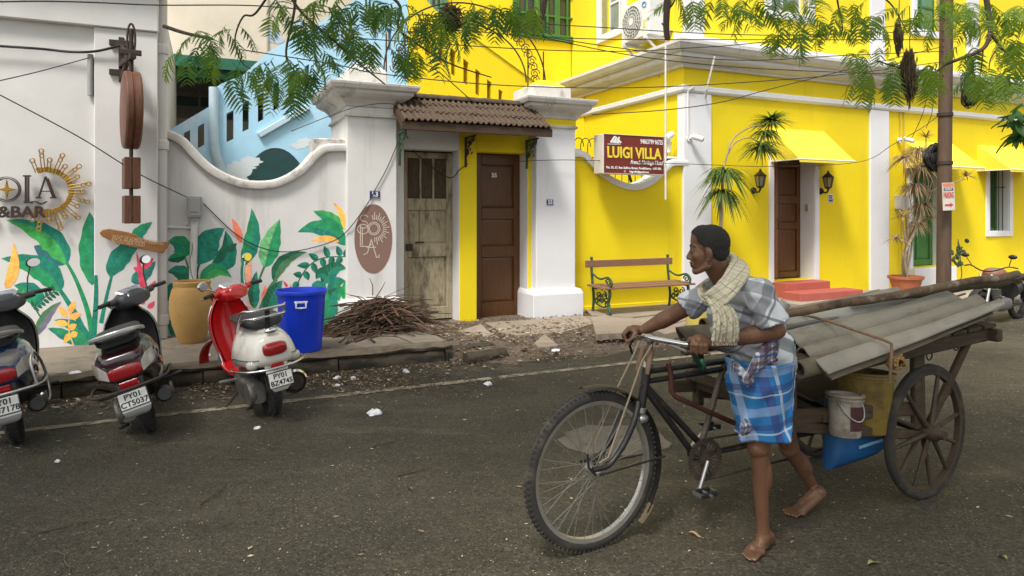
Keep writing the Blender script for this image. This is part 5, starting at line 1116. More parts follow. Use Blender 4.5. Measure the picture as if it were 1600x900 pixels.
# paper notice tied to the pole
c = ST(at(1482, 307, base.y-.25)); pn = sthing('parking_notice', 'small white and red parking notice with arrow tied to the pole', 'notice', c[0], c[1], c[2]); OFF.pop(pn.name); wd_, hg = .215, .42
pn_mb = MB().box(-wd_/2, wd_/2, -.004, .004, -hg/2, hg/2); o = pn_mb.build('board', M('notice_white',(.60,.55,.50),.6,.08,8), pn)
rd = M('notice_red',(.50,.05,.035),.6,.08); orr = M('notice_orange',(.62,.22,.10),.6,.1,9)
MB().box(-wd_/2+.008, wd_/2-.008, -.006, -.004, hg/2-.062, hg/2-.008).build('header', orr, pn); MB().box(-wd_/2+.02, wd_/2-.02, -.006, -.004, hg/2-.125, hg/2-.075).build('strip', M('notice_grey',(.12,.11,.14),.6), pn)
text('GUEST', .045, white_let, pn, (0,-.007,hg/2-.10), ext=.001); a_ = text('PARKING', .13, rd, pn, (0,-.006,hg/2-.195), ext=.001, bold=.003); bb = [v.co.x for v in a_.data.vertices]; a_.scale = (wd_*.86/(max(bb)-min(bb)),1,1)
MB().prism([(-.075,-.115),(.02,-.115),(.02,-.095),(.08,-.13),(.02,-.165),(.02,-.145),(-.075,-.145)], 'y', -.006, -.0045).build('arrow', rd, pn)
pn.rotation_euler = (0, R(-2.5), AL-R(12))
# ================================================================== SCOOTERS  (x forward, y left, z up; origin at the rear tyre contact)
def ring(x, wd, z0, z1, e=.7, n=24, y0=0, dx=0):
    zc, h = (z0+z1)/2, (z1-z0)/2; out = []
    for k in range(n):
        a = 2*math.pi*k/n; c, s = math.cos(a), math.sin(a)
        out.append((x+dx*s, y0+wd*math.copysign(abs(c)**e, c), zc+h*math.copysign(abs(s)**e, s)))
    return out
def spl(keys, k=5): return smooth_path(keys, k)
def shell(keys, e=.7, n=24, k=4): return [ring(q[0], max(q[1],.004), q[2], q[3], e, n, dx=q[4] if len(q) > 4 else 0) for q in spl(keys, k)]
def tyre(mb, c, r, w_, ax='y', n=36):
    t = w_/2; mb.lathe([(r-.085,-t*.75),(r-.03,-t),(r-.008,-t*.7),(r,-t*.25),(r,t*.25),(r-.008,t*.7),(r-.03,t),(r-.085,t*.75)], n, c, ax=ax, loop=True)
    for k in range(n):     # tread blocks
        a = 2*math.pi*(k+.5)/n
        for sg in (-1,1): mb.obox((c[0]+(r-.001)*math.cos(a), c[1]+sg*t*.42, c[2]+(r-.001)*math.sin(a)), (.012,t*.55,.014), (0,-a,sg*.4))
    return mb
cowl_m = M('charcoal_cowl', (.045,.045,.048), .4, .1, 8); seat_m = M('black_vinyl', (.018,.017,.017), .5, .2, 8, .1, 120); lamp_red = M('red_lamp_lens', (.30,.006,.010), .10, .30, 60, coat=.9); lamp_clr = M('clear_lamp_lens', (.48,.45,.40), .08, .14, 40, coat=.9); plate_m = M('number_plate', (.70,.69,.66), .5, .06, 9, dirt=((.35,.3,.25), .6, 12, ONE, .4)); alu = M('cast_alloy', (.19,.18,.165), .55, .2, 10, .1, 50, metal=.6); grey_pl = M('grey_plastic_trim', (.15,.15,.155), .5, .1, 8); silver = M('silver_paint', (.50,.50,.50), .3, .06, 6, metal=.5); ink = M('plate_lettering', (.02,.02,.02), .6)
def scooter(name, label, loc, psi, lean, body, front, style, l1, l2, steer, trim):
    s = thing(name, label, 'scooter', loc, 0, 'scooters parked against the kerb', (R(-lean), 0, AL+R(90)+R(psi)))
    b = lambda mb, nm, m, sm=45, par=s, **k: mb.build(nm, m, par, smooth=sm, **k)
    s.scale = (.94,)*3; RW = .215; WB = 1.24
    for x in (0, WB):
        wt_ = b(tyre(MB(), (x,0,RW), RW, .092), 'wheel', rubber)
        mb = MB().lathe([(.135,-.036),(.14,-.03),(.14,.03),(.135,.036),(.125,.02),(.125,-.02)], 28, (x,0,RW), ax='y', loop=True); mb.lathe([(0,-.05),(.05,-.05),(.05,.05),(0,.05)], 16, (x,0,RW), ax='y')
        for k in range(5): a = 2*math.pi*k/5; mb.bar((x+.04*math.cos(a),0,RW+.04*math.sin(a)),(x+.13*math.cos(a),0,RW+.13*math.sin(a)),.03,.03)
        b(mb, 'rim', alu, par=wt_)
    ves = style == 'round'
    # body shell over the rear wheel
    if ves: keys = [(-.335,.06,.52,.60),(-.32,.13,.49,.65),(-.27,.185,.46,.71),(-.12,.222,.43,.745),(.08,.225,.40,.745),(.28,.20,.34,.72),(.42,.15,.28,.66),(.50,.12,.25,.52)]
    else: keys = [(-.40,.09,.54,.63),(-.385,.135,.50,.67),(-.30,.175,.47,.72),(-.12,.195,.40,.745),(.08,.20,.33,.745),(.26,.19,.29,.72),(.42,.15,.27,.66),(.50,.12,.25,.50)]
    rg_ = shell(keys, .72 if not ves else .74)
    if ves: rg_ = [[(x,y*(1.12-.48*(z-min(p[2] for p in r))/(max(p[2] for p in r)-min(p[2] for p in r))),z) for x,y,z in r] for r in rg_]
    b(MB().loft(rg_), 'body', body)
    # seat
    if ves: sk = [(-.17,.10,.745,.79),(-.12,.145,.745,.83),(.05,.155,.74,.84),(.2,.14,.735,.815),(.33,.13,.735,.80),(.50,.11,.715,.785),(.55,.07,.72,.75)]
    else: sk = [(-.27,.11,.735,.785),(-.2,.14,.735,.815),(0,.15,.74,.83),(.15,.14,.735,.80),(.3,.13,.73,.785),(.48,.11,.71,.775),(.53,.07,.715,.74)]
    b(MB().loft(shell(sk, .6)), 'seat', seat_m)
    # floorboard, leg shield, front mudguard
    b(MB().loft(shell([(.44,.14,.25,.30),(.6,.155,.25,.285),(.8,.155,.25,.285),(.92,.15,.26,.30)], .35)), 'floorboard', grey_pl if not ves else front)
    ap = MB(); rows = []; n_ = 14
    prof = [(.90,.275,.13),(.93,.36,.14),(.955,.46,.165),(.975,.58,.18),(.985,.70,.175),(.985,.80,.14),(.975,.87,.10)] if ves else [(.90,.27,.16),(.94,.38,.18),(.97,.50,.205),(.985,.62,.21),(.985,.72,.19),(.98,.80,.135),(.97,.86,.09)]
    for x, z, wd in smooth_path(prof, 3):
        rows.append([(x+.11*(1-(2*j/n_-1)**2)+.02, wd*(2*j/n_-1), z) for j in range(n_+1)]+[(x+.11*(1-(2*j/n_-1)**2)-.018, (wd-.012)*(2*j/n_-1), z) for j in range(n_,-1,-1)])
    b(ap.loft(rows), 'leg_shield', front, 50)
    mb = MB().loft([[(x+.11*(1-(2*j/n_-1)**2)-.03, (wd-.025)*(2*j/n_-1), z) for j in range(n_+1)] for x, z, wd in smooth_path(prof, 3)], closed=False); b(mb, 'inner_panel', front if ves else black_p, 50)
    if ves: b(MB().tube([(x+.005, sg*wd, z) for sg in (1,) for x,z,wd in smooth_path(prof[:-1],3)]+[(x+.1*0+.06, 0, .90) for x in (.99,)]+[(x+.005, -wd, z) for x,z,wd in smooth_path(prof[:-1],3)[::-1]], .008, 6), 'shield_trim', chrome, 60)
    st_, ct_ = math.sin(R(steer)), math.cos(R(steer))
    def turn(mb):
        mb.v = [(WB-.09+((x-WB+.09)*ct_-y*st_), (x-WB+.09)*st_+y*ct_+(.055 if z > .84 else 0), z-(.055 if z > .84 else 0)) for x,y,z in mb.v]; return mb
    mud = MB().loft([[(WB+(RW+.03+.012*math.cos(q))*math.cos(a), .062*math.sin(q), RW+(RW+.03+.018*math.cos(q))*math.sin(a)) for q in [math.pi*(k/8-.5) for k in range(9)]] for a in [R(x) for x in range(-5,166,10)]], closed=False)
    b(turn(mud), 'front_mudguard', front)
    b(turn(MB().tube([(WB-.09,0,.86),(WB-.04,0,.52),(WB,.06,RW)], .022, 8)), 'fork', grey_pl)
    # handlebar cowl, console, headlamp, grips, levers, mirrors
    hk = [(.86,.09,.90,.985),(.90,.15,.885,1.02),(.97,.155,.87,1.035),(1.05,.12,.86,1.015),(1.12,.075,.87,.98),(1.135,.04,.89,.95)]
    b(turn(MB().loft(shell(hk, .75))), 'handlebar_cowl', front if ves else cowl_m)
    for sg in (1,-1): b(turn(MB().tube([(.98,sg*.10,.965),(.955,sg*.24,.975)], [.035,.026], 10)), 'bar_cover', front if ves else cowl_m)
    b(turn(MB().add([(.875,-.10,.985),(.875,.10,.985),(.985,.12,1.042),(.985,-.12,1.042),(.88,-.09,1.0),(.88,.09,1.0),(.98,.105,1.052),(.98,-.105,1.052)],[(4,5,6,7),(0,1,5,4),(1,2,6,5),(2,3,7,6),(3,0,4,7)])), 'console', silver, 20)
    b(turn(MB().add([(.885,-.085,1.008),(.885,.085,1.008),(.978,.10,1.0535),(.978,-.10,1.0535)],[(0,1,2,3)])), 'dial', M('dial_glass',(.30,.32,.36),.06,.25,18,coat=.8))
    b(turn(MB().ell((1.12,0,.93),(.035,.075,.05))), 'headlamp', lamp_clr)
    for sg in (1,-1):
        g0, g1 = Vector((.955,sg*.235,.985)), Vector((.915,sg*.36,.985))
        b(turn(MB().tube([g0,g1], .0175, 10)), 'grip', black_p); b(turn(MB().tube([g0+Vector((.03,0,-.01)),g0+Vector((.06,sg*.02,-.015)),g1+Vector((.055,sg*.01,-.02))], .006, 6)), 'lever', steel if ves else black_p)
        if not ves and sg > 0: continue
        m0 = Vector((.955,sg*.19,1.0)); m1 = m0+Vector((.03,sg*.07,.20)) if not (ves and sg > 0) else m0+Vector((-.02,sg*.13,.05))
        mr = b(turn(MB().tube([m0,m0.lerp(m1,.5)+Vector((.015,0,.01)),m1], .006, 6)), 'mirror', chrome if ves else black_p)
        c = m1+Vector((0,sg*.03,.035)); mb = MB(); mb.ell(c,(.016,.058,.043)); b(turn(mb), 'mirror_shell', chrome if ves else black_p, par=mr)
        mb = MB().lathe([(0,-.0),(.9,-.0)], 24, (0,0,0), ax='x'); mb.v = [(c.x-.0165, c.y+y*.055, c.z+z*.040) for x,y,z in mb.v]; b(turn(mb), 'mirror_glass', mirror_m, None, par=mr)
    for sg in (1,-1): b(turn(MB().tube(smooth_path([(.93,sg*.24,.975),(1.06,sg*.20,.97),(1.13,sg*.09,.93),(1.12,sg*.03,.85)]), .006, 6)), 'brake_cable', black_p, 60)
    for sg in (1,-1): b(MB().tube(smooth_path([(q[0], sg*(q[1]*(.99 if not ves else .93)+.0035), q[2]+(q[3]-q[2])*.30) for q in keys[1:-1]]), .0035, 5), 'panel_seam', black_p, 60)
    # tail lamp, indicators, rear mudguard, number plate
    xt = -.335 if ves else -.405
    if ves:
        b(MB().loft(shell([(xt-.022,.062,.575,.63),(xt-.008,.088,.555,.652),(xt+.03,.092,.55,.655),(xt+.06,.09,.55,.65)], .6)), 'tail_lamp', lamp_red)
        for sg in (1,-1): mb = MB().ell((xt+.075,sg*.165,.50),(.035,.05,.038),(0,0,R(sg*-35))); b(mb, 'indicator', lamp_clr); 
    else:
        b(MB().loft(shell([(xt-.012,.085,.535,.60),(xt-.002,.105,.52,.61),(xt+.05,.115,.515,.61)], .5)), 'tail_lamp', lamp_red)
        for sg in (1,-1):
            mb = MB(); mb.loft([[(xt+.0,sg*.105,.53),(xt+.0,sg*.105,.60),(xt+.02,sg*.15,.655),(xt+.03,sg*.162,.56)],[(xt+.14,sg*.185,.54),(xt+.14,sg*.19,.60),(xt+.14,sg*.192,.66),(xt+.14,sg*.193,.57)]]); b(mb, 'indicator', lamp_clr, 30, bevel=.008)
        b(MB().loft(shell([(xt+.005,.10,.615,.66),(xt+.03,.13,.61,.69),(xt+.10,.15,.60,.715)], .5)), 'tail_cover', trim)
    pm_ = silver if ves is False else body
    b(MB().loft([[(x,-w_,z),(x+.012,-w_,z),(x+.012,w_,z),(x,w_,z)] for x,w_,z in ((xt+.05,.09,.54),(xt+.03,.085,.45),(xt-.01,.08,.36),(xt-.03,.075,.31),(xt-.015,.05,.275))]), 'rear_mudguard', pm_ if ves else black_p, 30, bevel=.004)
    if not ves: b(MB().loft([[(x,-w_,z),(x+.012,-w_,z),(x+.012,w_,z),(x,w_,z)] for x,w_,z in ((xt-.025,.092,.33),(xt-.04,.09,.30),(xt-.032,.08,.265),(xt-.015,.055,.245))]), 'mudguard_flap', silver, 30, bevel=.004)
    nx = xt-.045; pl = b(MB().obox((nx,0,.375),(.006,.175,.108),(0,R(12),0)), 'number_plate', plate_m, 20, bevel=.003)
    b(MB().obox((nx+.008,0,.375),(.008,.186,.120),(0,R(12),0)), 'plate_frame', black_p, 20)
    for body_, z in ((l1,.400),(l2,.351)):
        q = text(body_, .052, ink, pl, (nx-.0045-(z-.375)*math.tan(R(-12))*1.0, 0, z), (R(90-12), 0, R(-90)), ext=.001, bold=.0012); q.rotation_euler = Euler((R(78),0,R(-90)))
    if ves is False: b(MB().obox((xt+.0,0,.475),(.02,.12,.05)), 'reflector', lamp_red, 20, bevel=.006)
    else: b(MB().obox((xt-.0,0,.475),(.02,.10,.035)), 'reflector', lamp_red, 20, bevel=.006)
    # grab rail
    if ves:
        for z, k in ((.90,1),(.84,.93)): b(MB().tube(smooth_path([(.06,.17*k,.72),(-.05,.175*k,.80),(-.18,.165*k,z),(-.27,.12*k,z+.01),(-.28,0,z+.012),(-.27,-.12*k,z+.01),(-.18,-.165*k,z),(-.05,-.175*k,.80),(.06,-.17*k,.72)]), .010, 8), 'grab_rail', chrome, 60)
        b(MB().tube([(-.27,0,.9),(-.24,0,.78),(-.22,0,.72)], .02, 8), 'rail_post', black_p); b(MB().ell((-.285,0,.735),(.02,.045,.028)), 'seat_latch', chrome)
        b(MB().tube(smooth_path([(.10,.235,.42),(-.05,.265,.44),(-.25,.235,.46),(-.36,.12,.465),(-.375,0,.465),(-.36,-.12,.465),(-.25,-.235,.46),(-.05,-.265,.44),(.10,-.235,.42)]), .010, 8), 'bumper_rail', chrome, 60)
    else:
        def bandr(pts, w_, h_): 
            q = smooth_path(pts); return MB().loft([[(x-0,y,z-h_/2),(x+w_*.7,y*.80,z-h_/2),(x+w_*.7,y*.80,z+h_/2),(x,y,z+h_/2)] for x,y,z in q])
        b(bandr([(.02,.17,.765),(-.2,.175,.80),(-.36,.14,.83),(-.42,.06,.84),(-.425,0,.842),(-.42,-.06,.84),(-.36,-.14,.83),(-.2,-.175,.80),(.02,-.17,.765)], .05, .028), 'grab_rail', trim if style == 'blue' else silver, 40, bevel=.006)
        b(MB().loft(shell([(-.40,.08,.80,.815),(-.30,.12,.79,.808),(-.2,.13,.77,.79)], .4)), 'rail_plate', black_p)
        gm = iron if style == 'dark' else steel; b(MB().tube(smooth_path([(.25,.20,.33),(.02,.25,.43),(-.25,.25,.45),(-.42,.22,.455),(-.46,.1,.455),(-.465,0,.455),(-.46,-.1,.455),(-.42,-.22,.455),(-.25,-.25,.45),(.02,-.25,.43),(.25,-.2,.33)]), .010, 8), 'guard_rail', gm, 60)
        if style == 'blue': b(MB().tube(smooth_path([(-.42,-.20,.455),(-.40,-.19,.60),(-.33,-.21,.66),(-.2,-.235,.58),(-.15,-.25,.45),(-.18,-.25,.33),(-.3,-.235,.30),(-.4,-.215,.38)]), .009, 8), 'side_guard', steel, 60)
        b(MB().loft(shell([(-.02,.206,.50,.64),(.12,.21,.47,.66),(.25,.203,.45,.62)], .8)), 'side_panel', body)
        for sg in (-1,): b(MB().obox((-.10,sg*.201,.615),(.09,.004,.018),(0,R(4),0)), 'badge', silver)
        for sg in (-1,1): b(MB().obox((-.03,sg*.205,.50),(.10,.012,.05),(0,0,0)), 'side_reflector', lamp_red, bevel=.006)
    # engine, gearbox, silencer, stand, footrests
    mb = MB().loft(shell([(-.08,.05,.14,.30),(0,.055,.12,.31),(.2,.06,.13,.30),(.42,.05,.16,.28)], .6)); mb.shift((0,.10,0)); mb.lathe([(0,.0),(.085,0),(.095,.02),(.09,.05),(0,.055)], 20, (-.0,.12,RW), ax='y'); mb.lathe([(0,.0),(.075,0),(.08,.03),(0,.04)], 20, (.33,.13,.235), ax='y')
    for k in range(6): mb.box(.05+.04*k,.065+.04*k,.13,.165,.16,.27)
    b(mb, 'engine', alu)
    if ves: mb = MB().tube([(.14,-.15,.23),(.10,-.155,.235),(-.16,-.165,.26),(-.19,-.165,.262)], [.05,.085,.085,.06], 14)
    else: mb = MB().tube([(.30,-.14,.19),(.1,-.15,.22),(-.2,-.17,.28),(-.30,-.175,.30)], [.03,.058,.062,.045], 14)
    ex = b(mb, 'silencer', black_p if not ves else iron)
    if ves: b(MB().lathe([(.085,-.02),(.10,0),(.085,.02)], 18, (-.17,-.165,.26), ax='x'), 'heat_ring', chrome, par=ex)
    else: b(MB().obox((0,-.215,.26),(.26,.012,.09),(0,R(10),0)), 'heat_shield', grey_pl, par=ex, bevel=.006)
    b(MB().tube([(.38,.10,.20),(.42,.24,.05),(.43,.30,.012)], .010, 6), 'side_stand', iron); b(MB().tube([(.20,.12,.16),(.05,.14,.09),(.0,.19,.10)], .012, 6), 'centre_stand', iron)
    for sg in (1,-1): b(MB().tube([(.33,sg*.14,.27),(.32,sg*.30,.285)], .014, 8), 'footrest', black_p if not ves else steel)
    return s
dark_body = M('dark_grey_gloss_paint', (.028,.027,.027), .25, .08, 4, coat=.5, dirt=((.085,.072,.055), .58, 7, ONE, .45)); wine = M('wine_gloss_paint', (.030,.007,.010), .25, .08, 4, coat=.5); blue_body = M('blue_gloss_paint', (.015,.055,.15), .22, .08, 4, coat=.6, dirt=((.08,.075,.065), .6, 7, ONE, .4)); ivory = M('ivory_gloss_paint', (.66,.63,.56), .22, .04, 3, coat=.6, dirt=((.4,.36,.3), .62, 5, ONE, .35))
q = grd(237, 672); scooter('scooter', 'dark grey scooter with silver grab rail and plate CT5037, middle of the three', q, 3, 16, dark_body, dark_body, 'dark', 'PY01', 'CT5037', 46, wine)
q = grd(426, 647); scooter('scooter', 'red and ivory rounded scooter with chrome rails beside the blue bin', q, 12, 8, ivory, red_paint, 'round', 'PY01', 'BZ4745', 34, red_paint)
q = grd(28, 690); scooter('scooter', 'blue scooter with steel guards cut by the left edge of the view', q, 10, 10, blue_body, dark_body, 'blue', 'PY01', 'CU7178', 24, M('grey_rail_paint',(.20,.19,.18),.45,.08))
# ================================================================== MOTORBIKE behind the cart
q = at(1592, 498, 9.6); q.z = 0
mo = thing('motorbike', 'black motorbike with rusty orange tank parked behind the loaded cart', 'motorbike', q+T*-.45, AL+R(188)); mo.scale = (.9,.9,.78)
b = lambda mb, nm, m, sm=45, par=mo, **k: mb.build(nm, m, par, smooth=sm, **k)     # x forward (towards street left), origin under the middle
for x in (-.62,.66):
    wl = b(tyre(MB(), (x,0,.30), .30, .085), 'wheel', rubber); b(MB().lathe([(.225,-.02),(.24,-.02),(.24,.02),(.225,.02)], 30, (x,0,.30), ax='y', loop=True), 'rim', chrome, par=wl)
    mb = MB()
    for k in range(18): a = 2*math.pi*k/18; mb.tube([(x+.03*math.cos(a+.5),.03*(-1)**k,.30+.03*math.sin(a+.5)),(x+.23*math.cos(a),0,.30+.23*math.sin(a))], .0028, 4)
    mb.lathe([(0,-.05),(.05,-.045),(.05,.045),(0,.05)], 14, (x,0,.3), ax='y'); b(mb, 'spokes', steel, par=wl)
    b(MB().loft([[(x+(.335)*math.cos(a), .05*math.sin(q_), .30+(.335+.015*math.cos(q_))*math.sin(a)) for q_ in [math.pi*(k/6-.5) for k in range(7)]] for a in [R(d_) for d_ in range(15,166,12)]], closed=False), 'mudguard', black_p)
for sg in (1,-1): b(MB().tube([(.66,sg*.075,.30),(.45,sg*.075,.88)], .02, 8), 'fork_leg', steel); b(MB().tube([(-.62,sg*.11,.30),(-.5,sg*.12,.66)], .022, 8), 'shock', black_p)
b(MB().tube([(.42,0,.86),(.1,0,.70),(-.4,0,.70)], .022, 8).tube([(.42,0,.80),(.25,0,.32),(-.15,0,.26),(-.62,.09,.30)], .02, 8), 'frame', black_p)
b(MB().loft(shell([(.36,.05,.80,.90),(.30,.12,.74,.97),(.12,.14,.73,.98),(-.06,.10,.72,.90),(-.12,.05,.73,.80)], .7)), 'tank', M('rusty_orange_tank',(.26,.065,.028),.55,.3,9,dirt=((.16,.13,.105),.47,5,ONE,.9)))
b(MB().loft(shell([(-.06,.10,.74,.80),(-.3,.13,.73,.80),(-.6,.12,.75,.84),(-.72,.07,.78,.83)], .6)), 'seat', seat_m)
mb = MB().loft(shell([(.22,.09,.22,.44),(.1,.13,.20,.46),(-.1,.13,.22,.44),(-.2,.08,.26,.4)], .6)); mb.tube([(.16,0,.42),(.22,0,.62)], .07, 12)
for k in range(6): mb.lathe([(.06,-.004),(.10,-.004),(.10,.004),(.06,.004)], 12, (.165+.011*k,0,.45+.03*k))
b(mb, 'engine', alu); b(MB().tube([(.2,-.1,.4),(.26,-.13,.2),(0,-.14,.17),(-.75,-.15,.28)], [.02,.022,.03,.045], 10), 'exhaust', chrome)
b(MB().tube(smooth_path([(.30,.36,1.0),(.36,.25,1.02),(.42,.08,.94),(.42,-.08,.94),(.36,-.25,1.02),(.30,-.36,1.0)]), .012, 8), 'handlebar', black_p)
for sg in (1,-1): mr = b(MB().tube([(.33,sg*.25,1.02),(.38,sg*.3,1.16)], .006, 6), 'mirror', black_p); b(MB().ell((.38,sg*.32,1.2),(.02,.06,.04)), 'mirror_shell', black_p, par=mr)
b(MB().ell((.50,0,.80),(.06,.075,.075)), 'headlamp', cowl_m); b(MB().loft(shell([(-.3,.14,.42,.68),(-.5,.13,.5,.68),(-.7,.06,.62,.72)], .6)), 'side_panel', black_p); b(MB().obox((-.78,0,.72),(.05,.12,.07)), 'tail_lamp', lamp_red, bevel=.01)
# ================================================================== CARGO TRICYCLE CART   (x back along the street, y away from the camera, z up; origin under the front wheel)
C0 = grd(930, 857); C0 = Vector((C0.x, C0.y, 0))
def CY(u, y): return (y + C0.dot(N))/(N.y + N.x*(u-800)/F)
def CX(u, y): Y = CY(u, y); return (Vector(((u-800)/F*Y, Y, 0))-C0).dot(T)
def CP(u, v, y): return (CX(u, y), y, CH-(v-HV)/F*CY(u, y))
ct = thing('cargo_tricycle', 'old black cargo tricycle cart with spoked front wheel and wooden rear wheels', 'cart', C0, AL)
c_ = lambda mb, nm, m, sm=50, par=ct, **k: mb.build(nm, m, par, smooth=sm, **k)
frame_m = M('worn_black_frame', (.020,.018,.017), .45, .3, 14, .1, 60, metal=.2, dirt=((.10,.05,.03), .58, 14, ONE, .7)); frame_w = M('brown_worn_tube', (.075,.055,.038), .6, .3, 12, .1, 60); tyre_d = M('dusty_tyre', (.030,.027,.023), .9, .25, 14, .2, 60, dirt=((.09,.072,.05), .53, 10, ONE, .7)); cart_wood = M('oily_cart_wood', (.055,.036,.020), .85, .35, 8, .3, 50, stretch=(1,6,6), dirt=((.13,.09,.05), .56, 7, (1,3,3), .6))
wheel_wood = M('dark_wheel_wood', (.052,.034,.020), .7, .3, 10, .2, 50, dirt=((.025,.018,.012), .52, 10, ONE, .6))
hub = CP(927, 735, 0); RF = hub[2]; hx = hub[0]
def yaw(mb, cx, cy, deg):
    c, s_ = math.cos(R(deg)), math.sin(R(deg)); mb.v = [(cx+(x-cx)*c-(y-cy)*s_, cy+(x-cx)*s_+(y-cy)*c, z) for x,y,z in mb.v]; return mb
yf = lambda mb: yaw(mb, hx, 0, 5)
# front wheel
mb = MB(); mb.lathe([(RF-.042,-.016),(RF-.03,-.021),(RF-.010,-.019),(RF,-.008),(RF,.008),(RF-.010,.019),(RF-.03,.021),(RF-.042,.016)], 72, (hx,0,RF), ax='y', loop=True)
for k in range(90):
    a = 2*math.pi*k/90
    for sg in (-1,1): mb.obox((hx+(RF-.004)*math.cos(a),sg*.0135,RF+(RF-.004)*math.sin(a)),(.014,.009,.011),(0,-a,sg*.3))
wf = c_(yf(mb), 'front_wheel', tyre_d)
c_(yf(MB().lathe([(RF-.058,-.014),(RF-.04,-.017),(RF-.04,.017),(RF-.058,.014),(RF-.052,0)], 72, (hx,0,RF), ax='y', loop=True)), 'rim', M('dull_chrome_rim',(.55,.53,.49),.3,.2,9,metal=.85), par=wf)
mb = MB(); mb.lathe([(0,-.05),(.012,-.05),(.03,-.035),(.022,-.03),(.018,0),(.022,.03),(.03,.035),(.012,.05),(0,.05)], 16, (hx,0,RF), ax='y'); c_(yf(mb), 'hub', steel, par=wf)
sp0 = None
for k in range(36):
    a = 2*math.pi*k/36; sg = 1 if k % 2 else -1; off = (1 if (k//2) % 2 else -1)*1.1
    p, q = (hx+.027*math.cos(a+off),sg*.032,RF+.027*math.sin(a+off)), (hx+(RF-.055)*math.cos(a),sg*.004,RF+(RF-.055)*math.sin(a))
    yf(MB().tube([p,q], .0016, 4)).build('spoke', steel, wf)
# fork, head, mudguard, stays, brake rods
hd_b, hd_t = CP(1001, 640, 0), CP(1012, 570, 0); stem = CP(1017, 528, 0)
crown = CP(997, 655, 0)
fk = [CP(u,v,-.055) for u,v in ((1002,630),(993,655),(982,682),(969,706),(951,728),(927,735))]
for sg in (-1,1): c_(MB().tube(smooth_path([(x,sg*(.032 if i == 0 else .05),z) for i,(x,y,z) in enumerate(fk)],4), [.0145]*12+[.0125]*9, 10), 'fork_blade', frame_m)
c_(MB().obox((crown[0],0,crown[2]+.012),(.05,.11,.035)), 'fork_crown', steel, bevel=.008)
c_(MB().tube([hd_b,hd_t], .021, 12), 'head_tube', frame_m); c_(MB().tube([hd_t,stem], .015, 10), 'stem', frame_w)
for p in (hd_b, hd_t): d_ = (Vector(hd_t)-Vector(hd_b)).normalized()*.012; c_(MB().tube([Vector(p)-d_,Vector(p)+d_], .027, 12), 'headset_cup', steel)
mudf = lambda a0, a1: yf(MB().loft([[(hx+(RF+.014+.016*math.cos(q))*math.cos(R(a)), .040*math.sin(q), RF+(RF+.014+.016*math.cos(q))*math.sin(R(a))) for q in [math.pi*(k/6-.5) for k in range(7)]] for a in range(a0,a1,6)], closed=False))
c_(mudf(-40, 100), 'mudguard', frame_m); c_(MB().loft([[(hx+(RF+r_)*math.cos(R(a)), y, RF+(RF+r_)*math.sin(R(a))) for y,r_ in ((-.036,.012),(0,.028),(.036,.012))] for a in range(-48,-28,5)], closed=False), 'mud_flap', M('tan_mud_flap',(.13,.10,.06),.7))
for sg in (-1,1):
    c_(MB().tube([(hx,sg*.06,RF),(hx+(RF+.02)*math.cos(R(-2)),sg*.034,RF+.02)], .005, 6), 'mudguard_stay', frame_m)
    br = CP(1004,560,0); c_(MB().tube([(stem[0]-.03,sg*.05,stem[2]-.02),(br[0]-.03,sg*.04,br[2]),(hx+.02-.03*sg,sg*.05,RF+.07),(hx-.0,sg*.05,RF+.05)], .0048, 6), 'brake_rod', M('tan_rod',(.20,.155,.10),.6))
c_(MB().tube([(hx-.06,-.05,RF+.10),(hx-.055,-.05,RF+.04),(hx-.02,-.055,RF+.0)], .006, 6), 'lamp_bracket', frame_m)
for k, sg in enumerate((-1,1)): c_(MB().tube([(stem[0]-.02,sg*.03,stem[2]-.05),(stem[0]-.035,sg*.035,stem[2]-.10),(stem[0]-.05,sg*.04,stem[2]-.16)], [.012,.016,.009], 8), 'cloth_wrap', M('faded_brown_cloth',(.16,.10,.065),.9,.2,14))
# frame tubes (doubled), seat tube, bracket
bb = CP(1090, 712, 0); st_t = CP(1136, 566, 0)
for y, p, q in ((-.0,(1012,580),(1148,562)),(.0,(1008,596),(1146,574))): c_(MB().tube([CP(*p,y),CP(*q,y)], .0145, 10), 'top_tube', frame_m)
for y, p, q in ((.0,(1003,600),(1080,705)),(.0,(1008,602),(1100,700))): c_(MB().tube([CP(*p,y),CP(*q,y)], .0165, 10), 'down_tube', frame_m)
c_(MB().tube([(st_t[0]-.005,0,st_t[2]+.02),bb], .0155, 10), 'seat_tube', frame_w)
br = [CP(*p,-.02) for p in ((1044,567),(1048,585),(1049,612),(1056,620),(1100,640),(1145,660),(1185,672))]; c_(MB().tube(br, .013, 8), 'brake_bar', M('rust_red_bar',(.075,.025,.016),.6,.3,12))
c_(MB().lathe([(0,-.045),(.03,-.045),(.03,.045),(0,.045)], 16, bb, ax='y'), 'bottom_bracket', frame_m)
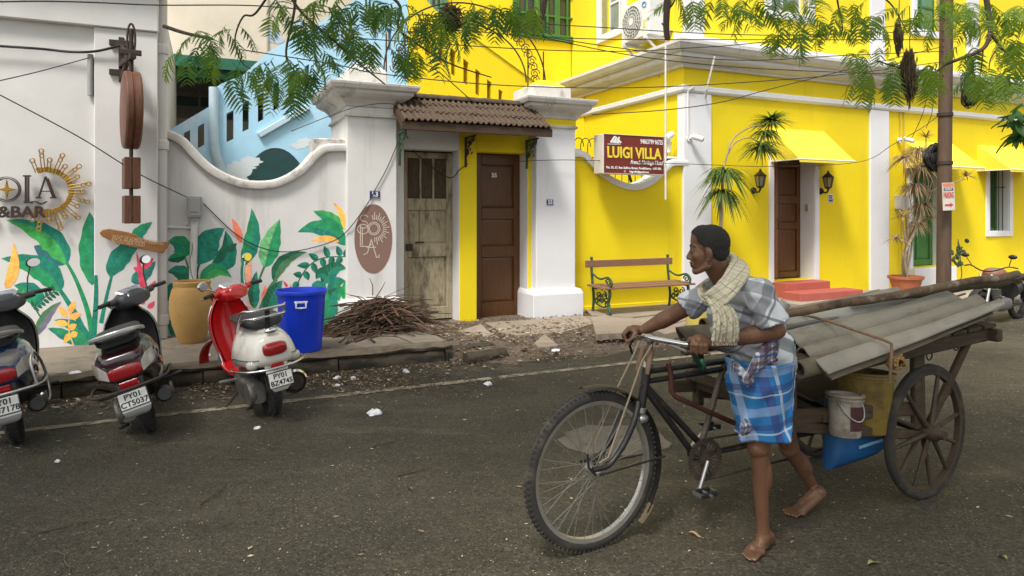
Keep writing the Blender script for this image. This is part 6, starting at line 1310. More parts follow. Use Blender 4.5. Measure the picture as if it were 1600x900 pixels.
# chainring, cranks, pedals, chain
cr = MB().lathe([(.078,-.003),(.098,-.003),(.098,.003),(.078,.003)], 44, (bb[0],-.055,bb[2]), ax='y', loop=True); cr.lathe([(0,-.004),(.03,-.004),(.03,.004),(0,.004)], 16, (bb[0],-.055,bb[2]), ax='y')
for k in range(22): a = 2*math.pi*k/22; cr.bar((bb[0]+.028*math.cos(a),-.055,bb[2]+.028*math.sin(a)),(bb[0]+.08*math.cos(a),-.055,bb[2]+.08*math.sin(a)),.006,.005,0,(0,1,0))
for k in range(44): a = 2*math.pi*k/44; cr.obox((bb[0]+.101*math.cos(a),-.055,bb[2]+.101*math.sin(a)),(.008,.004,.007),(0,-a,0))
c_(cr, 'chainring', iron, 30)
pe = CP(1102, 770, -.10); pf_ = CP(1108, 666, .08)
c_(MB().tube([(bb[0]+.0,-.075,bb[2]),(pe[0]-.02,-.085,pe[2]+.02)], .010, 8).tube([(bb[0],.075,bb[2]),(pf_[0],.085,pf_[2])], .010, 8), 'crank', steel)
for (x,y,z), w_ in ((pe,-.03),(pf_,.03)):
    pd = c_(MB().box(x-.05,x+.05,y-.035,y-.018,z-.012,z+.012).box(x-.05,x+.05,y+.018,y+.035,z-.012,z+.012), 'pedal', black_p, 30, bevel=.004); c_(MB().tube([(x,y-.05,z),(x,y+.05,z)], .008, 8).box(x-.052,x-.045,y-.03,y+.03,z-.008,z+.008).box(x+.045,x+.052,y-.03,y+.03,z-.008,z+.008), 'pedal_axle', steel, par=pd)
ax_c = CP(1447, 676, -.27); AXZ = RF; AXX = ax_c[0]
c_(MB().tube([(bb[0],-.055,bb[2]+.1),(AXX,-.055,AXZ+.045)], .006, 6).tube([(bb[0],-.055,bb[2]-.1),((bb[0]+AXX)/2,-.055,(bb[2]+AXZ)/2-.09),(AXX,-.055,AXZ-.045)], .006, 6), 'chain', iron)
for sg in (-.03,.03): c_(MB().tube([bb,(AXX-.1,sg,AXZ)], .013, 8), 'chain_stay', frame_m)
# handlebar
ng, fg = CP(1103, 545, -.25), CP(975, 524, .25)
hb = smooth_path([fg,CP(1000,527,.12),(stem[0]-.012,.04,stem[2]+.004),(stem[0]-.012,-.04,stem[2]+.004),CP(1060,536,-.16),CP(1082,540,-.215),ng]); c_(MB().tube(hb, .0125, 10), 'handlebar', chrome)
for a, b_ in ((CP(1074,540,-.2),ng),(CP(990,525,.18),fg)): c_(MB().tube([a,b_], .017, 10), 'grip', rubber)
c_(MB().tube([CP(990,530,.12),CP(984,540,.17),CP(988,553,.19)], .006, 6), 'brake_lever', black_p); c_(MB().tube([CP(1040,536,-.08),CP(1075,550,-.15),CP(1110,552,-.20)], .0065, 6), 'brake_lever', steel)
c_(MB().obox((stem[0]-.01,0,stem[2]),(.035,.05,.035)), 'clamp', steel, bevel=.006)
c_(MB().tube(smooth_path([CP(1070,540,-.12),CP(1085,555,-.1),CP(1092,568,-.05),CP(1100,575,-.02)]), .012, 6).ell(CP(1097,570,-.03),(.02,.02,.03)), 'green_tie', M('green_cord',(.015,.09,.045),.7,.3,30))
# saddle mounts and frame tail
c_(MB().tube([CP(1140,566,0),CP(1190,590,0),CP(1290,640,0)], .015, 8), 'tail_tube', frame_m); c_(MB().tube([CP(1150,640,-.02),CP(1210,670,-.05),CP(1290,640,-.1)], .012, 8), 'tail_tube', frame_m)
# rear wheels: wooden spoked
RR = AXZ
def cartwheel(y):
    mb = MB(); mb.lathe([(RR-.036,-.017),(RR-.018,-.022),(RR-.006,-.018),(RR,-.009),(RR,.009),(RR-.006,.018),(RR-.018,.022),(RR-.036,.017)], 60, (AXX,y,AXZ), ax='y', loop=True); yr = lambda m_: yaw(m_, AXX, y, 4.5); wl = c_(yr(mb), 'rear_wheel', tyre_d)
    c_(yr(MB().lathe([(RR-.056,-.015),(RR-.035,-.017),(RR-.035,.017),(RR-.056,.015)], 60, (AXX,y,AXZ), ax='y', loop=True)), 'felloe', wheel_wood, par=wl)
    c_(yr(MB().lathe([(0,-.10),(.022,-.10),(.025,-.075),(.042,-.06),(.045,.0),(.042,.06),(.03,.08),(0,.08)], 20, (AXX,y,AXZ), ax='y')), 'hub', wheel_wood, par=wl)
    for k in range(12):
        a = 2*math.pi*(k+.3)/12; c_(yr(MB().tube([(AXX+.03*math.cos(a),y+(.02 if k % 2 else -.02),AXZ+.03*math.sin(a)),(AXX+(RR-.05)*math.cos(a),y,AXZ+(RR-.05)*math.sin(a))], [.0145,.0105], 7)), 'spoke', wheel_wood, par=wl)
    return wl
YN = -.27; YF = .42
cartwheel(YN); cartwheel(YF); c_(MB().tube([(AXX,YN-.08,AXZ),(AXX,YF+.08,AXZ)], .02, 10), 'axle', iron)
# platform: two long side beams, cross planks, posts and struts
bN = YN-.02; be, bs = CP(1540, 521, bN), CP(1222, 590, bN); zP = lambda x: bs[2]+(be[2]-bs[2])*(x-bs[0])/(be[0]-bs[0])
for y in (bN, YF+.02): c_(MB().bar((bs[0]-.0,y,zP(bs[0])),(be[0],y,zP(be[0])),.055,.075), 'side_beam', cart_wood, 20, bevel=.008)
n_ = 12
for k in range(n_):
    x = bs[0]+.06+(be[0]-bs[0]-.10)*k/(n_-1); o = MB().obox((x,(bN+YF)/2,zP(x)+.052),(.115,YF-bN+.10,.022),(0,-math.atan2(be[2]-bs[2],be[0]-bs[0]),0)).build('plank', cart_wood, ct, bevel=.004)
c_(MB().obox((be[0]-.0,(bN+YF)/2,zP(be[0])),(.05,YF-bN+.16,.07)), 'tail_board', cart_wood, 20, bevel=.008)
for y in (bN+.03, YF-.02):
    p = CP(1440,560,y); c_(MB().bar((AXX-.05,y,AXZ+.02),(AXX-.06,y,zP(AXX-.05)-.03),.035,.085), 'axle_post', cart_wood, 20, bevel=.006); c_(MB().bar((AXX+.02,y,AXZ),(be[0]-.10,y,zP(be[0]-.1)-.02),.028,.045), 'strut', cart_wood, 20, bevel=.005); c_(MB().bar((AXX-.04,y,AXZ-.02),(bs[0]+.08,y,zP(bs[0])-.25),.03,.05), 'strut', cart_wood, 20, bevel=.005)
    c_(MB().bar((bs[0]+.08,y,zP(bs[0])-.32),(bs[0]+.08,y,zP(bs[0])-.02),.05,.05), 'front_post', cart_wood, 20, bevel=.006); c_(MB().bar((bs[0]-.12,y,zP(bs[0])-.19),(AXX-.1,y,AXZ+.13),.03,.07), 'lower_rail', cart_wood, 20, bevel=.006)
for x_, z_ in ((bs[0]+.08,.20),(bs[0]+.3,.23),(bs[0]+.02,.14)): c_(MB().bar((x_,bN,zP(bs[0])-z_),(x_,YF,zP(bs[0])-z_),.04,.05), 'cross_bar', cart_wood, 20, bevel=.006)
c_(MB().obox((AXX-.28,.12,AXZ+.10),(.34,.34,.16)), 'tool_box', cart_wood, 20, bevel=.01)
for u,v in ((1494,541),(1452,556)): p = CP(u,v,bN-.02); c_(MB().tube([(p[0]+.022*math.cos(R(a)),p[1],p[2]+.022*math.sin(R(a))) for a in range(-200,60,26)], .0045, 6), 'hook', iron)
# ------------------------------------------------------------------ the load
asb = M('asbestos_cement', (.27,.245,.20), .9, .16, 5, .25, 60, dirt=[((.15,.125,.09), .54, 4, (.7,3,3), .75), ((.50,.48,.43), .64, 10, (1,2,2), .55)]); asb2 = M('mossy_cement', (.15,.125,.085), .95, .2, 5, .3, 50, dirt=((.07,.06,.035), .5, 5, ONE, .7))
def sheet(label, pA, pB, y0, y1, waves, amp, dz=0, m=asb, tilt=0, th=.007, ph=0, tone=None):
    """corrugated sheet, near edge running from pA (front) to pB (back), spreading away from the camera from y0 to y1"""
    A, B = Vector(pA), Vector(pB); L_ = (B-A).length; d_ = (B-A).normalized(); o = thing('corrugated_sheet', label, 'roof sheet', C0+T*A.x+N*A.y+Vector((0,0,A.z)), AL, 'corrugated sheets on the cart'); n = waves*10; rows = []; K = 14
    for i in range(K+1):
        s = L_*i/K; sag = -.012*math.sin(math.pi*i/K)
        top_ = []; bot = []
        for j in range(n+1):
            y = (y1-y0)*j/n; h = amp*math.cos(2*math.pi*(j/10)+ph) + tilt*y + sag + .003*noise.noise(Vector((s*3,y*5,A.x)))
            jag = .010*noise.noise(Vector((y*9,i,2))) if i in (0,K) else 0
            top_.append((d_.x*(s+jag), y+d_.y*s, d_.z*s+h+dz+th)); bot.append((d_.x*(s+jag), y+d_.y*s, d_.z*s+h+dz))
        rows.append(top_+bot[::-1])
    o.location.z += 0; mb = MB().loft(rows); mb.build('sheet', m, o, smooth=50); return o
def ridged(label, lines, m, th=.008, waver=.004):
    """sheet running the length of the cart; lines hold (y, front pixel, back pixel) of each fold, or (y, earlier index, drop)"""
    L_ = []
    for ln in lines:
        if isinstance(ln[1], tuple): L_.append((V3(CP(*ln[1], ln[0])), V3(CP(*ln[2], ln[0]))))
        else: p, q = L_[ln[1]]; L_.append((V3((p.x+ln[3] if len(ln) > 3 else p.x, ln[0], p.z-ln[2])), V3((q.x, ln[0], q.z-ln[2]))))
    A = L_[0][0]; o = thing('corrugated_sheet', label, 'roof sheet', C0+T*A.x+N*A.y+Vector((0,0,A.z)), AL, 'corrugated sheets on the cart'); K = 16; rows = []
    for i in range(K+1):
        f = i/K; cr_ = smooth_path([tuple(p.lerp(q, f)-A) for p, q in L_], 3); top_, bot = [], []
        for j, (x, y, z) in enumerate(cr_):
            w_ = waver*noise.noise(Vector((x*4,y*9,A.x*3))) - .010*math.sin(math.pi*f); x += (.014*noise.noise(Vector((y*14,i,A.z*9))) if i in (0,K) else 0)
            top_.append((x,y,z+th+w_)); bot.append((x,y,z+w_))
        rows.append(top_+bot[::-1])
    MB().loft(rows).build('sheet', m, o, smooth=38); return o
V3 = Vector
pale_asb = M('pale_asbestos',(.33,.32,.275),.85,.1,4,.15,50,dirt=((.22,.19,.14),.58,5,(1,3,3),.6))
def wave(y0, f0, k0, y1, f1, k1, tail=.07):      # lower edge, rounded flank, ridge, steep drop, next flat
    ym = y0+(y1-y0)*.30; m0 = (f0[0]+(f1[0]-f0[0])*.55, f0[1]+(f1[1]-f0[1])*.62); n0 = (k0[0]+(k1[0]-k0[0])*.55, k0[1]+(k1[1]-k0[1])*.62)
    return [(y0,f0,k0), (ym,m0,n0), (y0+(y1-y0)*.72,(f0[0]+(f1[0]-f0[0])*.85,f0[1]+(f1[1]-f0[1])*.95),(k0[0]+(k1[0]-k0[0])*.85,k0[1]+(k1[1]-k0[1])*.95)), (y1,f1,k1), (y1+.025,3,.022), (y1+.05,3,.055), (y1+tail,3,.060)]
asb_b = M('brownish_asbestos',(.22,.192,.15),.9,.16,5,.25,60,dirt=[((.13,.105,.075), .54, 4, (.7,3,3), .75), ((.44,.41,.35), .64, 10, (1,2,2), .5)]); asb_g = M('greenish_asbestos',(.235,.215,.17),.9,.16,5,.25,60,dirt=[((.12,.105,.07), .54, 4, (.7,3,3), .75)])
ridged('weathered corrugated cement sheet beneath the nearest one, its dark edge showing', wave(-.425,(1300,594),(1552,492),-.33,(1280,580),(1545,487)), asb2)
ridged('weathered grey corrugated cement sheet along the near edge of the load', wave(-.44,(1294,585),(1571,477),-.345,(1269,563),(1562,469)), asb)
ridged('brownish grey corrugated cement sheet second from the near edge of the load', wave(-.31,(1284,580),(1550,480),-.20,(1251,544),(1525,462)), asb_b)
ridged('long grey corrugated cement sheet third from the near edge, with a cane along its ridge', wave(-.165,(1266,562),(1512,474),-.055,(1226,519),(1478,456)), asb_g)
ridged('pale grey corrugated cement sheet in the middle of the load', wave(-.02,(1218,540),(1470,470),.09,(1208,501),(1440,450)), pale_asb)
ridged('grey corrugated cement sheet beneath the rusty pole', wave(.13,(1200,522),(1420,466),.24,(1196,494),(1400,450)), asb)
ridged('grey corrugated cement sheet along the far side of the load', wave(.28,(1190,510),(1390,468),.36,(1192,488),(1372,454)), asb_b)
ridged('short grey corrugated sheet reaching forward to the handlebar behind the man', [(.10,(1072,531),(1300,505)),(.135,(1056,513),(1292,490)),(.175,(1062,528),(1290,504)),(.215,(1062,512),(1288,488)),(.255,(1066,526),(1286,502)),(.295,(1068,511),(1284,487))], asb2)
def pipe(name, label, p, q, r, m, cat, hollow=True, wob=0, group=None):
    P0, Q0 = Vector(p), Vector(q); pts = [P0.lerp(Q0, k/10)+Vector((0, wob*noise.noise(Vector((k*.6,1,p[2]))), wob*noise.noise(Vector((k*.6,5,p[2]))))) for k in range(11)]
    org = P0.copy(); mb = MB().tube([x-org for x in pts], [r*(1+.10*noise.noise(Vector((k*.9,3,7)))*(1 if wob else 0)) for k in range(11)], 14)
    o = mb.build(name, m, None, smooth=50); o.location = C0+T*org.x+N*org.y+Vector((0,0,org.z)); o.rotation_euler = (0,0,AL); tag(o, label, cat, group)
    return o
mossy = M('mossy_rusted_pole', (.13,.085,.048), .85, .35, 7, .4, 40, dirt=[((.40,.36,.28), .53, 6, ONE, .9), ((.035,.018,.008), .50, 5, ONE, .85)])
pA = CP(1216, 492, -.05); pB = CP(1590, 428, -.16)
pipe('scaffold_pole', 'long rusty mottled pole lying on top of the corrugated sheets', pA, pB, .0225, mossy, 'pole', wob=.012)
pB2 = CP(1575,440,-.10); pipe('bamboo_pole', 'dark mossy bamboo pole beside the rusty pole, running beyond the cart tail', CP(1330,472,.02), pB2, .024, M('dark_mossy_bamboo',(.075,.06,.028),.8,.3,8,.2,40,stretch=(1,6,6)), 'pole', wob=.008)
pv = M('grey_pvc_pipe', (.30,.30,.28), .5, .08, 6, dirt=((.16,.14,.11), .55, 6, ONE, .6))
def hollow_pipe(label, p, q, r, m=pv, back=False):
    d_ = (Vector(q)-Vector(p)); L_ = d_.length; o = thing('plastic_pipe', label, 'pipe', C0+T*p[0]+N*p[1]+Vector((0,0,p[2])), 0, 'pipes on the cart'); o.rotation_euler = (Matrix.Rotation(AL,3,'Z') @ d_.normalized().to_track_quat('Z','Y').to_matrix()).to_euler()
    MB().lathe([(r,0),(r,L_),(r*.82,L_),(r*.82,0)], 18, (0,0,0), loop=True).build('tube', m, o, smooth=50); return o
hollow_pipe('short grey pipe jutting up behind the man above the load', CP(1205,500,.0), CP(1228,472,-.04), .028)
hollow_pipe('grey plastic pipe in the middle of the load with an open end', CP(1218,505,.06), CP(1412,461,.10), .020)
hollow_pipe('thin grey plastic pipe lying between the sheets', CP(1218,514,.0), CP(1450,470,.06), .016, M('dark_grey_pipe',(.16,.155,.14),.5,.1))
hollow_pipe('brown clay pipe end showing beside the man near the handlebar', CP(1098,507,.22), CP(1190,500,.22), .034, M('brown_clay_pipe',(.13,.075,.04),.8,.2,8)); hollow_pipe('second brown clay pipe beneath the first beside the man', CP(1112,518,.24), CP(1195,512,.24), .034, M('brown_clay_pipe',(.13,.075,.04)))
hollow_pipe('mossy round pipe end under the near sheets just behind the man', CP(1247,578,-.36), CP(1420,535,-.36), .042, asb2)
pipe('thin_cane', 'thin brown cane lying in a groove of the near sheets', CP(1238,538,-.12), CP(1508,459,-.12), .006, M('brown_cane',(.16,.10,.05),.7,.2), 'cane')
# rope over the load
rope_m = M('brown_rope', (.22,.13,.075), .9, .25, 40, .3, 120)
rpts = [CP(*q) for q in ((1390,600,-.46),(1392,570,-.475),(1393,545,-.47),(1386,536,-.45),(1340,520,-.3),(1290,503,-.1),(1245,492,.08),(1222,488,.2))]
rpts = [(x,y,z+.008) for x,y,z in rpts]; o = MB().tube([Vector(p)-Vector(rpts[0]) for p in smooth_path(rpts,5)], .0075, 7).build('rope', rope_m, None, smooth=60); o.location = C0+T*rpts[0][0]+N*rpts[0][1]+Vector((0,0,rpts[0][2])); o.rotation_euler = (0,0,AL); tag(o, 'brown rope tied across the sheets and knotted at the cart side', 'rope')
kn = MB(); rr = random.Random(5); kc = CP(1400,566,-.44)
for i in range(7): kn.tube([(.05*math.cos(a*.7+i)+.02*math.cos(a*1.3+i*2), .03*math.sin(a+i), .028*math.sin(a*.9+i*1.7)) for a in range(10)], .0075, 6)
o2 = kn.build('rope_knot', M('yellow_rope',(.26,.15,.05),.9,.25,40), None, smooth=60); o2.location = C0+T*kc[0]+N*kc[1]+Vector((0,0,kc[2])); o2.rotation_euler = (0,0,AL); tag(o2, 'tangled yellow brown rope knot on the near side beam of the cart', 'rope')
# buckets and bag hung under the platform
bkt = lambda u, v, y: C0+T*CP(u,v,y)[0]+N*y+Vector((0,0,CP(u,v,y)[2]))
def bucket(name, label, u, vb, y, r0, r1, h, m, rimm):
    p = bkt(u, vb, y); o = thing(name, label, 'bucket', p, AL, 'buckets slung under the cart'); o.rotation_euler = (R(-3), R(4), AL)
    MB().lathe([(0,0),(r0,0),(r0+.004,.008),(r1,h*.86),(r1+.008,h*.865),(r1+.008,h*.90),(r1,h*.905),(r1+.002,h),(r1-.006,h),(r0-.006,.01),(0,.01)], 32, (0,0,0)).build('tub', m, o, smooth=40)
    MB().lathe([(r1+.002,h-.012),(r1+.012,h-.008),(r1+.012,h),(r1-.004,h+.003)], 32, (0,0,0)).build('rim', rimm, o, smooth=50)
    MB().tube([(r1*1.03*math.cos(R(a)), -.02-.06*math.sin(R(a)), h*.9-.10*math.sin(R(a))*1.0) for a in range(0,181,15)], .0035, 5).build('bail', steel, o, smooth=60); return o
wb = bucket('paint_bucket', 'white paint bucket with a dark printed panel slung under the cart', 1320, 680, -.34, .068, .078, .20, M('shaded_stained_white_plastic',(.30,.265,.215),.6,.15,6,dirt=((.07,.045,.02),.47,4,ONE,.9)), M('shaded_stained_rim',(.25,.2,.14),.5))  # white plastic and its grime darkened to carry the shade under the cart
mb = MB(); lab = []
for i in range(9): a = R(-95-28+7*i); lab.append([(.0745*math.cos(a),.0745*math.sin(a),z) for z in (.035,.15)])
mb.loft([[(x*(1+.02*(z/.2)),y*(1+.02*(z/.2)),z) for x,y,z in c] for c in lab], closed=False); mb.v = [(x*(.072+z*.05+.0015)/.0745, y*(.072+z*.05+.0015)/.0745, z) for x,y,z in mb.v]; mb.build('printed_panel', M('dark_maroon_print',(.05,.012,.016),.6,.3,25,dirt=((.4,.35,.33),.62,30,ONE,.6)), wb, smooth=60)
bucket('yellow_bucket', 'large stained yellow bucket, darkened as if in shade, slung behind the white paint bucket', 1352, 672, -.18, .115, .135, .31, M('shaded_stained_yellow_plastic',(.20,.135,.022),.65,.2,6,dirt=((.05,.03,.012),.48,5,ONE,.85)), M('shaded_yellow_rim',(.18,.13,.03),.6))  # yellow and its stains toned down for the shade below the platform
bg_ = bkt(1333, 716, -.14); o = thing('cement_bag', 'bright blue woven bag hanging lowest beneath the cart', 'bag', bg_, AL); mb = MB(); rows = []
for i in range(9):
    s = i/8; z = .0+.34*s; wv = lambda a: 1+.05*noise.noise(Vector((math.cos(a)*2,math.sin(a)*2,z*5)))
    rows.append([(.205*math.copysign(abs(math.cos(a))**.6,math.cos(a))*wv(a)*(1-.03*s)+.03*s, .075*math.copysign(abs(math.sin(a))**.7,math.sin(a))*wv(a)*(1 if s > .05 else .5), z+.05*(math.cos(a))*(1-s)*.5) for a in [2*math.pi*k/28 for k in range(28)]])
mb.loft(rows); mb.build('sack', M('shaded_blue_woven_sack',(.007,.085,.24),.5,.2,9,.1,90,dirt=((.02,.05,.12),.58,5,ONE,.7)), o, smooth=60)  # sack blue deepened, under-cart shade is put into the colour
MB().prism([(-.06,.085),(.12,.10),(.12,.115),(-.06,.10)], 'y', -.085, -.079).build('print_band', M('pale_print',(.2,.4,.55),.6), o)
# ================================================================== THE MAN pushing the cart (cart coordinates: he walks towards -x, his left side is -y)
V = Vector
man = thing('person', 'barefoot man in checked shirt, blue wrapped cloth and scarf pushing the cart', 'person', C0+T*.85+N*-.22, AL); OFF[man.name] = (-.85, .22, 0)
def skin_mat():
    m = M('brown_skin', (.135,.064,.034), .50, .22, 7, .12, 120, spec=.45, dirt=((.11,.045,.022), .56, 5, ONE, .6))
    m.node_tree.nodes['Principled BSDF'].inputs['Subsurface Weight'].default_value = .06; m.node_tree.nodes['Principled BSDF'].inputs['Subsurface Radius'].default_value = (.02,.008,.004)
    return m
skin = skin_mat()
J = {k: V(CP(u, v, y)) for k, (u, v, y) in dict(pel=(1193,572,-.27), lhip=(1186,596,-.355), rhip=(1203,596,-.175), lkn=(1186,700,-.345), lan=(1192,838,-.335), rkn=(1234,700,-.15), ran=(1277,772,-.10),
     neck=(1136,436,-.265), lsh=(1184,456,-.445), rsh=(1112,456,-.10), lel=(1213,516,-.485), rel=(1050,493,.075)).items()}
ngv, fgv = V(CP(1092,543,-.235)), V(CP(984,524,.215))
hc = V(CP(1107,391,-.265))                        # middle of the head
fw = V((-.74,.66,-.04)).normalized(); up = V((-.10,.06,1)); lf = up.cross(fw).normalized(); up = fw.cross(lf).normalized()
HS = .98
XF = .86                                            # fore-and-aft depth of the head
Hh = lambda p: hc + (fw*(p[0]*XF+.004) + lf*p[1] + up*p[2])*HS
Rh = Matrix((fw, lf, up)).transposed()
B = MB()
def he(c, r, rot=None): B.ell(Hh(c), (r[0]*HS*XF, r[1]*HS, r[2]*HS), Rh @ (Euler(rot).to_matrix() if rot else Matrix.Identity(3)), 18, 12)
def hcap(p, q, a, b_): B.cap(Hh(p), Hh(q), a*HS, b_*HS, 10)
he((-.020,0,.036), (.096,.074,.078)); he((.02,0,.055), (.066,.064,.058)); he((.030,0,-.02), (.058,.060,.078)); he((.030,0,-.062), (.050,.050,.036)); he((.064,0,-.094), (.022,.026,.018)); he((-.01,0,-.05),(.06,.056,.05))
he((.072,.022,.022), (.015,.024,.009)); he((.072,-.022,.022), (.015,.024,.009)); he((.060,0,.045),(.028,.045,.028))
hcap((.080,0,.008), (.101,0,-.028), .0075, .0105); he((.101,0,-.032), (.0125,.0125,.0105)); he((.091,.0125,-.036), (.011,.009,.008)); he((.091,-.0125,-.036), (.011,.009,.008)); he((.055,0,.012),(.036,.052,.05))
he((.083,0,-.058), (.013,.025,.0075)); he((.081,0,-.071), (.013,.022,.0075)); he((.076,0,-.062), (.016,.03,.02))
for s in (1,-1):
    he((.052,s*.036,-.022), (.026,.022,.026)); he((-.008,s*.074,-.012), (.019,.007,.032), (0,R(12),R(-s*16))); he((-.014,s*.079,-.006), (.014,.008,.024), (0,R(12),R(-s*20))); he((-.000,s*.073,-.038), (.009,.007,.010))
    hcap((.0,s*.052,-.068),(.05,s*.030,-.092),.016,.014)
    he((.066,s*.029,-.001),(.013,.015,.0125))      # eyelid mass
B.cap(Hh((-.022,0,-.045)), J['neck']+V((.0,0,-.02)), .053, .058, 16)
# torso and limbs
ch = J['neck'].lerp(J['pel'], .40); B.ell(ch, (.115,.165,.17), (0,R(18),0), 18, 12); B.ell(J['pel']+V((0,0,.03)), (.115,.15,.14), None, 18, 12); B.cap(ch, J['pel'], .125, .12, 16)
for s in 'lr': B.cap(J['neck']+V((0,0,-.03)), J[s+'sh'], .06, .056, 12)
wl = ngv + V((.055,-.035,.022)); wr = fgv + V((.055,-.03,.025))
for s, w_ in (('l',wl),('r',wr)):
    sh, el = J[s+'sh'], J[s+'el']; B.cap(sh, el, .052, .040, 14); B.cap(el, el.lerp(w_,.35), .041, .042, 14); B.cap(el.lerp(w_,.3), w_, .041, .0245, 14)
for s in 'lr':
    hp, kn, an = J[s+'hip'], J[s+'kn'], J[s+'an']; B.cap(hp, kn, .076, .048, 16); B.ell(kn+V((-.010,0,.004)), (.046,.045,.050)); B.ell(kn+V((-.022,0,.0)), (.030,.030,.036)); m_ = kn.lerp(an,.30)
    B.cap(kn, an, .042, .026, 14); B.ell(m_+V((.018,0,.0)), (.040,.041,.105), (0, math.atan2(an.x-kn.x, kn.z-an.z)*-1, 0), 14, 10); B.cap(kn.lerp(an,.85), an+V((0,0,.01)), .028, .031, 12); B.cap(an.lerp(kn,.30)+V((.02,0,0)), an+V((.032,0,-.02)), .012, .013, 8)
# hands: palm, five fingers closed round the grip
def hand(gc, ax, wrist, thumb_sgn):
    """gc point on the grip, ax unit vector along the grip towards the little finger"""
    ax = ax.normalized(); bk = (wrist-gc); bk = (bk-ax*bk.dot(ax)).normalized(); tp = bk.cross(ax).normalized()
    if tp.z < 0: tp = -tp
    g = lambda a, b_, t: gc + ax*a + bk*b_ + tp*t
    B.ell(g(0,.028,.020), (.040,.034,.017), Matrix((ax, (bk*.9-tp*.25).normalized(), tp)).transposed(), 14, 10); B.cap(wrist, g(.0,.030,.020), .024, .026, 12); B.cap(g(-.026,.03,.018), g(.028,.026,.018), .017, .015, 10)
    for i, (a, L_) in enumerate(((-.032,.95),(-.011,1.05),(.011,1.0),(.031,.85))):
        k0, k1, k2, k3 = g(a,.008,.034*L_**.5), g(a*1.04,-.024*L_,.020), g(a*1.03,-.026*L_,-.010), g(a*.98,-.003,-.026*L_)
        B.cap(k0, k1, .0098, .0090, 8); B.cap(k1, k2, .0090, .0084, 8); B.cap(k2, k3, .0084, .0076, 8); B.ell(k0, (.0115,)*3, None, 8, 6)
    t0, t1, t2 = g(-.036,.034,.006), g(-.050,.008,-.012), g(-.046,-.020,-.018); B.cap(t0, t1, .0135, .0115, 10); B.cap(t1, t2, .0112, .009, 10)
hand(ngv, V((.55,-.42,-.02)), wl, 1); hand(fgv, V((.4,.6,.0)), wr, -1)
# feet
def foot(heel, toe, lift, ankle, inner):
    d_ = (toe-heel); L_ = d_.length; d_.normalize(); sd_ = V((-d_.y, d_.x, 0)).normalized()*inner     # sd_ points to the big toe side
    zz = lambda z, s: V((0,0,z+lift*max(0,1-s/.62)))
    pt = lambda s, w_, z: heel + d_*L_*s + sd_*w_ + zz(z, s)
    B.ell(pt(.10,0,.030), (.034,.030,.030), None, 12, 9); B.cap(pt(.12,0,.04), ankle, .031, .035, 12); B.cap(pt(.12,-.004,.026), pt(.66,-.012,.022), .026, .024, 12); B.cap(pt(.2,.008,.045), pt(.68,.018,.020), .028, .019, 12); B.cap(ankle+V((0,0,-.01)), pt(.55,.010,.040), .034, .024, 12)
    B.cap(pt(.64,.026,.019), pt(.68,-.026,.017), .020, .016, 10)
    for i, (w_, s0, s1, r_) in enumerate(((.031,.72,.95,.0125),(.013,.74,.985,.0092),(-.001,.73,.955,.0086),(-.015,.71,.915,.0082),(-.029,.68,.865,.0078))):
        B.cap(pt(s0,w_*.9,.018), pt((s0+s1)/2,w_,.017), r_*1.05, r_, 8); B.cap(pt((s0+s1)/2,w_,.017), pt(s1,w_*1.04,r_), r_, r_*.9, 8)
    return [(pt(s1+.005,w_*1.04,r_*1.35), d_, r_) for (w_, s0, s1, r_) in ((.031,.72,.95,.0125),(.013,.74,.985,.0092),(-.001,.73,.955,.0086),(-.015,.71,.915,.0082),(-.029,.68,.865,.0078))]
gp = lambda u, v: (lambda q: V(((q-C0).dot(T), (q-C0).dot(N), 0)))(grd(u, v))
hl, tl = gp(1207,846), gp(1166,876); hl = tl + (hl-tl).normalized()*.235
nl_ = foot(hl, tl, 0, J['lan']+V((0,0,0)), 1)
tr = gp(1230,807); hr = tr + V((.225,-.03,0)).normalized()*.225
nr_ = foot(hr, tr, .075, J['ran'], -1)
body = remesh(B, 'body', skin, .0042, 3, man)
nail_m = M('toenail', (.34,.22,.16), .4, .1); mb = MB()
for p, d_, r_ in nl_+nr_: mb.ell(p, (r_*.75,r_*.75,r_*.25), None, 8, 5)
tag(mb.build('toenails', nail_m, man, smooth=60), kind='stuff')
# eyes, brows, hair
ew = M('eye_white', (.26,.20,.16), .25, .05); ei = M('dark_iris', (.012,.007,.005), .15, .05)
for s in (1,-1):
    e = MB().ell(Hh((.0700,s*.0335,.0)), .0095*HS, Rh, 14, 10).build('eye', ew, man, smooth=60); MB().ell(Hh((.0755,s*.036,-.0005)), (.0050*HS,.0060*HS,.0055*HS), Rh, 10, 7).build('iris', ei, e, smooth=60)
hair_m = M('short_black_hair', (.012,.009,.007), .75, .5, 60, .8, 300)
mb = MB()
for s in (1,-1): mb.cap(Hh((.089,s*.010,.022)), Hh((.082,s*.030,.028)), .0035, .005, 8); mb.cap(Hh((.082,s*.030,.028)), Hh((.062,s*.050,.020)), .005, .003, 8)
mb.cap(Hh((.094,.016,-.050)), Hh((.084,.028,-.058)), .002, .002, 6)
tag(mb.build('eyebrows', hair_m, man, smooth=60), kind='stuff')
hm = MB(); src = [((-.020,0,.036),(.0995,.0780,.0820)), ((.02,0,.055),(.0700,.0680,.0625)), ((-.022,0,.0),(.092,.071,.068))]
def hair_ok(p):
    x, y, z = p; xs = [-.2,-.06,-.035,-.020,-.012,.012,.018,.045,.058,.072,.2]; zs = [-.060,-.050,-.024,.012,.024,.024,.020,.046,.072,.082,.092]
    for a, b_, c, d_ in zip(xs, xs[1:], zs, zs[1:]):
        if a <= x <= b_: lim = c+(d_-c)*(x-a)/(b_-a); break
    return z > lim + .003*math.sin(y*300)
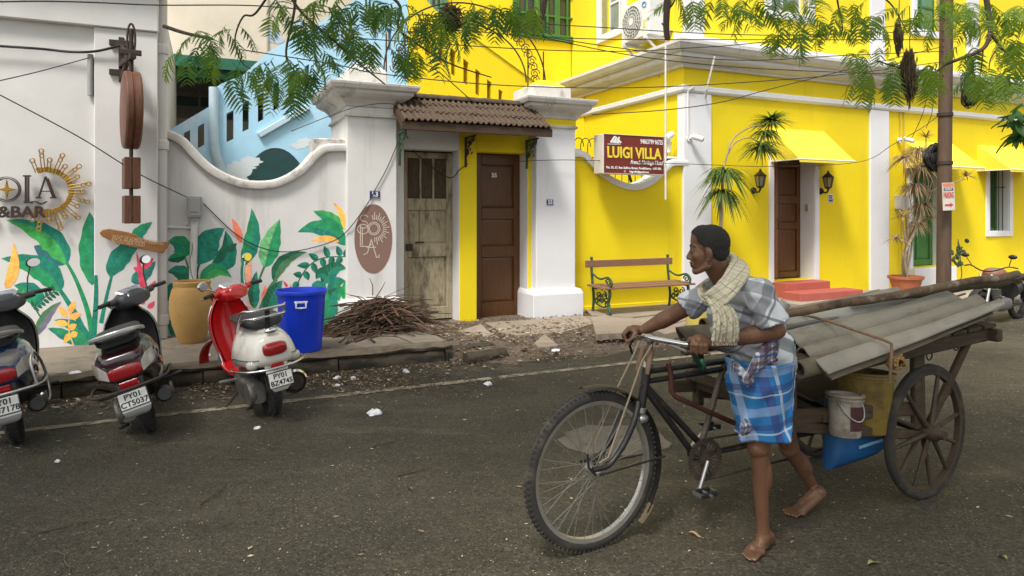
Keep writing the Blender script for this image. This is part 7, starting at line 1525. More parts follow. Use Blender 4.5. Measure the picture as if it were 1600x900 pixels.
for c, r in src:
    q = MB().ell(c, r, None, 72, 48); keep = [f for f in q.f if len(f) == 4 and hair_ok([sum(q.v[i][k] for i in f)/4 for k in range(3)])]
    used = sorted({i for f in keep for i in f}); mp_ = {i: k for k, i in enumerate(used)}
    hm.add([Hh(V(q.v[i])*1.0 + V((0,0,0)) + V(q.v[i]).normalized()*.0025*noise.noise(V(q.v[i])*130)) for i in used], [[mp_[i] for i in f] for f in keep])
hm.build('hair', hair_m, man, smooth=80)
# ---------------------------------------------------------------- clothing
def plaid(name, base, bands, rough=.85, coords='Object', rot=(0,0,0), scale=1, bump=.15):
    m = bpy.data.materials.new(name); m.use_nodes = True; t = m.node_tree; nd = t.nodes; L = t.links; b_ = nd['Principled BSDF']; b_.inputs['Roughness'].default_value = rough; b_.inputs['Specular IOR Level'].default_value = .2
    tc = nd.new('ShaderNodeTexCoord'); mp = nd.new('ShaderNodeMapping'); mp.inputs['Rotation'].default_value = rot; mp.inputs['Scale'].default_value = (scale,)*3
    L.new(tc.outputs[coords], mp.inputs[0]); 
    dn = nd.new('ShaderNodeTexNoise'); dn.inputs['Scale'].default_value = 7; L.new(tc.outputs['Object'], dn.inputs[0])
    dm = nd.new('ShaderNodeVectorMath'); dm.operation = 'MULTIPLY_ADD'; dm.inputs[1].default_value = (.02*scale,)*3; L.new(dn.outputs['Color'], dm.inputs[0]); L.new(mp.outputs[0], dm.inputs[2])
    sp = nd.new('ShaderNodeSeparateXYZ'); L.new(dm.outputs[0], sp.inputs[0]); out = None
    for ax, per, off, wd, col, fac in bands:
        a = nd.new('ShaderNodeMath'); a.operation = 'MULTIPLY_ADD'; a.inputs[1].default_value = 1/per; a.inputs[2].default_value = off; L.new(sp.outputs[ax], a.inputs[0])
        f = nd.new('ShaderNodeMath'); f.operation = 'FRACT'; L.new(a.outputs[0], f.inputs[0]); c = nd.new('ShaderNodeMath'); c.operation = 'LESS_THAN'; c.inputs[1].default_value = wd/per; L.new(f.outputs[0], c.inputs[0])
        g = nd.new('ShaderNodeMath'); g.operation = 'MULTIPLY'; g.inputs[1].default_value = fac; L.new(c.outputs[0], g.inputs[0])
        x = nd.new('ShaderNodeMix'); x.data_type = 'RGBA'; x.inputs[7].default_value = rgba(col); L.new(g.outputs[0], x.inputs[0])
        if out is None: x.inputs[6].default_value = rgba(base)
        else: L.new(out, x.inputs[6])
        out = x.outputs[2]
    gr = nd.new('ShaderNodeTexNoise'); gr.inputs['Scale'].default_value = 9; gr.inputs['Detail'].default_value = 6; L.new(tc.outputs['Object'], gr.inputs[0]); rr_ = nd.new('ShaderNodeMapRange'); rr_.inputs[1].default_value = .3; rr_.inputs[2].default_value = .75; rr_.inputs[3].default_value = 1; rr_.inputs[4].default_value = .72; L.new(gr.outputs[0], rr_.inputs[0])
    vm = nd.new('ShaderNodeVectorMath'); vm.operation = 'SCALE'; L.new(out, vm.inputs[0]); L.new(rr_.outputs[0], vm.inputs['Scale']); L.new(vm.outputs[0], b_.inputs['Base Color'])
    wv = nd.new('ShaderNodeTexNoise'); wv.inputs['Scale'].default_value = 240; L.new(tc.outputs['Object'], wv.inputs[0]); bp = nd.new('ShaderNodeBump'); bp.inputs['Strength'].default_value = bump; bp.inputs['Distance'].default_value = .004; L.new(wv.outputs[0], bp.inputs['Height']); L.new(bp.outputs[0], b_.inputs['Normal'])
    return m
shirt_m = plaid('grey_check_shirt', (.66,.69,.72), [(2,.17,.30,.055,(.15,.155,.17),.68),(0,.15,.62,.045,(.13,.135,.15),.62),(2,.17,.80,.012,(.08,.085,.095),.7),(0,.15,.25,.010,(.08,.085,.095),.7),(1,.19,.30,.04,(.22,.23,.25),.5)], rot=(0,R(-22),R(20)))
Sx = MB(); sp_ = J['neck'].lerp(J['pel'], .5)
Sx.ell(ch+V((.008,0,.0)), (.128,.176,.180), (0,R(18),0), 22, 16); Sx.ell(J['pel']+V((-.005,0,.055)), (.130,.165,.12), None, 22, 14); Sx.cap(ch, J['pel']+V((0,0,.02)), .140, .134, 20); Sx.ell(ch.lerp(J['pel'],.55)+V((.02,0,0)), (.13,.17,.14), None, 18, 12)
Sx.ell(J['pel']+V((-.075,-.03,.020)), (.055,.115,.075), None, 14, 10)      # loose front hem
for s, k in (('l',.80),('r',.62)):
    sh, el = J[s+'sh'], J[s+'el']; a = J['neck'].lerp(sh,.55)+V((0,0,-.005)); Sx.cap(J['neck']+V((0,0,-.045)), sh, .062, .062, 16); d_ = (el-sh); e = sh+d_*k; dn = d_.normalized()
    o1 = dn.orthogonal().normalized(); o2 = dn.cross(o1); rg = lambda c, r: [c+(o1*math.cos(2*math.pi*i/24)+o2*math.sin(2*math.pi*i/24))*r for i in range(24)]
    Sx.loft([rg(sh-dn*.05,.040), rg(sh-dn*.025,.060), rg(sh,.063), rg(sh.lerp(e,.5),.062), rg(e-dn*.01,.064), rg(e,.066), rg(e+dn*.001,.060), rg(e-dn*.04,.054), rg(e-dn*.05,.02)])
ell_, wll = J['lel'], wl
def folds(p, n):
    a = noise.noise(p*9)*.014 + noise.noise(p*20+V((3,1,7)))*.008
    s_ = math.sin((p.z*.8+p.x*.5)*62+noise.noise(p*6)*7)*.0055
    return n*(a*.8+s_+.004)
shirt = remesh(Sx, 'shirt', shirt_m, .0065, 5, man, folds)
# wrapped cloth (checked, knotted at the waist, hem at the knees)
lungi_m = plaid('blue_check_cloth', (.030,.175,.42), [(0,.26,.10,.055,(.33,.45,.62),.75),(0,.26,.42,.012,(.60,.64,.70),.6),(0,.26,.62,.035,(.05,.07,.22),.8),(1,.20,.30,.045,(.30,.42,.62),.5),(1,.20,.62,.010,(.62,.66,.72),.6),(1,.20,.85,.03,(.04,.06,.2),.6)], coords='UV', rot=(0,0,R(10)))
rings = []; K = 34; nseg = 72; top_c = J['pel']+V((.012,0,.055)); kc_ = J['lkn'].lerp(J['rkn'],.28)
for i in range(K+1):
    s = i/K; c = top_c.lerp(kc_+V((-.01,-.01,.105)), s); ring_ = []
    zc = c.z; legs = []
    for q in 'lr':
        hp, kn = J[q+'hip'], J[q+'kn']; f = max(-.25, min(1.15 if q == 'l' else .34, (hp.z-zc)/(hp.z-kn.z))); pc = hp.lerp(kn, f); legs.append((pc.x-c.x, pc.y-c.y, .076+(.050-.076)*max(0,min(1,f))+.010))
    for k in range(nseg):
        a = 2*math.pi*k/nseg; ca, sa = math.cos(a), math.sin(a)
        rx = .138+.010*math.sin(math.pi*s)-.030*s; ry = .160+.008*math.sin(math.pi*min(1,s*1.2))-.050*s
        hull = max(x*ca+y*sa+r for x, y, r in legs); base_r = max(1/math.sqrt((ca/rx)**2+(sa/ry)**2), hull)
        f = (.009+.026*s)*math.sin(a*5+s*3+1.2*math.sin(a*2))+(.003+.009*s)*math.sin(a*11+s*9)+.010*noise.noise(V((ca*2.5,sa*2.5,s*4)))
        dr_ = (.010+.008*noise.noise(V((ca*2,sa*2,s*3+4))))*math.sin(s*19+a*3+2*math.sin(a*2))*(1 if sa < .3 else .4)*(1-s*.5)
        rad = max(base_r+(f+dr_)*(1 if ca < .3 else .45), hull-.004)
        p = c+V((rad*ca, rad*sa, 0)); p.z += -.035*s*max(0,-ca) + .13*s*max(0,ca)**1.3 + .03*s*max(0,sa) + .010*s*math.sin(a*4)
        p.x = min(p.x, CX(1243-6*s, p.y))
        p.z += .05*(1-s)**3*max(0,ca)                       # rises at the back of the waist
        ring_.append(p)
    rings.append(ring_)
lg_mb = MB().loft(rings, caps=False, uvs=(1.05,.42)); lo = lg_mb.build('wrapped_cloth', lungi_m, man, smooth=80)
m_ = lo.modifiers.new('thick','SOLIDIFY'); m_.thickness = .004; m_.offset = -1
waist_m = plaid('checked_waist_band', (.20,.20,.25), [(0,.075,.1,.02,(.10,.045,.05),.8),(0,.075,.55,.010,(.62,.62,.64),.85),(2,.06,.2,.018,(.09,.05,.06),.7),(2,.06,.6,.012,(.04,.07,.20),.8),(1,.05,.3,.012,(.55,.55,.58),.7)])
mb = MB(); kn = V(CP(1164,590,-.40))
def roll(pts, rs): mb.tube(smooth_path(pts,4), rs, 10)
for k in range(5): roll([kn+V((0,-.006*k,.004*k)), V(CP(1185,575-5*k,-.43)), V(CP(1208,562-8*k,-.43)), V(CP(1228,560-9*k,-.36)), V(CP(1236,562-8*k,-.25))], .011+.001*k)
for k in range(3): roll([kn+V((0,0,.01*k)), V(CP(1153,580-4*k,-.40)), V(CP(1147,578-5*k,-.34))], .012)
for i in range(6): a0 = i*1.05; mb.tube([kn+V((.022*math.cos(a0+j*.6)*(1-j*.08), -.018+.010*math.sin(j+i), .026*math.sin(a0+j*.6)*(1-j*.08))) for j in range(7)], .0115, 8)
mb.ell(kn, (.022,.02,.026)); mb.build('waist_knot', waist_m, man, smooth=80)
mb = MB(); k2 = V(CP(1163,668,-.425))
for i in range(5): a0 = i*1.25; mb.tube([k2+V((.026*math.cos(a0+j*.55)*(1-j*.07), -.006+.01*math.sin(j+i*2), .030*math.sin(a0+j*.55)*(1-j*.07))) for j in range(7)], .010, 8)
mb.ell(k2, (.02,.02,.022)); mb.build('hem_knot', waist_m, man, smooth=80)
# scarf: folded checked towel round the neck, one end hanging down the chest
scarf_m = plaid('cream_check_towel', (.56,.51,.38), [(0,.030,.1,.0028,(.14,.12,.085),.6),(2,.028,.3,.0024,(.14,.12,.085),.6),(0,.038,.55,.002,(.12,.10,.07),.5)], rot=(R(10),R(28),R(-35)), bump=.3)
mb = MB(); n0 = J['neck']
def fold(pts, r, k=5): q = smooth_path(pts,k); mb.tube(q, [r*(.75+.25*math.sin(math.pi*min(1,.15+.85*i/(len(q)-1)))+.08*math.sin(i*1.7)) for i in range(len(q))], 9)
rr = random.Random(3)
jj = lambda a: rr.uniform(-a, a)
for k in range(9):       # broad band over the near shoulder, from the nape down across the chest
    e = k/8
    fold([V(CP(1128+5*e,404+2*e,-.19-.03*e)), V(CP(1143+15*e,399+10*e,-.25-.05*e)), V(CP(1143+24*e,414+12*e,-.33-.07*e)), V(CP(1129+22*e,440+14*e+jj(2),-.405-.035*e)), V(CP(1108+22*e,458+16*e,-.40-.035*e)), V(CP(1097+14*e,462+14*e,-.33-.02*e)), V(CP(1096+10*e,452+10*e,-.25))], .0122)
for k in range(8):       # the end hanging down the chest
    e = k/7
    fold([V(CP(1100+14*e,462+4*e,-.36)), V(CP(1110+24*e,474+jj(2),-.425)), V(CP(1117+31*e,492+jj(2),-.445)), V(CP(1117+35*e,512,-.445-.008*(k % 2))), V(CP(1114+37*e,532+jj(2),-.435))], .0108)
for k in range(5): fold([V(CP(1098+4*k,444+4*k,-.18)), V(CP(1093+3*k,456+3*k,-.27)), V(CP(1099+3*k,468+k,-.36)), V(CP(1116+3*k,474-k,-.41))], .0112)
mb.build('scarf', scarf_m, man, smooth=80)
mb = MB()
for k in range(24): u = 1113+1.65*k; p = V(CP(u,531,-.435)); mb.tube([p, p+V((rr.uniform(-.003,.003),0,-.012)), p+V((rr.uniform(-.005,.005),0,-.024))], .0016, 4)
tag(mb.build('scarf_fringe', scarf_m, man), kind='stuff')
# ================================================================== TREES, PLANTS, WIRES, LITTER
def leafmat(name, c1, c2, tr, sc=1.2):
    m = M(name, c1, .5, .2, sc, col2=c2, spec=.3); t = m.node_tree; b_ = t.nodes['Principled BSDF']; o = t.nodes['Material Output']
    tb_ = t.nodes.new('ShaderNodeBsdfTranslucent'); tb_.inputs['Color'].default_value = rgba(tr); mx = t.nodes.new('ShaderNodeMixShader'); mx.inputs[0].default_value = .38
    t.links.new(b_.outputs[0], mx.inputs[1]); t.links.new(tb_.outputs[0], mx.inputs[2]); t.links.new(mx.outputs[0], o.inputs['Surface']); return m
lf_a = leafmat('feathery_leaf_green', (.060,.14,.030), (.105,.20,.035), (.18,.36,.04)); lf_b = leafmat('feathery_leaf_yellowgreen', (.095,.18,.025), (.17,.25,.03), (.34,.50,.04)); lf_c = leafmat('feathery_leaf_dark', (.040,.11,.034), (.07,.15,.04), (.10,.26,.05))
bark = M('brown_bark', (.075,.050,.035), .9, .3, 8, .5, 40, stretch=(2,2,.6))
def frond(seed, L_=.46, pairs=8):
    """twice-divided feathery leaf: a drooping rachis carrying pairs of pinnae set with small leaflets"""
    rr = random.Random(seed); mb = MB(); rc = []
    for i in range(pairs+3):
        s = i/(pairs+2); rc.append(V((L_*s*(1-.10*s), .02*math.sin(s*3+seed), -.16*L_*s*s*1.6+.015*math.sin(s*5))))
    mb.tube(rc, [.0032*(1-.75*i/(pairs+2)) for i in range(pairs+3)], 4)
    for i in range(1, pairs+2):
        s = i/(pairs+2); p = rc[i]; pl = L_*.40*math.sin(math.pi*(.16+.80*s))**.8
        for sg in (1,-1):
            if rr.random() < .08: continue
            d0 = V((.55+rr.uniform(-.12,.12), sg*.82, rr.uniform(-.25,.05))).normalized(); dr_ = rr.uniform(.2,.55); n = 9
            side = d0.cross(V((0,0,1))).normalized(); C_, A_, B_ = [], [], []; nn = 2*n
            for j in range(nn+1):
                q_ = j/nn; c_ = p + d0*pl*q_ + V((0,0,-dr_*pl*q_**2)); w_ = pl*.115*min(1,q_*6+.25)*(1-q_**3)*(1.0 if j % 2 else .48); up_ = V((0,0,w_*.35*(1 if j % 2 else 0)+rr.uniform(-.15,.15)*w_)); f_ = d0*pl/nn*(.9 if j % 2 else 0)
                C_.append(c_); A_.append(c_+side*w_+up_+f_); B_.append(c_-side*w_+up_+f_)
            mb.add(C_+A_, [(j, j+1, nn+2+j, nn+1+j) for j in range(nn)]); mb.add(C_+B_, [(j+1, j, nn+1+j, nn+2+j) for j in range(nn)])
    return mb
def limb(pts, r0, r1, parent, name='limb', k=4, org=None):
    q = smooth_path([tuple(p) for p in pts], k); n = len(q)-1; o_ = V(org) if org is not None else V((0,0,0))
    return MB().tube([V(p)-o_ for p in q], [r0+(r1-r0)*i/n for i in range(n+1)], 7).build(name, bark, parent, smooth=60)
fr_mesh = []
def tree(name, label, base, trunk_pts, limbs, clusters, mats, Ls, seed):
    tr_ = thing(name, label, 'tree', base, 0); bv = V(base); limb([V(p) for p in trunk_pts], .19, .10, tr_, 'trunk', 5, bv)
    for pts, r0, r1 in limbs: limb(pts, r0, r1, tr_, 'limb', 5, bv)
    rr = random.Random(seed); protos = []
    for k in range(5):
        for m_ in mats: 
            o = frond(seed*10+k).build('leaf', m_, None); protos.append(o)
    used = set()
    for (u, v, Y, n, spread, dz) in clusters:
        for _ in range(int(n*1.75+.5)):
            pr_ = rr.choice(protos)
            if pr_ in used: o = pr_.copy(); COL.objects.link(o)
            else: o = pr_; used.add(pr_)
            o.parent = tr_; y_ = Y+rr.gauss(0,.28); p = at(u+rr.gauss(0,spread), v+rr.gauss(0,spread*.5), y_)
            az = rr.uniform(0, 6.283); a = rr.uniform(-.1,.9)+dz; s = rr.uniform(.72,1.12)*Ls
            o.location = p-bv; o.rotation_euler = (rr.uniform(-.6,.6), a, az); o.scale = (s,s,s)
    for o in protos:
        if o not in used: bpy.data.objects.remove(o)
    return tr_
b1 = (-3.2, -1.2, 0)
L1 = [([(-3.2,-1.2,3.6),(-2.9,1.5,4.6),at(520,-60,4.5),at(545,-20,4.5)],.07,.018), ([at(462,-40,4.5),at(460,15,4.45),at(447,80,4.4),at(456,106,4.4),at(478,125,4.3)],.011,.004), ([at(560,-30,4.5),at(600,-12,4.5),at(625,10,4.5),at(622,42,4.5),at(642,62,4.6),at(700,98,4.7),at(768,121,4.8)],.014,.004),
      ([at(440,-30,4.4),at(470,18,4.4),at(520,62,4.5),at(560,98,4.5),at(602,132,4.5)],.011,.0045), ([at(440,-40,4.6),at(400,20,4.7),at(380,26,4.7),at(367,62,4.7),at(377,96,4.6),at(392,108,4.6)],.009,.003), ([at(256,41,5.2),at(290,52,5.1),at(332,61,5.0)],.016,.011),
      ([at(860,-30,4.6),at(852,0,4.6),at(847,28,4.6),at(841,38,4.6)],.02,.012), ([at(600,-20,4.5),at(700,-15,4.6),at(800,-25,4.6)],.03,.02)]
C1 = [(312,45,4.8,2,14,.2),(332,70,4.8,2,14,.5),(366,44,4.7,2,12,.3),(285,85,4.9,1,8,.5),(395,100,4.5,3,16,.3),(350,112,4.5,2,12,.2),(430,95,4.4,3,16,.3),(420,125,4.4,2,12,.5),(475,110,4.3,4,16,.4),(470,135,4.3,1,8,.8),(500,92,4.4,3,14,.4),(520,50,4.5,4,16,.4),(545,28,4.5,4,16,.3),
      (480,32,4.5,4,16,.3),(440,5,4.5,3,16,.2),(500,0,4.5,4,18,.2),(560,5,4.5,4,18,.2),(600,8,4.5,4,18,.2),(640,18,4.5,3,16,.4),(620,72,4.5,2,12,.7),(662,45,4.5,3,14,.5),(690,20,4.6,4,16,.3),(655,84,4.5,2,10,.7),(735,10,4.6,4,16,.3),(780,8,4.6,4,16,.3),(740,32,4.6,2,12,.7),(700,60,4.6,2,12,.6),(575,60,4.5,2,12,.7),(830,8,4.6,2,14,.4)]
tree('shade_tree', 'feathery leaved shade tree whose branches hang over the gate pillar at upper left', b1, [b1,(-3.25,-1.2,1.5),(-3.2,-1.2,3.6)], L1, C1, (lf_a, lf_b, lf_c), .54, 3)
b2 = (4.6, -.8, 0)
L2 = [([(4.6,-.8,3.6),(4.2,2.2,4.4),at(1560,-80,5.2),at(1545,-10,5.2)],.07,.03), ([at(1538,-20,5.2),at(1545,25,5.2),at(1547,50,5.2),at(1536,76,5.2),at(1500,92,5.2),at(1475,102,5.2),at(1455,116,5.2),at(1420,110,5.1),at(1370,95,5.1)],.022,.005), ([at(1547,50,5.2),at(1562,72,5.2),at(1580,90,5.2)],.014,.006), ([at(1536,76,5.2),at(1534,100,5.2),at(1530,128,5.2)],.007,.003), ([at(1562,72,5.2),at(1548,92,5.2),at(1545,112,5.2)],.007,.003),
      ([at(1046,-40,4.4),at(1043,0,4.4),at(1041,40,4.4),at(1043,62,4.4)],.026,.018), ([at(1043,14,4.4),at(1050,8,4.4),at(1058,-8,4.4)],.008,.005), ([at(1041,46,4.4),at(1034,36,4.4)],.007,.004), ([at(1305,-20,4.8),at(1310,10,4.8),at(1316,40,4.8),at(1314,56,4.8)],.008,.003), ([at(1372,-10,5),at(1395,10,5),at(1418,52,5)],.008,.003), ([at(1100,-20,4.5),at(1200,-30,4.6),at(1330,-22,4.8),at(1480,-30,5)],.03,.02), ([at(1200,-20,4.6),at(1212,10,4.6),at(1200,35,4.6)],.007,.003)]
C2 = [(1070,-2,4.5,2,12,.2),(1110,8,4.5,4,16,.3),(1145,14,4.5,3,14,.4),(1185,2,4.6,4,18,.2),(1235,5,4.7,5,20,.2),(1215,46,4.6,3,14,.5),(1262,44,4.7,2,10,.5),(1290,34,4.8,4,18,.4),(1320,5,4.8,4,18,.2),(1335,80,4.9,3,14,.4),(1345,112,4.9,3,12,.5),(1378,118,5,2,10,.6),(1370,40,5,3,16,.3),(1410,90,5.1,2,12,.5),(1450,105,5.1,4,14,.4),(1440,20,5.1,5,20,.2),(1470,10,5.1,4,18,.2),(1500,30,5.2,4,18,.3),(1525,12,5.2,5,20,.2),(1560,30,5.2,5,18,.3),(1590,20,5.2,6,18,.3),(1580,66,5.2,5,16,.4),(1598,95,5.2,4,14,.4),(1555,105,5.2,4,14,.5),(1520,112,5.2,2,12,.5),(1545,128,5.2,2,12,.5),(1592,118,5.2,2,12,.5),(1450,122,5.1,1,10,.6),(1500,75,5.2,3,14,.4)]
tree('shade_tree', 'feathery leaved shade tree whose branches hang over the pole at upper right', b2, [b2,(4.6,-.8,1.6),(4.6,-.8,3.6)], L2, C2, (lf_b, lf_b, lf_a), .52, 8)
# overhead crowns of both trees, above the view
rr = random.Random(31)
def crown(parent, cx, cy, cz, rx, ry, rz, n, m):
    mb = MB(); bv = V(parent.location); cl = [(V((rr.uniform(-1,1)*rx*.8, rr.uniform(-1,1)*ry*.8, rr.uniform(-1,1)*rz*.7)), rr.uniform(.5,1.0)) for _ in range(46)]
    for _ in range(n):
        c, r_ = rr.choice(cl); p = V((cx,cy,cz)) + c + V((rr.gauss(0,.45),rr.gauss(0,.45),rr.gauss(0,.28)))*r_; a = rr.uniform(0,6.3); l = rr.uniform(.10,.26); d_ = V((math.cos(a),math.sin(a),rr.uniform(-.5,.2))); s_ = V((-math.sin(a),math.cos(a),rr.uniform(-.3,.3)))*l*.30
        mb.add([p-bv, p+d_*l*.5+s_-bv, p+d_*l-bv, p+d_*l*.5-s_-bv], [(0,1,2,3)])
    return tag(mb.build('crown', m, parent), kind='stuff')
t1 = bpy.data.objects['shade_tree']; t2 = bpy.data.objects['shade_tree.001']
crown(t1, -2.2, 1.2, 6.6, 4.6, 3.6, 1.1, 9000, lf_a); crown(t2, 3.0, -.6, 6.8, 3.0, 2.8, 1.1, 5000, lf_b)
# nest and dried bunches hanging among the leaves
def hanging(name, label, cat, u, v, Y, w_, h_, mat, n, kind):
    p = at(u, v, Y); o = thing(name, label, cat, p, 0); r = random.Random(int(u)); mb = MB(); s = Y/F
    for i in range(n):
        if kind == 'nest': a, b_ = r.uniform(0,6.3), r.uniform(-1.2,1.2); q = V((math.cos(a)*math.cos(b_)*w_*s*.5, math.sin(a)*math.cos(b_)*w_*s*.5, math.sin(b_)*h_*s*.5)); t_ = V((r.gauss(0,1),r.gauss(0,1),r.gauss(0,.6))).normalized()*w_*s*.32; mb.tube([q-t_,q+t_*.1+q*.06,q+t_], .0035, 4)
        else:
            k = r.uniform(-.5,.5); wd = w_*s*.5*math.sin(math.pi*min(1,(.08+.5-k)))**.7; a = r.uniform(0,6.3); q = V((math.cos(a)*wd*r.uniform(.3,1), math.sin(a)*wd*r.uniform(.3,1), k*h_*s)); l = r.uniform(.05,.12); mb.add([q, q+V((.010,.006,-l*.5)), q+V((r.uniform(-.01,.01),0,-l)), q+V((-.010,-.004,-l*.5))], [(0,1,2,3)])
    o2 = mb.build('mass', mat, o); tag(o2, kind='stuff'); mb = MB()
    if kind == 'nest': mb.ell((0,0,0),(w_*s*.42,w_*s*.42,h_*s*.42))
    else: mb.ell((0,0,-.01),(w_*s*.28,w_*s*.28,h_*s*.36))
    mb.build('core', M('dark_'+name,(.05,.033,.02),.95,.3,20), o); MB().tube([(0,0,h_*s*.4),(.005,0,h_*s*.5+.12),(0,0,h_*s*.5+.3)], .003, 5).build('string', cable_m, o)
nest_m = M('straw_brown', (.13,.085,.05), .9, .35, 30); dry_m = M('dried_leaf_bunch_brown', (.085,.058,.028), .9, .35, 15)
hanging('nest', 'round brown woven nest hanging among the leaves left of the green window', 'nest', 705, 29, 4.6, 29, 38, nest_m, 130, 'nest')
hanging('dried_leaf_bunch', 'large bunch of dried brown leaves hanging left of the pole', 'leaf bunch', 1421, 112, 5.0, 30, 80, dry_m, 260, 'b'); hanging('dried_leaf_bunch', 'small wispy bunch of dried leaves above the larger bunch by the pole', 'leaf bunch', 1404, 52, 5.0, 16, 46, dry_m, 90, 'b')
# broad glossy leaves of a shrub reaching in at the right edge
gl_m = leafmat('glossy_broad_leaf', (.028,.085,.022), (.055,.13,.03), (.06,.18,.02)); q0 = at(1650, 300, 6.0); sh_ = thing('shrub', 'shrub with broad glossy green leaves reaching in at the right edge', 'shrub', V((q0.x,q0.y,0)), 0); bv = V((q0.x,q0.y,0))
limb([bv, at(1660,300,6.0), at(1640,220,6.0), at(1612,195,6.0), at(1590,190,6.0)], .03, .006, sh_, 'stem', 5, bv); limb([at(1640,220,6.0),at(1620,175,6.0),at(1600,165,6.0)], .01, .004, sh_, 'stem', 5, bv)
def broad():
    mb = MB(); n = 6; L_ = .20
    row = [[(L_*i/n, sg*.040*math.sin(math.pi*(i/n)**.8)*.95, -.05*(i/n)**2 + .012*abs(sg)) for sg in (-1,-.5,0,.5,1)] for i in range(n+1)]
    return mb.loft(row, closed=False)
pr_ = None; rr = random.Random(12)
for k in range(46):
    if pr_ is None: o = pr_ = broad().build('leaf', gl_m, sh_, smooth=60)
    else: o = pr_.copy(); COL.objects.link(o)
    c = rr.choice([(1590,190),(1582,185),(1598,170),(1604,205),(1592,212),(1612,190),(1625,200)]); p = at(c[0]+rr.gauss(0,5), c[1]+rr.gauss(0,5), 6+rr.gauss(0,.08)); o.location = p-bv; o.rotation_euler = (rr.uniform(-.5,.5), rr.uniform(-.3,1.1), rr.uniform(1.6,4.8)); s = rr.uniform(.6,1.05); o.scale = (s,)*3
# ------------------------------------------------------------------ potted dracaenas
def rosette(parent, c, m, n, L_, droop, seed, wd=.0135, up=.5):
    r = random.Random(seed); n = int(n*1.7); mb = MB(); c = V(c)
    for i in range(n):
        a = r.uniform(0,6.283); e = r.uniform(-.5,1.3)*up+.15; l = L_*r.uniform(.65,1.1); d_ = V((math.cos(a)*math.cos(e), math.sin(a)*math.cos(e), math.sin(e))); sd_ = V((-math.sin(a),math.cos(a),0)); prev = []
        for k in range(7):
            s = k/6; p = c+d_*l*s+V((0,0,-droop*l*s*s)); w_ = wd*(1-s)**.6*(.6+.8*min(1,s*3)); prev.append((p+sd_*w_, p-sd_*w_))
        mb.add([x for q in prev for x in q], [(2*k,2*k+1,2*k+3,2*k+2) for k in range(6)])
    return tag(mb.build('leaf_rosette', m, parent), kind='stuff')
def pot(parent, t, d, z, r, h):
    MB().lathe([(0,0),(r*.66,0),(r*.92,h*.84),(r,h*.85),(r*1.02,h),(r*.92,h),(r*.86,h*.85),(0,h*.82)], 32, (t,d,z)).build('pot', terracotta, parent, smooth=40); MB().lathe([(0,h*.86),(r*.88,h*.85)], 24, (t,d,z)).build('soil', soil_m, parent)
dg = leafmat('dracaena_green', (.075,.13,.035), (.14,.19,.05), (.16,.26,.04)); dt = leafmat('dry_dracaena_tan', (.30,.22,.13), (.42,.32,.19), (.3,.2,.1)); stem_m = M('pale_tan_stem', (.30,.24,.17), .9, .2, 12, .3, 50); DD = -.62
dq = lambda u, v, d=DD: (wt(u,d), d, wz(u,v,d))
t_ = wt(1127,DD); dr1 = sthing('potted_dracaena', 'tall green spiky potted dracaena against the yellow wall behind the man', 'plant', t_, DD, .12); pot(dr1, t_, DD, .12, .20, .32)
sm = lambda pts, r0, r1, par: MB().tube(smooth_path(pts,5), [r0+(r1-r0)*i/(5*(len(pts)-1)) for i in range(5*(len(pts)-1)+1)], 7).build('stem', stem_m, par, smooth=60)
sm([(t_,DD,.35),dq(1125,400),dq(1127,330),dq(1130,268)], .030, .022, dr1); sm([dq(1130,268),dq(1138,236),dq(1147,215),dq(1172,199),dq(1196,196)], .014, .010, dr1); sm([dq(1138,240),dq(1150,222),dq(1172,215),dq(1188,226)], .011, .009, dr1)
for c, n, L_, dr_, sd_ in ((dq(1133,270),80,.56,.8,1),(dq(1128,300),60,.46,1.1,2),(dq(1206,190),100,.44,.35,3),(dq(1190,230),100,.44,.6,4),(dq(1196,208),50,.36,.8,5)): rosette(dr1, c, dg, n, L_, dr_, sd_)
t2_ = wt(1415,DD); dr2 = sthing('potted_dracaena', 'dried tan spiky dracaena in a terracotta pot beside the green door', 'plant', t2_, DD, .12); pot(dr2, t2_, DD, .12, .28, .30)
rr = random.Random(9)
for (u, v) in ((1410,345),(1446,250),(1425,262),(1440,330),(1432,240),(1456,300),(1420,300),(1447,216),(1452,270),(1415,255),(1462,262),(1437,290)): 
    k = rr.uniform(-.08,.08); m1 = dq(1418+rr.uniform(-6,6), 395, DD+k); m2 = dq(1428+rr.uniform(-8,10)+(u-1428)*.5, (395+v)/2, DD+k); sm([(t2_+k*.6,DD+k,.38), m1, m2, dq(u,v,DD+k)], .020, .009, dr2)
for c, n, L_, dr_, sd_ in ((dq(1413,248),52,.42,.7,11),(dq(1437,235),60,.45,.7,12),(dq(1410,338),36,.32,.25,13),(dq(1452,340),36,.34,.6,14),(dq(1400,372),34,.32,.45,15),(dq(1447,214),20,.24,.1,16),(dq(1510,275),30,.30,.3,17),(dq(1440,262),80,.42,.8,18),(dq(1455,250),60,.38,.7,19),(dq(1428,290),70,.40,.9,20),(dq(1440,320),60,.36,.7,21),(dq(1432,350),44,.32,.8,22)): rosette(dr2, c, dt, n, L_, dr_, sd_, .009)
sm([dq(1452,300),dq(1475,290),dq(1508,280)], .010, .008, dr2)
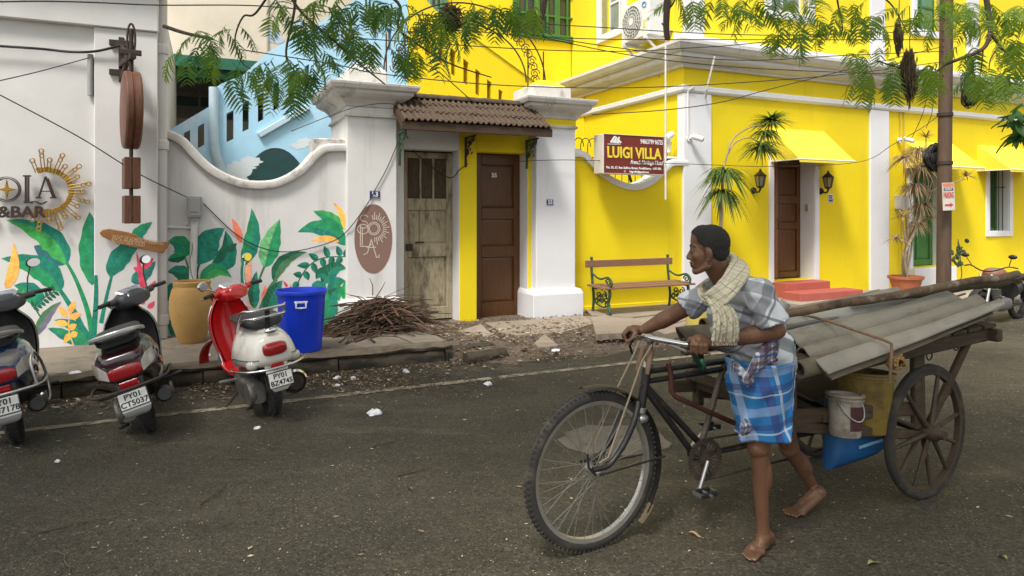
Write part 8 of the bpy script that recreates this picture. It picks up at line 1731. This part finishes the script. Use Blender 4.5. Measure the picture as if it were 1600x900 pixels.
# sprouting weed beside the motorbike
w0 = ST(grd(1497, 470, 0)); wd_ = sthing('weed', 'thin sprouting weed rising beside the motorbike handlebar', 'plant', w0[0]-.2, w0[1]+.3, 0); Yw = SW(w0[0]-.2, w0[1]+.3, 0).y; aw = lambda u, v: ST(at(u, v, Yw)); w1 = (w0[0]-.2, w0[1]+.3, 0)
MB().tube(smooth_path([w1, aw(1499,440), aw(1501,410), aw(1497,374)],4), .008, 6).build('stem', M('weed_stem',(.10,.10,.05),.8), wd_)
rr = random.Random(2)
for k in range(16): c = V(aw(1499+rr.gauss(0,5), rr.uniform(374,415))); MB().ell(c, (.035,.02,.06), (rr.uniform(-.8,.8),rr.uniform(-.8,.8),rr.uniform(0,3)), 6, 4).build('leaf', M('weed_leaf',(.05,.07,.03),.7,.3,9), wd_)
# ------------------------------------------------------------------ overhead wires
def wire(pts, r=.006, label='thin black overhead wire strung across the front of the yellow villa', group='overhead wires'):
    q = smooth_path([tuple(at(u,v,Y)) for u,v,Y in pts], 6); o_ = V(q[len(q)//2]); o = MB().tube([V(p)-o_ for p in q], r, 5).build('overhead_wire', cable_m, None, smooth=60); o.location = o_; tag(o, label, 'wire', group)
pY = base.y
for pts, lab in (([(380,78,6.6),(525,101,6.9),(600,116,7.1),(800,134,7.6),(1025,136,8.2),(1300,118,8.8),(1476,96,pY)], 'long overhead wire dipping just above the porch roof ridge and both gate pillars'), ([(640,22,7.2),(800,33,7.6),(925,42,8.),(1200,55,8.6),(1478,48,pY)], 'overhead wire crossing the air conditioner at mid height'), ([(700,22,7.3),(800,47,7.6),(990,87,8.1),(1200,108,8.6),(1478,118,pY)], 'overhead wire slanting down across the cornice corner of the yellow villa'),
            ([(560,60,7),(825,77,7.7),(975,80,8.),(1075,75,8.3),(1200,65,8.6),(1480,30,pY)], 'overhead wire passing just under the air conditioner'), ([(925,179,8.3),(1037,172,8.5),(1125,160,8.7),(1200,140,8.8),(1340,105,9),(1476,72,pY)], 'lowest overhead wire, rising from above the villa sign to the pole'), ([(690,45,7.2),(900,60,7.9),(1130,62,8.5),(1478,62,pY)], 'overhead wire running level across the foot of the green window'), ([(800,48,7.6),(960,74,8),(1150,94,8.5),(1330,86,8.9),(1476,80,pY)], 'overhead wire sagging along the top of the villa cornice')): wire(pts, label=lab)
wire([(637,102,7.3),(675,105,7.6),(742,162,8.6)], label='thin wire dropping from the leaves to the porch roof ridge', group=None)
wire([(812,252,9.0),(900,250,9.4),(1070,256,9.9),(1210,260,10.4),(1343,253,10.8),(1395,226,10.6),(1440,200,10.2),(1470,178,pY)], .005, 'thin wire running level along the yellow wall to the awning corner and pole', None)
wire([(455,205,7.5),(540,172,7.7),(590,162,7.9),(620,163,8.1)], .005, 'thin wire crossing in front of the blue stair to the pillar', None)
wire([(-40,4,5.6),(60,2,5.9),(150,4,6.2),(245,8,6.6),(400,9,7.2),(520,20,7.6)], .007, 'thin black wire crossing the top left corner above the cafe frieze', None); wire([(-40,135,5.8),(60,112,6.2),(140,90,6.7)], .005, 'thin wire slanting up to the grey conduit on the cafe wall', None)
for a, b_, l_ in (((1449,150),(1425,215),'first of two thin wires hanging slack between pole and dry plant'),((1458,158),(1447,200),'shorter of two thin wires hanging slack between pole and dry plant')): wire([(*a,pY),((a[0]+b_[0])/2+3,(a[1]+b_[1])/2,pY),(*b_,pY+.4)], .005, l_, None)
# ------------------------------------------------------------------ litter
paper_m = M('white_paper', (.72,.72,.74), .8, .05, 20, .2, 60)
def scrap(u, v, w_, h_, seed, label, z=0):
    w_ *= .75; h_ *= .5
    p = grd(u, v, z); r = random.Random(seed); s = p.y/F; n = 14; mb = MB(); rings = []
    for i, (k, hh) in enumerate(((1,.0),(1.04,.35),(.75,.85),(.3,1.0))): rings.append([(math.cos(2*math.pi*j/n)*w_*s*.5*k*(1+.75*noise.noise(V((j*1.3,i*.6,seed)))), math.sin(2*math.pi*j/n)*w_*s*.45*k*(1+.75*noise.noise(V((j*1.3,i*.6,seed)))), h_*s*hh*(1+1.1*noise.noise(V((j*1.7,i*2,seed+9))))) for j in range(n)])
    mb.loft(rings); o = mb.build('paper_scrap', paper_m, None); o.location = p+V((0,0,.002)); o.rotation_euler = (0,0,r.uniform(0,3)); tag(o, label, 'litter', 'white paper scraps')
for a in ((585,647,30,12,1,'largest crumpled white paper lying on the road before the pavement'),(763,602,16,9,2,'round white paper ball beside the edge line'),(527,592,16,7,3,'white paper scrap below the blue bin, left of a pair'),(527,603,11,5,4,'small white paper scrap closest to the edge line below the bin'),(552,593,11,9,5,'upright white paper scrap right of the pair below the bin'),(635,583,10,10,6,'white scrap standing on the leaf drift beside the kerb corner'),(402,670,14,6,7,'white paper scrap right of the red scooter wheel'),(90,722,10,6,8,'small white paper scrap on the road at far left')): scrap(*a)
scrap(117,583,22,5,9,'flat white paper on the pavement between blue and grey scooters',PZ); scrap(323,556,16,5,10,'white paper on the pavement behind the red scooter',PZ); scrap(697,526,14,8,11,'white scrap among rubble beside the raised pavement end',.06); scrap(868,548,20,4,12,'flat white plastic in the rubble before the pale pillar',.05)
tw_m = M('dry_twig', (.10,.065,.045), .9, .3, 30)
for k, (a, b_) in enumerate((((55,833),(190,808)),((308,795),(353,762)),((352,718),(402,719)),((620,745),(668,733)),((420,699),(440,702)),((95,862),(110,897)),((580,700),(620,690)))):
    p, q = grd(*a), grd(*b_); m_ = (p+q)/2; d_ = q-p; n_ = 7; r = random.Random(k); mb = MB().tube([p-m_+d_*(i/n_)+V((r.gauss(0,.008),r.gauss(0,.008),.006+abs(r.gauss(0,.004)))) for i in range(n_+1)], [.0045*(1-.5*i/n_) for i in range(n_+1)], 6); o = mb.build('twig', tw_m, None, smooth=60); o.location = m_; tag(o, ('longest dry twig on the road at lower left','short bent twig pointing up the road, lower left middle','small twig lying level across the road below the red scooter','thin twig left of the front wheel','tiny twig below the red scooter wheel','pale twig standing at the bottom left corner','thin twig between the white paper ball and the open road')[k], 'twig', 'twigs on the road')
for k, (u, v, l, col, lab) in enumerate(((1087,838,.075,(.42,.27,.14),'single pale orange fallen leaf beside the man\'s front foot'),(1365,882,.085,(.28,.30,.10),'yellow green fallen leaf near the lower right of the road'),(1566,872,.07,(.30,.32,.12),'pale green fallen leaf at the lower right corner'),(640,766,.05,(.25,.20,.13),'small tan fallen leaf on the open road'))):
    p = grd(u,v); mb = MB(); n = 6; mb.loft([[(l*(i/n-.5), sg*l*.16*math.sin(math.pi*i/n), .006+.010*math.sin(i*.9)+.004*abs(sg)) for sg in (-1,0,1)] for i in range(n+1)], closed=False); o = mb.build('fallen_leaf', M('fallen_leaf_'+('orange','green','pale','tan')[k], col, .7, .15, 20), None, smooth=60); o.location = p; o.rotation_euler = (0,0,-.5+k); tag(o, lab, 'leaf')
